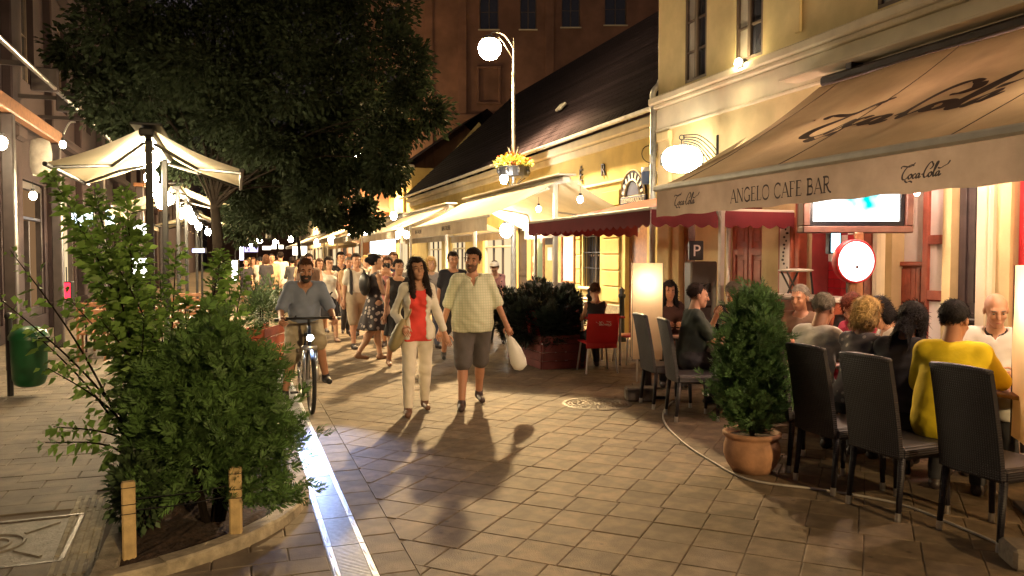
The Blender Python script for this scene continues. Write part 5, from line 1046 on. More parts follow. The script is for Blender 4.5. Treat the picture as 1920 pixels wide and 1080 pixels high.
for k, (x_, y_, z_) in enumerate(((-2.9, 20, 3.6), (-2.5, 24, 3.6), (-2.9, 27.5, 3.4), (-2.5, 31, 3.3))):
    t = thing('terrace_post', 'dark terrace post, %s from the front on the left' % ('first', 'second', 'third', 'fourth')[k], 'post', (x_, y_, 0)); part('shaft', t, M_dark, lambda b: b.box((0, 0, z_ / 2), (.2, .2, z_), bev=.02)); part('cap', t, M_wood, lambda b: b.box((0, 0, z_ + .05), (.3, .3, .1), bev=.02))
for k, (x_, y_) in enumerate(((-1.3, 13.4), (-.9, 16.2), (-2.2, 15.0))):
    t = table('wooden table of the left terrace, %s behind the shrub' % ('nearest', 'farthest', 'leftmost')[k], x_, y_, .7, .9, M_wood, M_dark)
    for q_ in (-1, 1):
        c = thing('terrace_chair', 'wooden chair %s the %s table of the left terrace' % ('in front of' if q_ < 0 else 'behind', ('nearest', 'farthest', 'leftmost')[k]), 'chair', (x_, y_ + q_ * .75, 0), rz_to(0, -q_), 'wooden chairs of the left terrace')
        part('seat', c, M_wood, lambda b: b.box((0, 0, .44), (.42, .42, .04), bev=.01)); part('backrest', c, M_wood, lambda b: [b.box((0, -.2, z_), (.40, .025, .07), bev=.008) for z_ in (.65, .78, .9)])
        for sx in (-1, 1): part('leg', c, M_wood, lambda b: b.box((sx * .19, .18, .21), (.035, .035, .42))); part('leg', c, M_wood, lambda b: b.box((sx * .19, -.2, .47), (.035, .035, .94)))
# ------------------------------------------------------------------ people: implicit surfaces meshed with surface nets
def surface_nets(fn, lo, hi, res):
    lo = np.asarray(lo, float); hi = np.asarray(hi, float); n = np.maximum(np.ceil((hi - lo) / res).astype(int) + 1, 3)
    ax = [lo[i] + res * np.arange(n[i]) for i in range(3)]; Pg = np.stack(np.meshgrid(*ax, indexing='ij'), -1).reshape(-1, 3)
    st = 4; sub_ = [np.minimum(np.arange(0, n[i] + st - 1, st), n[i] - 1) for i in range(3)]; sub_ = [np.unique(q) for q in sub_]
    Pc = np.stack(np.meshgrid(*[ax[i][sub_[i]] for i in range(3)], indexing='ij'), -1).reshape(-1, 3); Vc = fn(Pc).reshape([len(q) for q in sub_])
    near_i = [np.minimum((np.arange(n[i]) + st // 2) // st, len(sub_[i]) - 1) for i in range(3)]; V = Vc[np.ix_(*near_i)].ravel().copy()
    msk = np.abs(V) < res * st * 1.6; V[msk] = fn(Pg[msk]); V = V.reshape(n); ins = V < 0
    c = np.zeros(n - 1, int); sumP = np.zeros(tuple(n - 1) + (3,)); cnt = np.zeros(n - 1)
    for a in range(3):
        o1, o2 = [i for i in range(3) if i != a]
        s0 = [slice(None)] * 3; s1 = [slice(None)] * 3; s0[a] = slice(0, -1); s1[a] = slice(1, None)
        v0, v1 = V[tuple(s0)], V[tuple(s1)]; cr = (v0 < 0) != (v1 < 0); t = np.where(cr, v0 / np.where(np.abs(v0 - v1) < 1e-12, 1e-12, v0 - v1), 0)
        for d1 in (0, 1):
            for d2 in (0, 1):
                sl = [slice(None)] * 3; sl[o1] = slice(d1, n[o1] - 1 + d1); sl[o2] = slice(d2, n[o2] - 1 + d2); m = cr[tuple(sl)]; tt = t[tuple(sl)]
                cnt += m; sumP[..., a] += np.where(m, tt, 0); sumP[..., o1] += m * d1; sumP[..., o2] += m * d2
    act = cnt > 0; idx = -np.ones(n - 1, int); idx[act] = np.arange(act.sum())
    base = np.stack(np.nonzero(act), -1); VV = lo + res * (base + sumP[act] / cnt[act][:, None]); Fs = []
    for a in range(3):
        o1, o2 = (a + 1) % 3, (a + 2) % 3
        s0 = [slice(1, -1)] * 3; s1 = [slice(1, -1)] * 3; s0[a] = slice(0, -1); s1[a] = slice(1, None)
        i0, i1 = ins[tuple(s0)], ins[tuple(s1)]; cr = np.stack(np.nonzero(i0 != i1), -1)
        if len(cr) == 0: continue
        flip = i0[tuple(cr.T)]; cr = cr.copy(); cr[:, o1] += 1; cr[:, o2] += 1
        def ci(d1, d2):
            q = cr.copy(); q[:, o1] -= d1; q[:, o2] -= d2; return idx[q[:, 0], q[:, 1], q[:, 2]]
        Q = np.stack([ci(1, 1), ci(0, 1), ci(0, 0), ci(1, 0)], 1); Q[~flip] = Q[~flip][:, ::-1]; Fs.append(Q)
    F = np.concatenate(Fs) if Fs else np.zeros((0, 4), int); F = F[(F >= 0).all(1)]
    return VV, F
A3 = lambda *p: np.array(p, float)
def rc(P, a, b, ra, rb):
    a = np.asarray(a, float); b = np.asarray(b, float); d = b - a; h = np.clip(((P - a) @ d) / max(d @ d, 1e-9), 0, 1)
    return np.linalg.norm(P - a - h[:, None] * d, axis=1) - (ra + (rb - ra) * h)
def el(P, c, r):
    q = (P - np.asarray(c, float)); r = np.asarray(r, float); k0 = np.linalg.norm(q / r, axis=1); k1 = np.linalg.norm(q / (r * r), axis=1); return k0 * (k0 - 1) / np.maximum(k1, 1e-9)
def smin(a, b, k): h = np.clip(.5 + .5 * (b - a) / k, 0, 1); return b + (a - b) * h - k * h * (1 - h)
def rx_(a): c, s = math.cos(a), math.sin(a); return np.array([[1, 0, 0], [0, c, -s], [0, s, c]])
def ry_(a): c, s = math.cos(a), math.sin(a); return np.array([[c, 0, s], [0, 1, 0], [-s, 0, c]])
def rzm(a): c, s = math.cos(a), math.sin(a); return np.array([[c, -s, 0], [s, c, 0], [0, 0, 1]])
SKIN = {}
def skin(i=0):
    c = [(.50, .27, .17), (.42, .21, .13), (.56, .33, .22), (.36, .17, .10)][i % 4]; return mat('skin_%d' % (i % 4), c, .5, var=.08, scale=25, spec=.4)
HAIR = {'dark': (.02, .012, .01), 'black': (.01, .009, .012), 'brown': (.07, .03, .015), 'blond': (.48, .32, .13), 'grey': (.16, .14, .12), 'red': (.11, .025, .015)}
def cloth(name, col, rough=.85): return mat('cloth_' + name, col, rough, var=.10, scale=8, bump=.2, bscale=35)
def human(label, loc, rz, H=1.75, g=1.0, female=False, lean=0, twist=0, side=0, head=(0, 0, 0), armL=(10, 8, 15, 0), armR=(10, 8, 15, 0), legL=(0, 3, 0), legR=(0, 3, 0),
          sit=None, top=None, bottom=None, skirt=None, hair=('short', 'dark'), shoes=(.03, .02, .02), sk=0, res=.016, belly=0.0, over=None, beard=None, collar=None, hands='relaxed', group=None, glasses=False, face=True, detail=True, z0=None, footflat=False):
    """local front +Y, person's right = +X.  arm=(swing fwd, abduct, elbow flex, inward), leg=(swing fwd, abduct, knee flex), degrees"""
    s = H / 1.75; t = thing('person', label, 'person', loc, rz, group)
    Rt = rzm(R(twist)) @ rx_(-R(lean)) @ ry_(R(side)); Rh = Rt @ rzm(R(head[0])) @ rx_(R(head[1])) @ ry_(R(head[2]))
    if face is False: pass
    pel = A3(0, 0, .93 * s)
    def limb(o, L1, L2, sw, ab, flex, sx, inw=0, fw=1, base=np.eye(3)):
        d1 = base @ (ry_(-sx * R(ab)) @ rx_(R(sw)) @ A3(0, 0, -1)); ax = base @ (ry_(-sx * R(ab)) @ rx_(R(sw + fw * flex)) @ rzm(0) @ A3(0, 0, -1))
        if inw: ax = base @ (rzm(sx * R(inw)) @ (np.linalg.inv(base) @ ax))
        k = o + d1 * L1; return k, k + ax * L2, ax
    hipw = .088 if female else .09
    J = {}
    for nm, sx, lg in (('L', -1, legL), ('R', 1, legR)):
        o = pel + rzm(R(0)) @ A3(sx * hipw * s, 0, -.02 * s); k, a, d = limb(o, .43 * s, .415 * s, lg[0], lg[1], lg[2], sx, 0, -1); J['hip' + nm], J['knee' + nm], J['ank' + nm] = o, k, a
        J['toe' + nm] = a + A3(sx * .02, .16, -.045) * s if len(lg) < 4 else a + rx_(R(lg[3])) @ A3(sx * .02, .16, -.045) * s
    low = min(J['ankL'][2], J['ankR'][2]) - .078 * s
    dz = (sit - pel[2]) if sit is not None else -low
    if z0 is not None: dz = z0 - pel[2]
    pel = pel + A3(0, 0, dz)
    for k in J: J[k] = J[k] + A3(0, 0, dz)
    tor = lambda v: pel + Rt @ (np.asarray(v, float) * s)
    shw = .140 if female else .163
    for nm, sx, ar in (('L', -1, armL), ('R', 1, armR)):
        o = tor((sx * shw * (.5 + .5 * g), 0, .455)); k, wv_, d = limb(o, .285 * s, .25 * s, ar[0], ar[1], ar[2], sx, ar[3] if len(ar) > 3 else 0, 1, rzm(R(twist))); J['sho' + nm], J['elb' + nm], J['wri' + nm], J['hd' + nm] = o, k, wv_, d
    hc = tor((0, .025, .680)); 
    def torso(P, off=0.0):
        T = ((P - pel) @ Rt) / s; gw = g
        if female: d = smin(el(T, (0, -.01, .0), (.165 * gw, .118 * gw, .14)), el(T, (0, .0, .19), (.118 * gw, .092 * gw, .16)), .06)
        else: d = smin(el(T, (0, 0, .0), (.158 * gw, .115 * gw, .13)), el(T, (0, .015 + belly * .5, .17), (.148 * gw, (.108 + belly) * gw, .17)), .06)
        d = smin(d, el(T, (0, .01, .34), ((.130 if female else .150) * gw, .102 * gw, .17)), .06); d = smin(d, rc(T, (-shw + .01, -.005, .462), (shw - .01, -.005, .462), .048, .048), .06)
        if female:
            for sx in (-1, 1): d = smin(d, el(T, (sx * .068, .085, .33), (.06, .05, .06)), .03)
        return d * s - off
    def neck(P): return rc(P, tor((0, -.005, .47)), hc + Rh @ A3(0, -.01, -.05) * s, .058 * s * (.85 if female else 1), .05 * s)
    def arms(P, off=0.0, frac=3.0, sides='LR', k=.025):
        d = np.full(len(P), 9.0); wf = .80 if female else .94
        for nm in sides:
            S_, E, W_ = J['sho' + nm], J['elb' + nm], J['wri' + nm]
            if frac >= 1: d = np.minimum(d, rc(P, S_, E, .049 * s * wf * g + off * .8, .041 * s * wf + off))
            else: d = np.minimum(d, rc(P, S_, S_ + (E - S_) * frac, .049 * s * wf * g + off * .7, .051 * s * wf + off * 1.25))
            if frac > 1:
                f2 = min(frac - 1, 1); d = smin(d, rc(P, E, E + (W_ - E) * f2, .041 * s * wf + off, (.041 - .012 * f2) * s * wf + off), .02)
            if frac > 2: d = smin(d, rc(P, W_, W_ + J['hd' + nm] * .075 * s, .027 * s, .036 * s), .02)
        return d
    def legs(P, off=0.0, frac=3.0):
        d = np.full(len(P), 9.0)
        for nm in 'LR':
            a, k, c = J['hip' + nm], J['knee' + nm], J['ank' + nm]
            f1 = min(frac, 1); d1 = rc(P, a, a + (k - a) * f1, .088 * s * g + off, (.088 - .030 * f1) * s * g + off)
            if frac > 1:
                f2 = min(frac - 1, 1); d1 = smin(d1, rc(P, k, k + (c - k) * f2, .056 * s + off, (.056 - .018 * f2) * s + off), .03)
                if frac >= 1.5: d1 = smin(d1, el(P, k + (c - k) * .33 + A3(0, -.018, 0) * s, A3(.048, .05, .11) * s + off), .03)
            if frac > 2: d1 = smin(d1, rc(P, c + A3(0, -.03, -.04) * s, J['toe' + nm], .034 * s, .026 * s), .02)
            d = np.minimum(d, d1)
        return d
    pts = np.array(list({k: v for k, v in J.items() if not k.startswith('hd')}.values()) + [pel, hc]); lo = pts.min(0) - .24 * s; hi = pts.max(0) + .24 * s
    def fold(P, a=.004): return .7 * a * (np.sin(P[:, 0] * 31 + 9 * np.sin(P[:, 2] * 9 + loc[0] * 3)) * np.cos(P[:, 2] * 19 + P[:, 1] * 17) + .55 * np.sin(P[:, 0] * 55 - P[:, 2] * 38 + 4 * np.sin(P[:, 1] * 21)))
    def body(P): return smin(smin(smin(torso(P), neck(P), .04), arms(P), .045), legs(P), .05)
    V, F = surface_nets(body, lo, hi, max(res, .014)); VV = [V]; FF = [F]; MI = [np.zeros(len(F), int)]; off = len(V)
    # head
    def headf(P):
        Q = ((P - hc) @ Rh) / (s * 1.05); w_ = .93 if female else 1.0
        d = smin(el(Q, (0, -.018, .03), (.075 * w_, .096, .088)), el(Q, (0, .022, -.045), (.058 * w_, .068, .080)), .03)
        d = smin(d, el(Q, (0, .066, -.102), (.026, .022, .020)), .025); d = smin(d, rc(Q, (-.034, .074, .022), (.034, .074, .022), .013, .013), .02)
        for sx in (-1, 1):
            d = -smin(-d, el(Q, (sx * .031, .098, -.002), (.017, .016, .012)), .012); d = smin(d, el(Q, (sx * .036, .068, -.03), (.02, .018, .018)), .02); d = smin(d, el(Q, (sx * .076 * w_, -.012, -.012), (.010, .020, .030)), .006)
        d = smin(d, rc(Q, (0, .088, .008), (0, .108, -.034), .009, .013), .012); d = smin(d, el(Q, (0, .083, -.068), (.023, .012, .006)), .008); d = smin(d, el(Q, (0, .081, -.079), (.019, .012, .006)), .008)
        return np.minimum(d, rc(Q, (0, -.01, -.05), (0, -.03, -.16), .052 * (.85 if female else 1), .054 * (.85 if female else 1))) * s
    hr = max(res * .5, .0075); V, F = surface_nets(headf, hc - .20 * s, hc + .16 * s, hr); VV.append(V); FF.append(F + off); MI.append(np.zeros(len(F), int)); off += len(V)
    # fingers
    fb_ = MB()
    for nm, sx in (('L', -1), ('R', 1)):
        W_, d = J['wri' + nm], J['hd' + nm]; x_ = np.cross(d, A3(0, 1, 0) if abs(d[1]) < .8 else A3(sx, 0, 0)); x_ = x_ / max(np.linalg.norm(x_), 1e-6)
        nrm = np.cross(d, x_); 
        if sx * nrm[0] > 0: nrm = -nrm
        x_ = np.cross(nrm, d); x_ = x_ * (1 if x_[1] > 0 else -1); curl = {'relaxed': 28, 'grip': 70}.get(hands, 28)
        for k in range(4):
            base = W_ + d * .085 * s + x_ * (.027 - .018 * k) * s; L_ = (.07, .078, .072, .056)[k] * s; p = [base - d * .02 * s, base]; a = 0
            for q in range(3): a += R(curl * (.6 + .3 * q) * .6); p.append(p[-1] + (d * math.cos(a) + nrm * math.sin(a)) * L_ / 3 * 1.1)
            fb_.tube([tuple(v) for v in p], [.009 * s, .009 * s, .0085 * s, .0075 * s, .005 * s], 6)
        b0 = W_ + d * .03 * s + x_ * .026 * s; fb_.tube([tuple(b0 - x_ * .01), tuple(b0 + (x_ * .7 + d * .6) * .03 * s), tuple(b0 + (x_ * .6 + d * .9 + nrm * .3) * .055 * s), tuple(b0 + (x_ * .4 + d * 1.1 + nrm * .5) * .072 * s)], [.012 * s, .011 * s, .009 * s, .006 * s], 6)
    eb = MB()
    def hp(x, y, z): return tuple(hc + Rh @ (A3(x, y, z) * s))
    Vf = np.array(fb_.v); quads = np.array([f if len(f) == 4 else (f[0], f[1], f[2], f[3]) for f in fb_.f if len(f) >= 4]); VV.append(Vf); FF.append(quads + off); MI.append(np.zeros(len(quads), int)); off += len(Vf)
    M4 = Matrix([list(Rh[i] * 1.05) + [hc[i]] for i in range(3)] + [[0, 0, 0, 1]])
    for sx in (-1, 1):
        eb.mi = 0; eb.ell((sx * .031 * s, .080 * s, -.001 * s), (.0105 * s, .006 * s, .0058 * s), 8, 6, M4); eb.mi = 1; eb.ell((sx * .031 * s, .0865 * s, -.001 * s), (.0062 * s, .003 * s, .0055 * s), 8, 4, M4)
        eb.mi = 2; eb.tube([tuple(Vector((sx * q * s, y_ * s, z_ * s))) for q, y_, z_ in ((.016, .088, .019), (.032, .090, .025), (.047, .078, .020))], [.004 * s, .005 * s, .003 * s], 5, M4)
    eb.mi = 3; eb.ell((0, .0925 * s, -.073 * s), (.020 * s, .004 * s, .0035 * s), 10, 4, M4)
    Ve = np.array(eb.v); fe = [(f, m) for f, m in zip(eb.f, eb.m) if len(f) == 4]; VV.append(Ve); FF.append(np.array([f for f, _ in fe]) + off); MI.append(np.array([m + 1 for _, m in fe]))
    hm = mat('hair_' + hair[1], HAIR[hair[1]], .75, spec=.2, var=.4, scale=30, bump=.5, bscale=90)
    npmesh('body', np.concatenate(VV), np.concatenate(FF), [skin(sk), mat('shaded_eye_white', (.34, .29, .25), .3, var=0), M_black, hm, mat('lips', (.35, .10, .08), .5, var=0)], t, True, mi=np.concatenate(MI))  # eye whites darkened in colour to stand for the shade of the lids
    # hair
    st_ = hair[0]
    if st_ != 'none':
        def hairf(P):
            Q = ((P - hc) @ Rh) / (s * 1.055); an_ = np.arctan2(Q[:, 0], Q[:, 1] + .02 + .6 * np.maximum(Q[:, 2] - .05, 0)); nz = .0028 * np.sin(an_ * 34 + 2.5 * np.sin(Q[:, 2] * 26)) + .002 * np.sin(Q[:, 2] * 60 + an_ * 5)
            if st_ == 'bald':
                d = el(Q, (0, -.022, .0), (.083, .100, .085)); return np.maximum(np.maximum(d, Q[:, 2] - .03), np.maximum(-.075 - Q[:, 2], Q[:, 1] - .0)) * s + nz
            big = {'short': .0, 'crop': -.004, 'bob': .012, 'long': .008, 'bun': .004, 'curly': .022}[st_]
            d = el(Q, (0, -.024, .036), (.083 + big, .103 + big, .094 + big)); front = .030 if st_ in ('bob', 'long', 'curly') else .022
            keep = np.minimum(.058 - Q[:, 2] + .25 * np.abs(Q[:, 0]), Q[:, 1] - front + .35 * (Q[:, 2] < .0) * 0)
            if st_ in ('short', 'crop', 'bun'): keep = np.minimum(.060 - Q[:, 2], Q[:, 1] - (.012 + .2 * np.maximum(Q[:, 2], 0)))
            cutz = {'short': -.065, 'crop': -.05, 'bun': -.07, 'bob': -.12, 'long': -.10, 'curly': -.1}[st_]
            if st_ == 'bob': d = smin(d, el(Q, (0, -.03, -.04), (.10, .095, .10)), .03)
            d = np.maximum(np.maximum(d, keep), cutz - Q[:, 2])
            if st_ in ('short', 'crop'): d = d + .16 * np.maximum(-Q[:, 2] - .005, 0) + .05 * np.maximum(Q[:, 1] - .03, 0)
            if st_ == 'long':
                for sx in (-1, 1): d = smin(d, rc(Q, (sx * .068, -.01, .02), (sx * .088, .045, -.29), .036, .030), .03)
                d = smin(d, rc(Q, (0, -.075, .0), (0, -.105, -.30), .06, .065), .03)
            if st_ == 'bun': d = smin(d, el(Q, (0, -.125, .03), (.04, .04, .04)), .02)
            return d * s + nz
        ext = .40 if st_ == 'long' else .20; V, F = surface_nets(hairf, hc - A3(.19, .22, ext) * s, hc + A3(.19, .17, .18) * s, hr)
        if len(F):
            if res < .0225:    # loose strands over the surface
                rgh = np.random.default_rng(int(abs(loc[0] * 977 + loc[1] * 131) * 10)); ct = V[F].mean(1); nrm_ = np.cross(V[F[:, 2]] - V[F[:, 0]], V[F[:, 3]] - V[F[:, 1]]); nrm_ /= np.maximum(np.linalg.norm(nrm_, axis=1, keepdims=True), 1e-9)
                if ((ct - hc) * nrm_).sum() < 0: nrm_ = -nrm_
                sel = rgh.integers(0, len(F), 1500 if st_ in ('long', 'bob', 'curly') else 1100); c0_ = ct[sel]; n0 = nrm_[sel]; dn = np.array([0, 0, -1.0]) @ Rh.T * 0 + (Rh @ A3(0, -.55, -.75)); tg = dn + rgh.normal(size=c0_.shape) * .45; tg -= n0 * (tg * n0).sum(1, keepdims=True); tg /= np.maximum(np.linalg.norm(tg, axis=1, keepdims=True), 1e-9); sd = np.cross(tg, n0)
                ln = (.05 if st_ in ('long', 'bob') else .026) * s * rgh.uniform(.6, 1.3, (len(sel), 1)); wd_ = .0022 * s; o_ = c0_ + n0 * .001; m_ = o_ + tg * ln * .5 + n0 * ln * .10; e_ = o_ + tg * ln + n0 * ln * rgh.uniform(-.1, .22, (len(sel), 1))
                SV = np.stack([o_ - sd * wd_, o_ + sd * wd_, m_ + sd * wd_, m_ - sd * wd_, e_ + sd * wd_ * .3, e_ - sd * wd_ * .3], 1).reshape(-1, 3); ix = np.arange(len(sel))[:, None] * 6; SF = np.concatenate([ix + [0, 1, 2, 3], ix + [3, 2, 4, 5]]) + len(V); V = np.concatenate([V, SV]); F = np.concatenate([F, SF])
            npmesh('hair', V, F, hm, t, True)
    if beard:
        def beardf(P):
            Q = ((P - hc) @ Rh) / (s * 1.05); d = smin(el(Q, (0, .026, -.055), (.063, .072, .074)), el(Q, (0, .068, -.102), (.032, .027, .026)), .02)
            return np.maximum(np.maximum(d, Q[:, 2] + .045 - .5 * np.abs(Q[:, 0])), -(el(Q, (0, .10, -.073), (.018, .02, .008)))) * s
        V, F = surface_nets(beardf, hc - A3(.1, .1, .17) * s, hc + A3(.1, .14, .05) * s, hr); npmesh('beard', V, F, mat('beard_' + beard, [c * 1.6 + .01 for c in HAIR[beard]], .7, var=.3, scale=40), t, True)
    if glasses: part('glasses', t, M_black, lambda b: [b.lathe([(.017, 0), (.021, .001), (.021, -.001)], 14, M4 @ Matrix.Translation((sx * .031, .098, 0)) @ Matrix.Rotation(math.pi / 2, 4, 'X')) for sx in (-1, 1)] + [b.box((0, .1, .003), (.02, .004, .004), M4), b.box((.06, .05, .003), (.004, .10, .005), M4), b.box((-.06, .05, .003), (.004, .10, .005), M4)])
    # clothes
    def garment(nm, m, f, r_=None):
        V, F = surface_nets(f, lo, hi, r_ or res)
        if len(F): return npmesh(nm, V, F, m, t, True)
    def topf(sleeve, hem, off_, neckr, opening=0, vneck=0.0, amp=.004, loose=0.0):
        def f(P):
            T = ((P - pel) @ Rt) / s; d = torso(P, off_)
            if loose: d = smin(d, el(T, (0, .01 + belly * .4, .10), ((.165 + loose) * g, (.118 + loose + belly) * g, .30)) * s - off_, .05)
            if hem < -.05: d = smin(d, smin(rc(P, J['hipL'], J['kneeL'], .09 * s * g + off_, .08 * s * g + off_), rc(P, J['hipR'], J['kneeR'], .09 * s * g + off_, .08 * s * g + off_), .06), .06)
            if sleeve > 0: d = smin(d, arms(P, off_ * .8, sleeve), .035)
            elif sleeve == 0: d = np.maximum(d, np.abs(T[:, 0]) - .155)
            cut = hem - T[:, 2]; Tn = np.linalg.norm(T - A3(0, .03, .535), axis=1)
            d = np.maximum(d, np.where(T[:, 2] < .2, np.maximum(cut, -9), -9) * s); d = np.maximum(d, (neckr - Tn) * s)
            if vneck: d = np.maximum(d, np.minimum(np.minimum(T[:, 1] - .0, T[:, 2] - (.50 - vneck)), .5 * (T[:, 2] - (.50 - vneck)) - np.abs(T[:, 0])) * s)
            if opening: d = np.maximum(d, np.minimum(T[:, 1] - .01, opening - np.abs(T[:, 0]) + .09 * np.clip(.3 - T[:, 2], -.1, .5) * 0) * s)
            return d + fold(P, amp)
        return f
    if top: garment(top.get('name', 'shirt'), top['m'], topf(top.get('sleeve', .55), top.get('hem', -.06), top.get('off', .016), top.get('neck', .085), vneck=top.get('v', 0), amp=top.get('amp', .005), loose=top.get('loose', 0)))
    if over: garment(over.get('name', 'jacket'), over['m'], topf(over.get('sleeve', 1.95), over.get('hem', -.1), over.get('off', .032), over.get('neck', .10), opening=over.get('open', .07), loose=over.get('loose', 0)))
    if bottom:
        fr = bottom.get('len', 1.95); of = bottom.get('off', .014)
        def bf(P):
            T = ((P - pel) @ Rt) / s; dd = np.maximum(torso(P, of), (T[:, 2] - .10) * s); return smin(dd, legs(P, of, fr), .05) + fold(P, .004)
        garment(bottom.get('name', 'trousers'), bottom['m'], bf)
    if skirt:
        def sf(P):
            T = (P - pel) / s; fl_ = skirt.get('flare', .10); h_ = skirt.get('hem', -.40); k = np.clip((.12 - T[:, 2]) / (.12 - h_), 0, 1)
            rx, ry = (.125 + (.05 + fl_) * k ** .8) * g, (.10 + (.05 + fl_) * k ** .8) * g; an = np.arctan2(T[:, 1], T[:, 0]); rr = np.sqrt((T[:, 0] / rx) ** 2 + (T[:, 1] / ry) ** 2)
            d = (rr - 1 - .06 * k * np.sin(an * 9)) * np.minimum(rx, ry); return np.maximum(np.maximum(d, T[:, 2] - .13), h_ - T[:, 2]) * s
        garment('skirt', skirt['m'], sf)
    if collar:
        def cf(P):
            T = ((P - pel) @ Rt) / s; q = T - A3(0, .015, .50); rr = np.sqrt(q[:, 0] ** 2 + (q[:, 1] * 1.0) ** 2); d = np.maximum(np.abs(rr - .072) - .008, np.abs(q[:, 2] + .5 * np.maximum(q[:, 1], 0)) - .028); return np.maximum(d, np.minimum(q[:, 1], .018 - np.abs(q[:, 0]))) * s
        V, F = surface_nets(cf, tor((0, .01, .5)) - .16 * s, tor((0, .01, .5)) + .16 * s, .009); npmesh('collar', V, F, collar, t, True)
    if shoes is not None:
        m = shoes if not isinstance(shoes, tuple) else mat('shoe_%02x%02x%02x' % tuple(int(c * 255) for c in shoes), shoes, .5, var=.1)
        for nm in 'LR':
            c = J['ank' + nm]; tt = J['toe' + nm]
            def shf(P): return smin(rc(P, c + A3(0, -.03, -.042) * s, tt, .040 * s, .034 * s), rc(P, c, c + A3(0, 0, -.04) * s, .045 * s, .045 * s), .02)
            V, F = surface_nets(shf, np.minimum(c, tt) - .1 * s, np.maximum(c, tt) + .08 * s, max(res * .9, .012)); npmesh('shoe', V, F, m, t, True)
    t['J'] = {k: [float(x) for x in v] for k, v in J.items()} if False else 0; del t['J']
    HJ[label] = (t, J, pel, hc)
    return t
HJ = {}
def lpt(label, p):  # local joint -> world
    t = HJ[label][0]; return Matrix.Translation(t.location) @ Matrix.Rotation(t.rotation_euler[2], 4, 'Z') @ Vector(p)

K = cloth
# --- the couple
q = G(886, 762); man_l = 'bearded man in pale checked shirt and grey shorts carrying a white bag'
human(man_l, (q.x, q.y, 0), rz_to(-.18, -1), 1.77, 1.16, head=(-18, -4, -6), armL=(14, 20, 14, 0), armR=(-6, 17, 12, 0), legL=(-15, 1, 10, -12), legR=(12, 3, 3), belly=.03,
      top=dict(m=pattern_mat('checked_cloth', (.60, .60, .45), (.47, .51, .35), 'check', 11), sleeve=.92, hem=-.10, off=.022, v=.10, loose=.012), bottom=dict(m=K('grey_shorts', (.085, .075, .075)), len=.98, off=.030, name='shorts'), hair=('short', 'dark'), beard='brown', shoes=(.045, .025, .025), collar=K('checked_collar', (.55, .56, .42)), sk=1, res=.0135)
q = G(783, 774); wom_l = 'woman in red top, white blazer and white trousers with long dark hair'
human(wom_l, (q.x, q.y, 0), rz_to(-.12, -1), 1.66, .97, True, head=(8, 6, 5), armL=(4, 18, 12, 0), armR=(-8, 22, 62, 35), legL=(-10, 1, 12, -8), legR=(10, 2, 3),
      top=dict(m=K('coral', (.72, .06, .045)), sleeve=0, hem=-.12, off=.014, neck=.115, name='red_top'), over=dict(m=K('white_blazer', (.72, .68, .58)), sleeve=1.75, hem=-.10, off=.021, open=.085), bottom=dict(m=K('white_trousers', (.72, .66, .54)), len=1.93, off=.012), hair=('long', 'dark'), shoes=(.16, .08, .05), sk=0, res=.0135)
# things they carry
w_ = lpt(man_l, HJ[man_l][1]['wriR']) if False else None
def world_j(label, k): return lpt(label, HJ[label][1][k])
pw = world_j(man_l, 'wriL') if (world_j(man_l, 'wriL') - FW * 0).dot(RT) > (world_j(man_l, 'wriR')).dot(RT) else world_j(man_l, 'wriR')
hb = thing('plastic_bag', 'white plastic carrier bag hanging from the man\'s hand', 'bag', pw - Vector((0, 0, .10)), -YAW)
M_plas = mat('white_plastic', (.74, .73, .70), .35, var=.08, trans=.3)
part('sack', hb, M_plas, lambda b: b.tube([(.02, 0, -.02), (.05, 0, -.08), (.09, 0, -.18), (.13, 0, -.30), (.155, 0, -.37), (.165, 0, -.40)], [.018, .045, .075, .09, .075, .02], 12, sx=.6), True); part('handles', hb, M_plas, lambda b: (b.tube(spline([(0, 0, .03), (-.005, .01, -.03), (.045, .015, -.09)], 4), .010, 6), b.tube(spline([(0, 0, .03), (.02, -.01, -.02), (.055, -.015, -.09)], 4), .010, 6)))
pw2 = world_j(wom_l, 'elbR') if world_j(wom_l, 'elbR').dot(RT) < world_j(wom_l, 'elbL').dot(RT) else world_j(wom_l, 'elbL')
sb = thing('shoulder_bag', 'soft olive shoulder bag on the woman\'s arm', 'bag', pw2 + Vector((0, -.13, -.06)), -YAW)
M_olive = mat('olive_leather', (.30, .25, .12), .55, var=.15, bump=.2, bscale=25)
part('pouch', sb, M_olive, lambda b: b.tube([(-.05, 0, -.33), (-.04, 0, -.28), (.01, 0, -.17), (.05, 0, -.06), (.07, 0, .0)], [.05, .125, .145, .11, .05], 14, sx=.5), True); part('strap', sb, M_olive, lambda b: b.tube(spline([(.0, .03, -.05), (.02, .06, .12), (.10, .08, .30), (.14, .03, .10), (.09, .0, -.02)], 5), .009, 6))

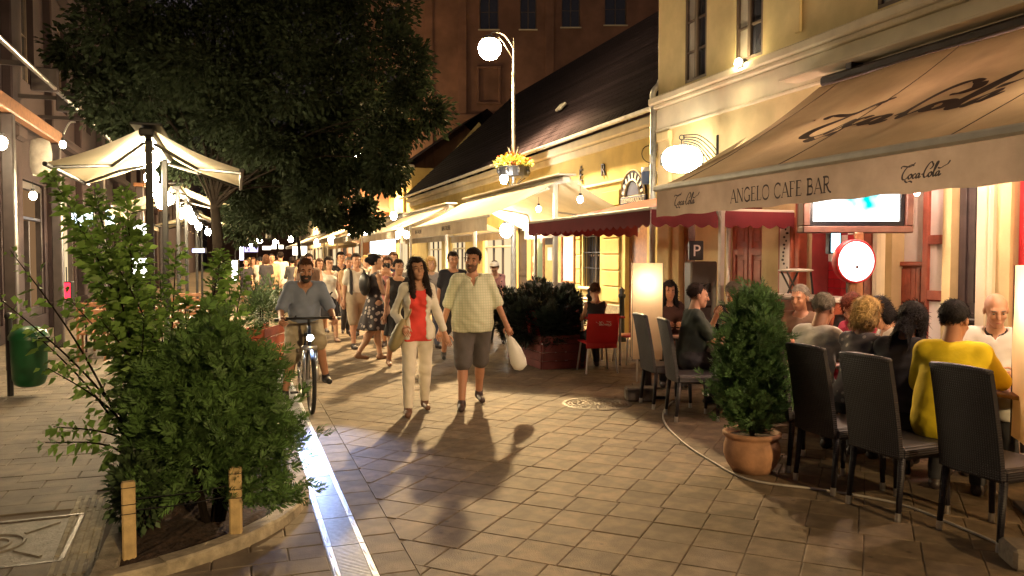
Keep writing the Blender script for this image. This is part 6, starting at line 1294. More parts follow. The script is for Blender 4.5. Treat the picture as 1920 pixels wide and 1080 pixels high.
# --- cyclist and bicycle
q = G(584, 776); fw_ = Vector((q.x, q.y, 0)); hd_ = (Vector((0, 0, 0)) - fw_); hd_.z = 0; hd_ = (hd_.normalized() + Vector((.10, -.0, 0))).normalized()
bike = thing('bicycle', 'dark bicycle ridden toward the camera with a bright white headlamp', 'bicycle', fw_ - hd_ * .52, rz_to(hd_.x, hd_.y))
M_frame = mat('bike_paint', (.03, .045, .10), .3, metal=.2, var=.1)
def wheel(nm, y_):
    Mw = Matrix.Translation((0, y_, .345)) @ Matrix.Rotation(math.pi / 2, 4, 'Y')
    wh = part('wheel', bike, M_alu, lambda b: (b.lathe([(.30, -.011), (.312, -.009), (.312, .009), (.30, .011), (.296, 0), (.30, -.011)], 36, Mw), b.tube([(-.05, y_, .345), (.05, y_, .345)], .02, 8), [b.tube([(.03 * (-1) ** k, y_, .345), (0, y_ + .30 * math.cos(k * math.pi / 12), .345 + .30 * math.sin(k * math.pi / 12))], .0016, 3) for k in range(24)]))
    part('tyre', wh, mat('rubber', (.018, .018, .018), .8, var=.1), lambda b: b.lathe([(.325 + .022 * math.cos(a), .022 * math.sin(a)) for a in [2 * math.pi * k / 10 for k in range(11)]], 40, Mw), True)
wheel('f', .52); wheel('r', -.55)
part('frame', bike, M_frame, lambda b: [b.tube(p, r_, 8) for p, r_ in (([(0, -.08, .30), (0, -.22, .78)], .017), ([(0, -.08, .30), (0, .36, .72)], .02), ([(0, -.20, .78), (0, .34, .84)], .016), ([(0, .33, .92), (0, .40, .66)], .022), ([(.03, -.55, .345), (.02, -.20, .76)], .009), ([(-.03, -.55, .345), (-.02, -.20, .76)], .009), ([(.04, -.55, .345), (.03, -.08, .30)], .011), ([(-.04, -.55, .345), (-.03, -.08, .30)], .011))], True)
part('fork', bike, M_alu, lambda b: (b.tube([(.065, .52, .345), (.06, .42, .66)], .018, 8), b.tube([(-.065, .52, .345), (-.06, .42, .66)], .018, 8), b.box((0, .40, .69), (.16, .04, .05), bev=.012)), True)
part('handlebar', bike, M_black, lambda b: (b.tube([(0, .33, .90), (0, .36, 1.0)], .016, 8), b.tube(spline([(-.31, .24, .985), (-.2, .32, 1.0), (0, .37, 1.0), (.2, .32, 1.0), (.31, .24, .985)], 5), .013, 8), b.tube([(-.34, .22, .98), (-.22, .31, .995)], .02, 8), b.tube([(.34, .22, .98), (.22, .31, .995)], .02, 8)), True)
part('saddle', bike, M_black, lambda b: b.ell((0, -.25, .80), (.075, .14, .03), 12, 6), True); part('crank', bike, M_alu, lambda b: (b.lathe([(.0, .0), (.09, .0), (.09, .006), (0, .006)], 20, Matrix.Translation((.05, -.08, .30)) @ Matrix.Rotation(math.pi / 2, 4, 'Y')), b.tube([(.08, -.08, .30), (.085, -.02, .15)], .01, 6), b.tube([(-.08, -.08, .30), (-.085, -.14, .45)], .01, 6)))
part('pedal', bike, M_black, lambda b: b.box((.13, -.02, .15), (.09, .08, .02), bev=.005)); part('pedal', bike, M_black, lambda b: b.box((-.13, -.14, .45), (.09, .08, .02), bev=.005))
part('headlamp', bike, M_black, lambda b: b.tube([(0, .40, .80), (0, .47, .80)], [.03, .038], 12)); part('headlamp_lens', bike, glow('led_lens', (.86, .92, 1), 60), lambda b: b.ell((0, .472, .80), (.034, .01, .034), 14, 6), True)
ld = bpy.data.lights.new('headlamp_beam', 'SPOT'); ld.energy = 150; ld.color = (.36, .52, 1); ld.spot_size = R(50); ld.spot_blend = .8; ld.shadow_soft_size = .035; lo_ = bpy.data.objects.new('headlamp_beam', ld); COL.objects.link(lo_); lo_.parent = bike; lo_.location = (0, .49, .80); lo_.rotation_euler = (R(62), 0, 0)
cyl = 'bearded cyclist in light blue shirt with a strap across the chest'
human(cyl, (bike.location.x, bike.location.y, 0), bike.rotation_euler[2], 1.74, 1.08, lean=20, head=(0, 10, 0), armL=(20, 22, 50, 6), armR=(20, 22, 50, 6), legL=(72, 12, 84), legR=(46, 12, 50), z0=.885, belly=.02,
      top=dict(m=K('light_blue', (.20, .24, .34)), sleeve=.85, hem=-.045, off=.022, v=.08), bottom=dict(m=K('khaki_shorts', (.38, .32, .22)), len=1.05, off=.028, name='shorts'), hair=('crop', 'brown'), beard='dark', shoes=(.02, .02, .025), sk=1, res=.0135, hands='grip')
HJ[cyl][0].location = HJ[cyl][0].location - hd_ * .22
strap = part('bag_strap', HJ[cyl][0], M_black, lambda b: (lambda pl: b.tube(spline([tuple(pl + A3(-.12, .16, .40)), tuple(pl + A3(-.02, .21, .28)), tuple(pl + A3(.12, .20, .08))], 4), .016, 6, sx=.4))(HJ[cyl][2]))

# --- walkers behind them
def walker(label, px, py, dirv, **kw):
    q = G(px, py); return human(label, (q.x, q.y, 0), rz_to(*dirv), **kw)
walker('woman in dark floral dress walking left of the couple, seen from behind at an angle', 703, 676, (.75, .25), H=1.72, female=True, g=1.02, head=(-20, 0, 0), armL=(-8, 6, 12), armR=(14, 8, 40, 20), legL=(12, 1, 4), legR=(-14, 1, 22, -15), top=dict(m=pattern_mat('floral', (.035, .028, .035), (.42, .36, .33), 'blotch', 13, thr=.32), sleeve=0, hem=-.02, off=.014, neck=.11), skirt=dict(m=MATS['floral'], hem=-.42, flare=.12), hair=('bun', 'black'), shoes=(.3, .17, .1), sk=2, res=.017)
bpw = HJ['woman in dark floral dress walking left of the couple, seen from behind at an angle']; 
bkp = thing('backpack', 'small black backpack worn by the woman in the floral dress', 'bag', bpw[0].location, bpw[0].rotation_euler[2]); part('pack', bkp, M_black, lambda b: b.ell(tuple(bpw[2] + A3(0, -.17, .32)), (.14, .08, .19), 14, 10), True)
walker('man in white shirt with dark shoulder bag left of the floral dress', 668, 652, (.3, -1), H=1.74, head=(-10, 0, 0), armL=(16, 8, 30), armR=(-10, 8, 20), legL=(-18, 2, 34, -20), legR=(12, 2, 3), top=dict(m=K('off_white', (.60, .55, .47)), sleeve=.6, hem=-.08, off=.02), over=dict(m=K('dark_vest', (.025, .022, .025)), sleeve=0, hem=.04, off=.034, open=.11, neck=.12, name='vest'), bottom=dict(m=K('stone_shorts', (.34, .27, .19)), len=1.0, off=.028, name='shorts'), hair=('short', 'dark'), shoes=(.03, .02, .02), sk=0, res=.018)
walker('woman in pink dress lifting a camera beside the floral dress', 728, 656, (-.3, -1), H=1.68, female=True, armL=(50, 14, 95, 30), armR=(50, 14, 95, 30), legL=(10, 1, 3), legR=(-12, 1, 18, -12), top=dict(m=pattern_mat('pink_print', (.34, .13, .12), (.16, .05, .06), 'blotch', 11, thr=.3), sleeve=0, hem=-.02, off=.014, neck=.11), skirt=dict(m=MATS['pink_print'], hem=-.38, flare=.07), hair=('bun', 'brown'), shoes=(.05, .03, .03), sk=0, res=.018)
pc = HJ['woman in pink dress lifting a camera beside the floral dress']; cmr = thing('camera_body', 'black camera held up by the woman in pink', 'camera', lpt('woman in pink dress lifting a camera beside the floral dress', pc[3] + A3(0, .20, -.04)), -YAW); part('housing', cmr, M_black, lambda b: b.box((0, 0, 0), (.13, .06, .09), bev=.012)); part('lens', cmr, M_black, lambda b: b.tube([(0, -.03, 0), (0, -.09, 0)], .032, 14))
walker('woman in sleeveless black dress left of the couple', 748, 690, (.05, -1), H=1.64, female=True, g=1.04, head=(6, 0, 0), armL=(6, 8, 14), armR=(-4, 9, 14), legL=(12, 1, 3), legR=(-10, 1, 16, -10), top=dict(m=K('black_dress', (.014, .012, .014)), sleeve=0, hem=-.05, off=.016, neck=.10), skirt=dict(m=K('black_dress', (.014, .012, .014)), hem=-.40, flare=.06), hair=('crop', 'dark'), shoes=(.28, .15, .09), sk=0, res=.017)
walker('blonde woman in grey top behind the woman in red', 808, 652, (0, -1), H=1.66, female=True, armL=(8, 8, 14), armR=(8, 8, 14), top=dict(m=K('grey_top', (.28, .26, .27)), sleeve=.5, hem=-.08, off=.018), bottom=dict(m=K('blue_jeans', (.07, .08, .13)), len=1.95), hair=('bob', 'blond'), sk=2, res=.02, legL=(8, 1, 3), legR=(-8, 1, 12))
nav_l = 'man in navy printed T-shirt walking behind the couple'
walker(nav_l, 850, 676, (-.1, -1), H=1.76, g=1.04, head=(0, -6, 0), armL=(8, 10, 14), armR=(-6, 10, 14), legL=(12, 2, 3), legR=(-10, 2, 14, -10), top=dict(m=K('navy', (.012, .012, .022)), sleeve=.62, hem=-.08, off=.02, loose=.01), bottom=dict(m=K('dark_shorts', (.03, .028, .032)), len=1.0, off=.03, name='shorts'), hair=('short', 'dark'), shoes=(.03, .03, .03), sk=1, res=.017)
nv = HJ[nav_l]; part('shirt_print', nv[0], K('print_grey', (.13, .14, .15)), lambda b: [b.box(tuple(nv[2] + A3(x_, .165, z_)), (w2, .006, .018)) for x_, z_, w2 in ((-.06, .37, .05), (.0, .375, .04), (.06, .37, .05), (0, .34, .12))])
walker('woman in white tank top and glasses behind the cyclist', 618, 640, (.1, -1), H=1.68, female=True, glasses=True, armL=(-10, 10, 20), armR=(12, 10, 45, 20), legL=(12, 1, 3), legR=(-10, 1, 16, -10), top=dict(m=K('white_tank', (.66, .62, .55)), sleeve=0, hem=-.06, off=.014, neck=.12), skirt=dict(m=K('dark_skirt', (.02, .018, .024)), hem=-.42, flare=.05), hair=('bun', 'dark'), shoes=(.3, .18, .12), sk=2, res=.018)
walker('man in black shirt behind the woman in the white tank top', 640, 625, (.1, -1), H=1.78, armL=(8, 8, 14), armR=(-8, 8, 14), top=dict(m=K('black_shirt', (.015, .013, .016)), sleeve=.6, hem=-.08, off=.02, v=.1), bottom=dict(m=K('dark_trousers', (.03, .03, .035)), len=1.95), hair=('short', 'dark'), sk=0, res=.022, legL=(10, 2, 3), legR=(-8, 2, 12))
walker('man with dark hair hidden behind the cyclist', 580, 640, (0, -1), H=1.74, armL=(8, 8, 14), armR=(8, 8, 14), top=dict(m=K('brown_shirt', (.12, .07, .05)), sleeve=.6, hem=-.08, off=.02), bottom=dict(m=K('dark_trousers', (.03, .03, .035)), len=1.95), hair=('short', 'dark'), sk=1, res=.022, legL=(10, 2, 3), legR=(-8, 2, 12))
walker('man in white shirt and pale trousers walking away down the lane', 527, 586, (.0, 1), H=1.84, armL=(8, 6, 12), armR=(-8, 6, 12), legL=(12, 2, 3), legR=(-10, 2, 14, -10), top=dict(m=K('white_shirt', (.68, .63, .54)), sleeve=.7, hem=-.12, off=.024, loose=.01), bottom=dict(m=K('cream_trousers', (.62, .52, .36)), len=1.95, off=.02), hair=('short', 'dark'), sk=1, res=.022)
walker('woman in dark top walking away beside the white shirted man', 549, 590, (.05, 1), H=1.68, female=True, armL=(10, 14, 70, 20), armR=(0, 8, 12), top=dict(m=K('charcoal_top', (.05, .045, .05)), sleeve=1.0, hem=-.06, off=.018), bottom=dict(m=K('plum_trousers', (.06, .03, .04)), len=1.95), hair=('bun', 'dark'), sk=0, res=.022, legL=(10, 1, 3), legR=(-8, 1, 12))
cap_l = 'person in pink floral top and white cap bending beside the planter'
q = PD(932, 600, 15.2); human(cap_l, (q.x, q.y, 0), rz_to(-.5, -1), 1.66, .98, True, lean=28, head=(0, -14, 0), armL=(40, 10, 30), armR=(40, 10, 30), top=dict(m=pattern_mat('pink_floral', (.42, .20, .20), (.10, .06, .07), 'blotch', 16, thr=.25), sleeve=.9, hem=-.06, off=.02), bottom=dict(m=K('dark_trousers', (.03, .03, .035)), len=1.95), hair=('short', 'brown'), sk=2, res=.02)
cp = HJ[cap_l]; part('cap', cp[0], K('white_cap', (.7, .66, .6)), lambda b: (b.ell(tuple(cp[3] + A3(0, .01, .07)), (.095, .11, .06), 14, 8), b.ell(tuple(cp[3] + A3(0, .12, .045)), (.075, .08, .012), 12, 5)), True)
far = [(462, 578, 'person in dark shirt nearest the left of the far crowd', 'dk', 0, -1), (476, 574, 'person in tan shirt among the far crowd at the left', 'tan', 0, -1), (489, 577, 'person in bright white shirt in the middle of the far crowd', 'wh', 0, 1), (501, 572, 'person with long dark hair in the far crowd', 'br', 0, 1), (511, 588, 'person in beige shirt beside the man walking away', 'be', 0, -1), (560, 568, 'far person in grey shirt right of the woman walking away', 'gr', 0, -1),
       (482, 560, 'tiny far person in red brown shirt', 'rb', 0, 1), (497, 556, 'tiny far person in cream shirt', 'be', 0, -1), (520, 558, 'tiny far person in olive shirt', 'ol', 0, 1), (655, 588, 'person in dark blue top under the third awning', 'db', -1, 0), (590, 566, 'far person in white top behind the cyclist', 'wh', 0, -1), (468, 551, 'tiny farthest person in black at the left', 'dk', 0, 1)]
FC = dict(dk=(.03, .025, .03), tan=(.40, .26, .14), wh=(.66, .60, .50), br=(.10, .05, .035), be=(.50, .38, .24), gr=(.20, .18, .17), rb=(.25, .08, .05), ol=(.2, .17, .08), db=(.03, .04, .09))
for k, (x_, y_, lb_, c_, dx, dy) in enumerate(far):
    walker(lb_, x_, y_, (dx + .05 * (-1) ** k, dy), H=1.62 + .04 * (k % 5), female=k % 2 == 1, armL=(12, 7, 14), armR=(-10, 7, 18), legL=(14, 2, 3), legR=(-12, 2, 18), top=dict(m=K('far_' + c_, FC[c_]), sleeve=.6, hem=-.08, off=.022), bottom=dict(m=K(('far_dark', 'far_khaki')[k % 2], ((.04, .038, .045), (.26, .19, .12))[k % 2]), len=(1.95, 1.0)[k % 3 == 0]), hair=(('short', 'long', 'crop', 'bob')[k % 4], ('dark', 'brown', 'black', 'blond')[k % 4]), sk=k, res=.032)

mid = [(600, 622, 'woman in cream blouse half hidden right of the cyclist', 'be', 0, -1), (655, 628, 'man in tan polo shirt behind the white shirted man', 'tan', 0, -1), (686, 632, 'woman in olive top behind the floral dress', 'ol', 0, -1), (712, 628, 'man in white polo behind the woman with the camera', 'wh', 0, -1), (738, 634, 'man in dark blue shirt behind the black dress', 'db', 0, -1), (772, 636, 'tall man in grey shirt behind the woman in red', 'gr', 0, -1), (640, 606, 'small woman in red brown top in the middle crowd', 'rb', 0, -1), (570, 602, 'person in cream shirt left of the middle crowd', 'be', 0, 1), (500, 590, 'person in black walking away at the left of the lane', 'dk', 0, 1), (695, 606, 'man in pale shirt under the third awning', 'wh', 0, -1)]
for k, (x_, y_, lb_, c_, dx, dy) in enumerate(mid):
    walker(lb_, x_, y_, (dx + .08 * (-1) ** k, dy), H=1.64 + .035 * (k % 5), female=k % 2 == 0, armL=(12, 7, 14 + 6 * (k % 3)), armR=(-10, 7, 18), legL=(14, 2, 3), legR=(-12, 2, 18, -12), top=dict(m=K('far_' + c_, FC[c_]), sleeve=.6, hem=-.08, off=.02), bottom=dict(m=K(('far_khaki', 'far_dark')[k % 2], ((.26, .19, .12), (.04, .038, .045))[k % 2]), len=(1.95, 1.0)[k % 3 == 0]), hair=(('bob', 'short', 'bun', 'crop')[k % 4], ('brown', 'dark', 'blond', 'grey')[(k * 3) % 4]), sk=k, res=.024)
# --- guests at the tables
def guest(label, x_, y_, dirv, **kw):
    a = dict(sit=.57, armL=(34, 8, 62, 18), armR=(34, 8, 62, 18), legL=(82, 5, 84), legR=(82, 5, 84), bottom=dict(m=K('guest_dark', (.028, .028, .034)), len=1.95, off=.016), res=.015); a.update(kw)
    return human(label, (x_, y_, 0), rz_to(*dirv), **a)
guest('man in dark green shirt with sunglasses on his head, in profile at the left table', 4.62, 7.42, (1, -.35), g=1.08, lean=6, head=(0, 0, 0), top=dict(m=K('dark_green', (.025, .035, .03)), sleeve=.8, hem=-.05, off=.022), hair=('crop', 'dark'), sk=0, belly=.02)
sg = HJ['man in dark green shirt with sunglasses on his head, in profile at the left table']; part('sunglasses', sg[0], M_black, lambda b: (b.box(tuple(sg[3] + A3(0, .075, .115)), (.13, .02, .035), rx=R(-50), bev=.008),))
bl = 'man in black pullover with white collar eating at the left table'
guest(bl, 5.55, 7.85, (-1, -.65), g=1.12, lean=12, head=(8, -16, 0), armL=(30, 14, 80, 30), armR=(40, 16, 95, 30), top=dict(m=K('black_pullover', (.012, .011, .016)), sleeve=1.2, hem=-.05, off=.026, neck=.10), collar=K('white_collar', (.72, .68, .62)), hair=('short', 'grey'), sk=1, belly=.03)
guest('older man half hidden behind the top of the conifer', 5.58, 6.75, (-1, -.5), g=1.05, lean=8, top=dict(m=K('brown_check', (.20, .12, .08)), sleeve=.8, off=.022), hair=('crop', 'grey'), sk=1)
guest('grey haired man in white shirt beside the conifer', 4.44, 5.32, (1, .18), g=1.10, lean=14, head=(12, -4, 0), top=dict(m=K('white_shirt2', (.64, .62, .56)), sleeve=.8, off=.024), hair=('crop', 'grey'), sk=1, collar=K('white_shirt2', (.64, .62, .56)))
guest('blonde woman in patterned dark top at the middle table', 4.48, 4.86, (1, .12), H=1.68, g=1.02, female=True, lean=12, head=(0, -4, 0), top=dict(m=pattern_mat('grey_print_top', (.10, .09, .10), (.34, .30, .28), 'blotch', 18, thr=.25), sleeve=.9, off=.02), hair=('bob', 'blond'), sk=2)
guest('woman in pink top with red brown hair at the far side of the table', 5.62, 5.95, (-1, -.2), H=1.64, female=True, lean=16, head=(10, -12, 0), top=dict(m=K('pink', (.60, .06, .13)), sleeve=.8, off=.02), hair=('bob', 'red'), sk=0)
guest('dark haired woman in white top leaning over the table', 5.55, 5.35, (-.9, .5), H=1.66, female=True, lean=22, head=(20, -18, 0), top=dict(m=pattern_mat('white_black', (.66, .62, .56), (.03, .03, .035), 'blotch', 6, thr=.18), sleeve=.9, off=.022), hair=('bob', 'black'), sk=0)
guest('person in dark hooded jacket next to the man in yellow', 4.46, 4.42, (1, .35), H=1.70, g=1.06, lean=20, head=(0, -10, 0), top=dict(m=K('dark_jacket', (.012, .012, .02)), sleeve=1.95, off=.03, loose=.01), hair=('long', 'black'), sk=1)
yl = 'man in bright yellow T-shirt with black hair, back to the camera'
guest(yl, 4.44, 3.95, (.9, .6), g=1.10, lean=14, head=(-16, -6, 0), armL=(26, 14, 60, 18), armR=(42, 26, 45, 10), top=dict(m=K('yellow_shirt', (.85, .66, .02)), sleeve=1.15, hem=-.14, off=.026, loose=.015, amp=.0022), hair=('short', 'black'), sk=3, res=.0135)
ba = 'bald man in white jersey with dark collar at the right table'
guest(ba, 5.72, 4.66, (-1, -.75), g=1.14, lean=8, head=(14, -10, 0), armL=(30, 12, 60, 20), armR=(30, 12, 60, 20), top=dict(m=pattern_mat('jersey', (.62, .60, .56), (.09, .07, .06), 'blotch', 4.5, thr=.13), sleeve=.85, off=.026, v=.06), hair=('none', 'grey'), sk=0, belly=.03, collar=K('dark_collar', (.03, .025, .025)))
guest('person with dark hair sitting behind the paper floor lamp', 5.35, 9.1, (-.4, -1), H=1.68, female=True, lean=6, top=dict(m=K('maroon_top', (.05, .02, .02)), sleeve=1.9, off=.024), hair=('long', 'black'), sk=1, res=.02)
guest('woman in black vest seated on the red chair, seen from behind', rc0.location.x, rc0.location.y + .02, (-math.sin(rc0.rotation_euler[2]), math.cos(rc0.rotation_euler[2])), H=1.60, female=True, g=.95, sit=.545, lean=8, head=(0, -14, 0), armL=(36, 10, 60, 15), armR=(36, 10, 60, 15), top=dict(m=K('black_vest', (.012, .01, .012)), sleeve=0, off=.014, neck=.12), hair=('crop', 'brown'), sk=0, res=.018)
# ------------------------------------------------------------------ plants
M_thuja = mat('thuja_green', (.085, .165, .042), .65, var=.3, scale=4, rnd=.45, trans=.18)
M_thuja2 = mat('conifer_green', (.072, .145, .048), .65, var=.3, scale=4, rnd=.45, trans=.18)
M_elm = mat('shoot_leaf', (.15, .26, .055), .55, var=.25, scale=5, rnd=.35, trans=.30)
M_dkleaf = mat('dark_leaf', (.06, .10, .04), .55, var=.3, scale=5, rnd=.4, trans=.2)
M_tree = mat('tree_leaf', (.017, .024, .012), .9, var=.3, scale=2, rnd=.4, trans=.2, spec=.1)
M_bark = mat('bark', (.012, .009, .007), 1.0, spec=.05, var=.35, scale=12, bump=.6, bscale=30)
def norm_(a): return a / np.maximum(np.linalg.norm(a, axis=-1, keepdims=True), 1e-9)
def sprays(name, C, D, size, m, parent, seed=1, nseg=9, width=.16, up=.5):
    """flat conifer sprays: a fan of narrow scales along both sides of a small twig"""
    rg = np.random.default_rng(seed); n = len(C); D = norm_(D); N = rg.normal(size=(n, 3)) * .6; N[:, 2] += up; Sd = norm_(np.cross(D, N)); Nn = np.cross(Sd, D); L = np.asarray(size) * rg.uniform(.65, 1.25, n); Vs = []; 
    for k in range(nseg):
        s_ = (-1) ** k; t0 = (k // 2) / (nseg / 2) * .75; ang = .75 if k < nseg - 1 else 0.0
        o = C + D * (L * t0)[:, None] - np.array([0, 0, 1]) * (L * t0 * t0 * .35)[:, None]; d = norm_(D * math.cos(ang) + Sd * s_ * math.sin(ang) + rg.normal(size=(n, 3)) * .12 - np.array([0, 0, .12])); ln = (L * (.55 - .3 * t0))[:, None]; wv = norm_(np.cross(d, Nn)) * ln * width
        Vs.append(np.stack([o, o + d * ln * .5 + wv, o + d * ln, o + d * ln * .5 - wv], 1))
    V = np.concatenate(Vs).reshape(-1, 3); Fq = np.arange(len(V)).reshape(-1, 4); return npmesh(name, V, Fq, m, parent, False, 'stuff')
rg = np.random.default_rng(11)
# conifer in the clay pot
con = thing('potted_conifer', 'upright green conifer growing in the terracotta pot', 'conifer', POT)
Cs, Ds = [], []
for k in range(110):
    a_ = k * 2.399 + rg.uniform(-.3, .3); zz = (k + .5) / 110; ln = np.interp(zz, [0, .08, .3, .55, .8, .95, 1], [.17, .235, .265, .235, .155, .08, .03]) * rg.uniform(.72, 1.2); o_ = np.array([0, 0, .28 + zz * .92]); e_ = np.array([math.cos(a_) * ln, math.sin(a_) * ln, .36 + zz * 1.02 + ln * .35])
    nn_ = 40; t_ = rg.random(nn_) ** .6; c_ = o_ + (e_ - o_) * t_[:, None] + rg.normal(size=(nn_, 3)) * (.012 + .026 * t_[:, None]); Cs.append(c_); Ds.append(norm_(e_ - o_) + rg.normal(size=(nn_, 3)) * .4 + np.array([0, 0, .3]))
C, D = np.concatenate(Cs), np.concatenate(Ds)
sprays('foliage', C, D, .09, M_thuja2, con, 4, width=.11, nseg=13); part('stem', con, M_bark, lambda b: b.tube([(0, 0, .26), (.01, 0, .8), (0, 0, 1.35)], [.022, .015, .004], 7))
# foreground thuja
th = thing('thuja_shrub', 'broad dark green thuja shrub in the planted bed', 'shrub', (-.16, 5.15, .03))
Cs, Ds = [], []
for k in range(64):
    a_ = k * 2.399 + rg.uniform(-.3, .3); zz = rg.random() ** .75; ln = np.interp(zz, [0, .2, .5, .8, 1], [.40, .45, .40, .28, .10]) * rg.uniform(.72, 1.22); o_ = np.array([0, 0, .16 + zz * .60]); e_ = np.array([math.cos(a_) * ln * 1.03, math.sin(a_) * ln * .92, .24 + zz * .90 + rg.uniform(-.05, .12)])
    nn_ = 135; t_ = rg.random(nn_) ** .65; c_ = o_ + (e_ - o_) * t_[:, None] + rg.normal(size=(nn_, 3)) * (.03 + .05 * t_[:, None]); c_[:, 2] -= .10 * t_ * (1 - zz); Cs.append(c_); Ds.append(norm_(e_ - o_) + rg.normal(size=(nn_, 3)) * .45 + np.array([0, 0, .15]))
C, D = np.concatenate(Cs), np.concatenate(Ds); C[:, 2] = np.maximum(C[:, 2], .14)
sprays('foliage', C, D, .105, M_thuja, th, 6, width=.105, nseg=15); part('stem', th, M_bark, lambda b: [b.tube([(.05 * math.cos(k), .05 * math.sin(k), 0), (.16 * math.cos(k), .16 * math.sin(k), .5), (.2 * math.cos(k), .2 * math.sin(k), .9)], [.028, .02, .006], 6) for k in (0, 1.3, 2.6, 3.9, 5.2)], kind='stuff')
# tall leafy shoots
sh = thing('leafy_shrub', 'tall leafy shrub with long upright shoots behind the thuja', 'shrub', (-.42, 5.55, .04))
base = Vector(sh.location)
tips = [(98, 330, 5.5), (178, 365, 5.4), (236, 362, 5.6), (20, 470, 5.3), (0, 560, 5.2), (415, 480, 5.5), (455, 520, 5.7), (300, 520, 5.9), (345, 560, 5.2), (150, 430, 5.7), (205, 470, 5.2), (90, 690, 5.0), (100, 800, 4.9), (85, 830, 4.8), (260, 430, 5.6), (330, 470, 5.5), (395, 560, 5.3), (60, 620, 5.3), (430, 600, 5.4), (270, 600, 5.0), (130, 560, 5.6), (190, 600, 5.0), (350, 640, 5.1)]
LC, LD, LS_ = [], [], []; stems = MB(); rr = random.Random(5)
for k, (x_, y_, d_) in enumerate(tips):
    tip = PD(x_, y_, d_) - base; b0 = Vector((rr.uniform(-.15, .2), rr.uniform(-.12, .12), 0)); mid = b0.lerp(tip, .5) + Vector((rr.uniform(-.05, .05), rr.uniform(-.05, .05), .16)); pts = spline([b0, mid, tip], 12); m_ = len(pts)
    stems.tube(pts, [.011 * (1 - .8 * i / m_) for i in range(m_)], 5)
    for i in range(3, m_):
        t = (pts[min(i + 1, m_ - 1)] - pts[i - 1]).normalized(); sd = t.cross(Vector((0, 0, 1))).normalized() if abs(t.z) < .99 else Vector((1, 0, 0)); fr = sd.cross(t)
        for q in range(24 if k in (0, 1, 2, 5, 9, 14) else 3 if k in (3, 4, 11, 12, 13, 17) else 10):
            a_ = rr.uniform(0, 6.28); out = sd * math.cos(a_) + fr * math.sin(a_); p = pts[i] + t * rr.uniform(-.04, .04) + out * (rr.random() ** 1.5) * .10 * (1.1 - .8 * (i / m_) ** 4)
            LC.append(tuple(p)); LD.append(tuple(out * 1.0 + t * .45 + Vector((0, 0, rr.uniform(-.3, .25))))); LS_.append(.088 * (1.05 - .45 * (i / m_) ** 3) * rr.uniform(.7, 1.1))
stems.build('stems', M_bark, sh, True)
leaf_mesh('leaves', np.array(LC), np.array(LD), np.array(LS_), M_elm, sh, aspect=.62, fold=.10, seed=8, droop=.18)
# small dark bush at the left front and undergrowth
db = thing('dark_bush', 'low dark leaved bush at the left front of the bed', 'shrub', (-.56, 5.05, .04))
C, D = blob(1100, (0, 0, .26), (.17, .30, .24), rg, .35); leaf_mesh('leaves', C, D, .05, M_dkleaf, db, aspect=.6, seed=9); part('stem', db, M_bark, lambda b: [b.tube([(0, 0, 0), (.1 * math.cos(k), .15 * math.sin(k), .35)], [.01, .004], 5) for k in range(6)], kind='stuff')
ug = thing('undergrowth', 'tangle of dark leaves in the middle of the bed', 'shrub', (-.30, 5.75, .04))
C, D = blob(2000, (0.05, .1, .66), (.30, .50, .52), rg, .25); leaf_mesh('leaves', C, D, .06, M_dkleaf, ug, aspect=.6, seed=10); part('stem', ug, M_bark, lambda b: [b.tube([(.1 * math.cos(k), .2 * math.sin(k), 0), (.2 * math.cos(k), .3 * math.sin(k), 1.0)], [.012, .004], 5) for k in range(9)], kind='stuff')
# evergreens of the box planters
def bush(name, label, loc, comps, m, seed, ls=.06, conif=True, n=900):
    t = thing(name, label, 'shrub', loc); Cs, Ds = [], []; rg2 = np.random.default_rng(seed)
    for c, r in comps: C, D = blob(n, c, r, rg2, .4); D[:, 2] += .6; Cs.append(C); Ds.append(D)
    C, D = np.concatenate(Cs), np.concatenate(Ds)
    (sprays('foliage', C, D, ls * 1.7, m, t, seed) if conif else leaf_mesh('foliage', C, D, ls, m, t, seed=seed, aspect=.55)); part('stem', t, M_bark, lambda b: [b.tube([(c[0], c[1], 0), (c[0], c[1], c[2])], [.02, .008], 5) for c, _ in comps], kind='stuff'); return t
M_evg = mat('evergreen', (.016, .028, .018), .6, var=.3, scale=4, rnd=.4, trans=.1)
bush('evergreen', 'dark evergreen shrubs spilling over the red box planter', (bp0.x, bp0.y, .46), [((.2, .12, .18), (.36, .3, .32)), ((.5, .35, .35), (.32, .3, .42)), ((-.05, .5, .2), (.3, .35, .35)), ((.3, .9, .35), (.36, .4, .5)), ((-.1, 1.1, .3), (.3, .35, .4))], M_evg, 21, .07)
bush('flowering_bush', 'yellow green flowering plant behind the red box planter', (bp0.x - .25, bp0.y + 2.2, .5), [((0, 0, .35), (.25, .25, .22))], mat('yellow_bush', (.20, .20, .05), .6, var=.3, rnd=.4, trans=.2), 22, .06, False)
bush('evergreen', 'dark round bush above the small orange planter', (tp_.x + .12, tp_.y + .6, .53), [((0, 0, .35), (.28, .4, .34)), ((.05, .6, .3), (.3, .4, .3))], M_dkleaf, 23, .06, False, 700)
bush('evergreen', 'blurred green bush farther along the left terrace edge', (tp_.x + .3, tp_.y + 2.4, .0), [((0, 0, .7), (.4, .6, .65))], M_dkleaf, 24, .07, False, 900)
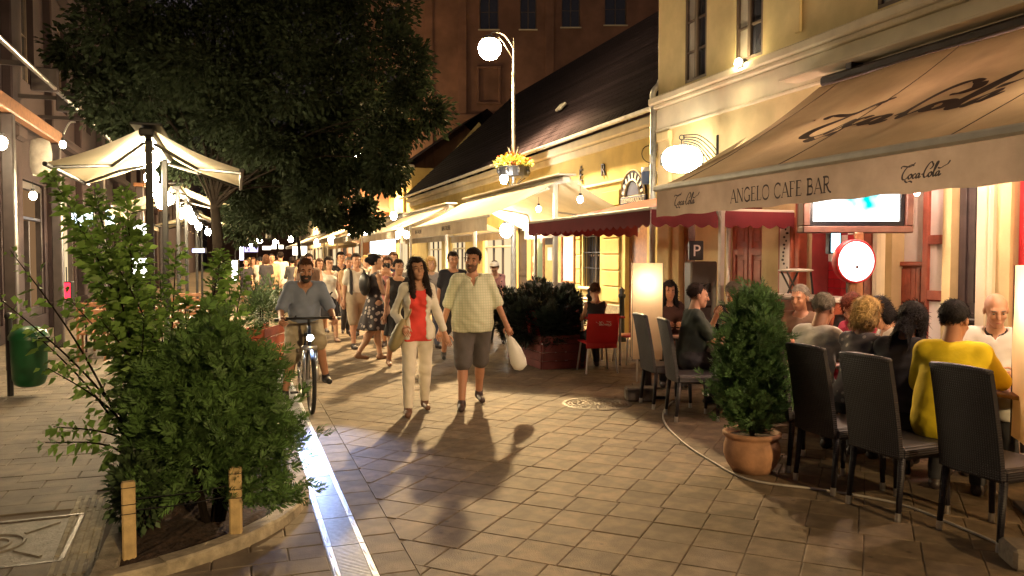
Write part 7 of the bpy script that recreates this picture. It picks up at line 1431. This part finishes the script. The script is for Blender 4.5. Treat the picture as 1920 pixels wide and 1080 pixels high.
# large tree over the left half
def tree(label, loc, H, trunk_h, clumps, lsize, nper, m, seed, r0=.16):
    t = thing('tree', label, 'tree', loc); rg2 = np.random.default_rng(seed); rr = random.Random(seed)
    tb = MB(); tb.tube(spline([(0, 0, 0), (.05, .02, trunk_h * .5), (-.03, .05, trunk_h), (.05, 0, H * .75)], 5), [r0 * (1 - .055 * i) for i in range(16)], 10)
    Cs, Ds = [], []
    for (c, r) in clumps:
        tb.tube(spline([(0, 0, trunk_h * rr.uniform(.75, 1.05)), (c[0] * .5, c[1] * .5, (trunk_h + c[2]) / 2 + .1), c], 4), [r0 * .17 * (1 - .1 * i) for i in range(9)], 5)
        for q in range(7):
            d = norm_(rg2.normal(size=3)); cc = np.array(c) + d * np.array(r) * .62; C, D = blob(nper // 7, cc, np.array(r) * rg2.uniform(.32, .55), rg2, .2); Cs.append(C); Ds.append(D + d * .5)
    tb.build('trunk', M_bark, t, True); C = np.concatenate(Cs); D = np.concatenate(Ds); D[:, 2] -= .25; leaf_mesh('crown', C, D, lsize, m, t, seed=seed, aspect=.6, up=.2); return t
q = PD(408, 700, 15.5)
cl = []
for (x_, y_, d_, r_) in ((250, 60, 14.5, 1.3), (380, 40, 15, 1.5), (520, 40, 15.5, 1.5), (640, 70, 15.5, 1.3), (720, 130, 15.2, 1.1), (755, 210, 15.0, .95), (735, 300, 15.2, .8), (620, 200, 15.6, 1.3), (500, 170, 15, 1.4), (380, 180, 15, 1.4), (250, 180, 14.8, 1.2), (300, -80, 15, 1.5), (480, -100, 15.5, 1.6), (620, -60, 15.8, 1.4), (660, 320, 16, .9), (560, 310, 16, 1.0), (440, 290, 16.5, 1.0), (200, 100, 15, 1.1), (690, 20, 16, 1.0), (600, 390, 17, .7), (520, 380, 17, .9), (460, 350, 17, 1.0), (680, 400, 17.5, .6), (640, 260, 16, 1.1), (560, 120, 15, 1.3), (330, 110, 14.6, 1.3), (440, 100, 14.6, 1.4), (310, 260, 16, 1.0), (690, 230, 15.5, .9), (400, 300, 15.6, .9), (350, 220, 15.3, 1.1), (450, 220, 15.2, 1.1), (520, 260, 15.4, 1.0), (400, 120, 15.6, 1.3), (590, 330, 15.8, .8), (480, 400, 18, .9), (230, 250, 15.5, .8), (525, 234, 16.5, .9), (338, 60, 16.5, 1.1), (650, 180, 17, 1.0), (430, 60, 17, 1.3), (560, 60, 17, 1.2), (600, 250, 17, .9), (260, 120, 16, 1.0)):
    p = PD(x_, y_, d_) - Vector((q.x, q.y, 0)); cl.append(((p.x, p.y, p.z), (r_, r_, r_ * .85)))
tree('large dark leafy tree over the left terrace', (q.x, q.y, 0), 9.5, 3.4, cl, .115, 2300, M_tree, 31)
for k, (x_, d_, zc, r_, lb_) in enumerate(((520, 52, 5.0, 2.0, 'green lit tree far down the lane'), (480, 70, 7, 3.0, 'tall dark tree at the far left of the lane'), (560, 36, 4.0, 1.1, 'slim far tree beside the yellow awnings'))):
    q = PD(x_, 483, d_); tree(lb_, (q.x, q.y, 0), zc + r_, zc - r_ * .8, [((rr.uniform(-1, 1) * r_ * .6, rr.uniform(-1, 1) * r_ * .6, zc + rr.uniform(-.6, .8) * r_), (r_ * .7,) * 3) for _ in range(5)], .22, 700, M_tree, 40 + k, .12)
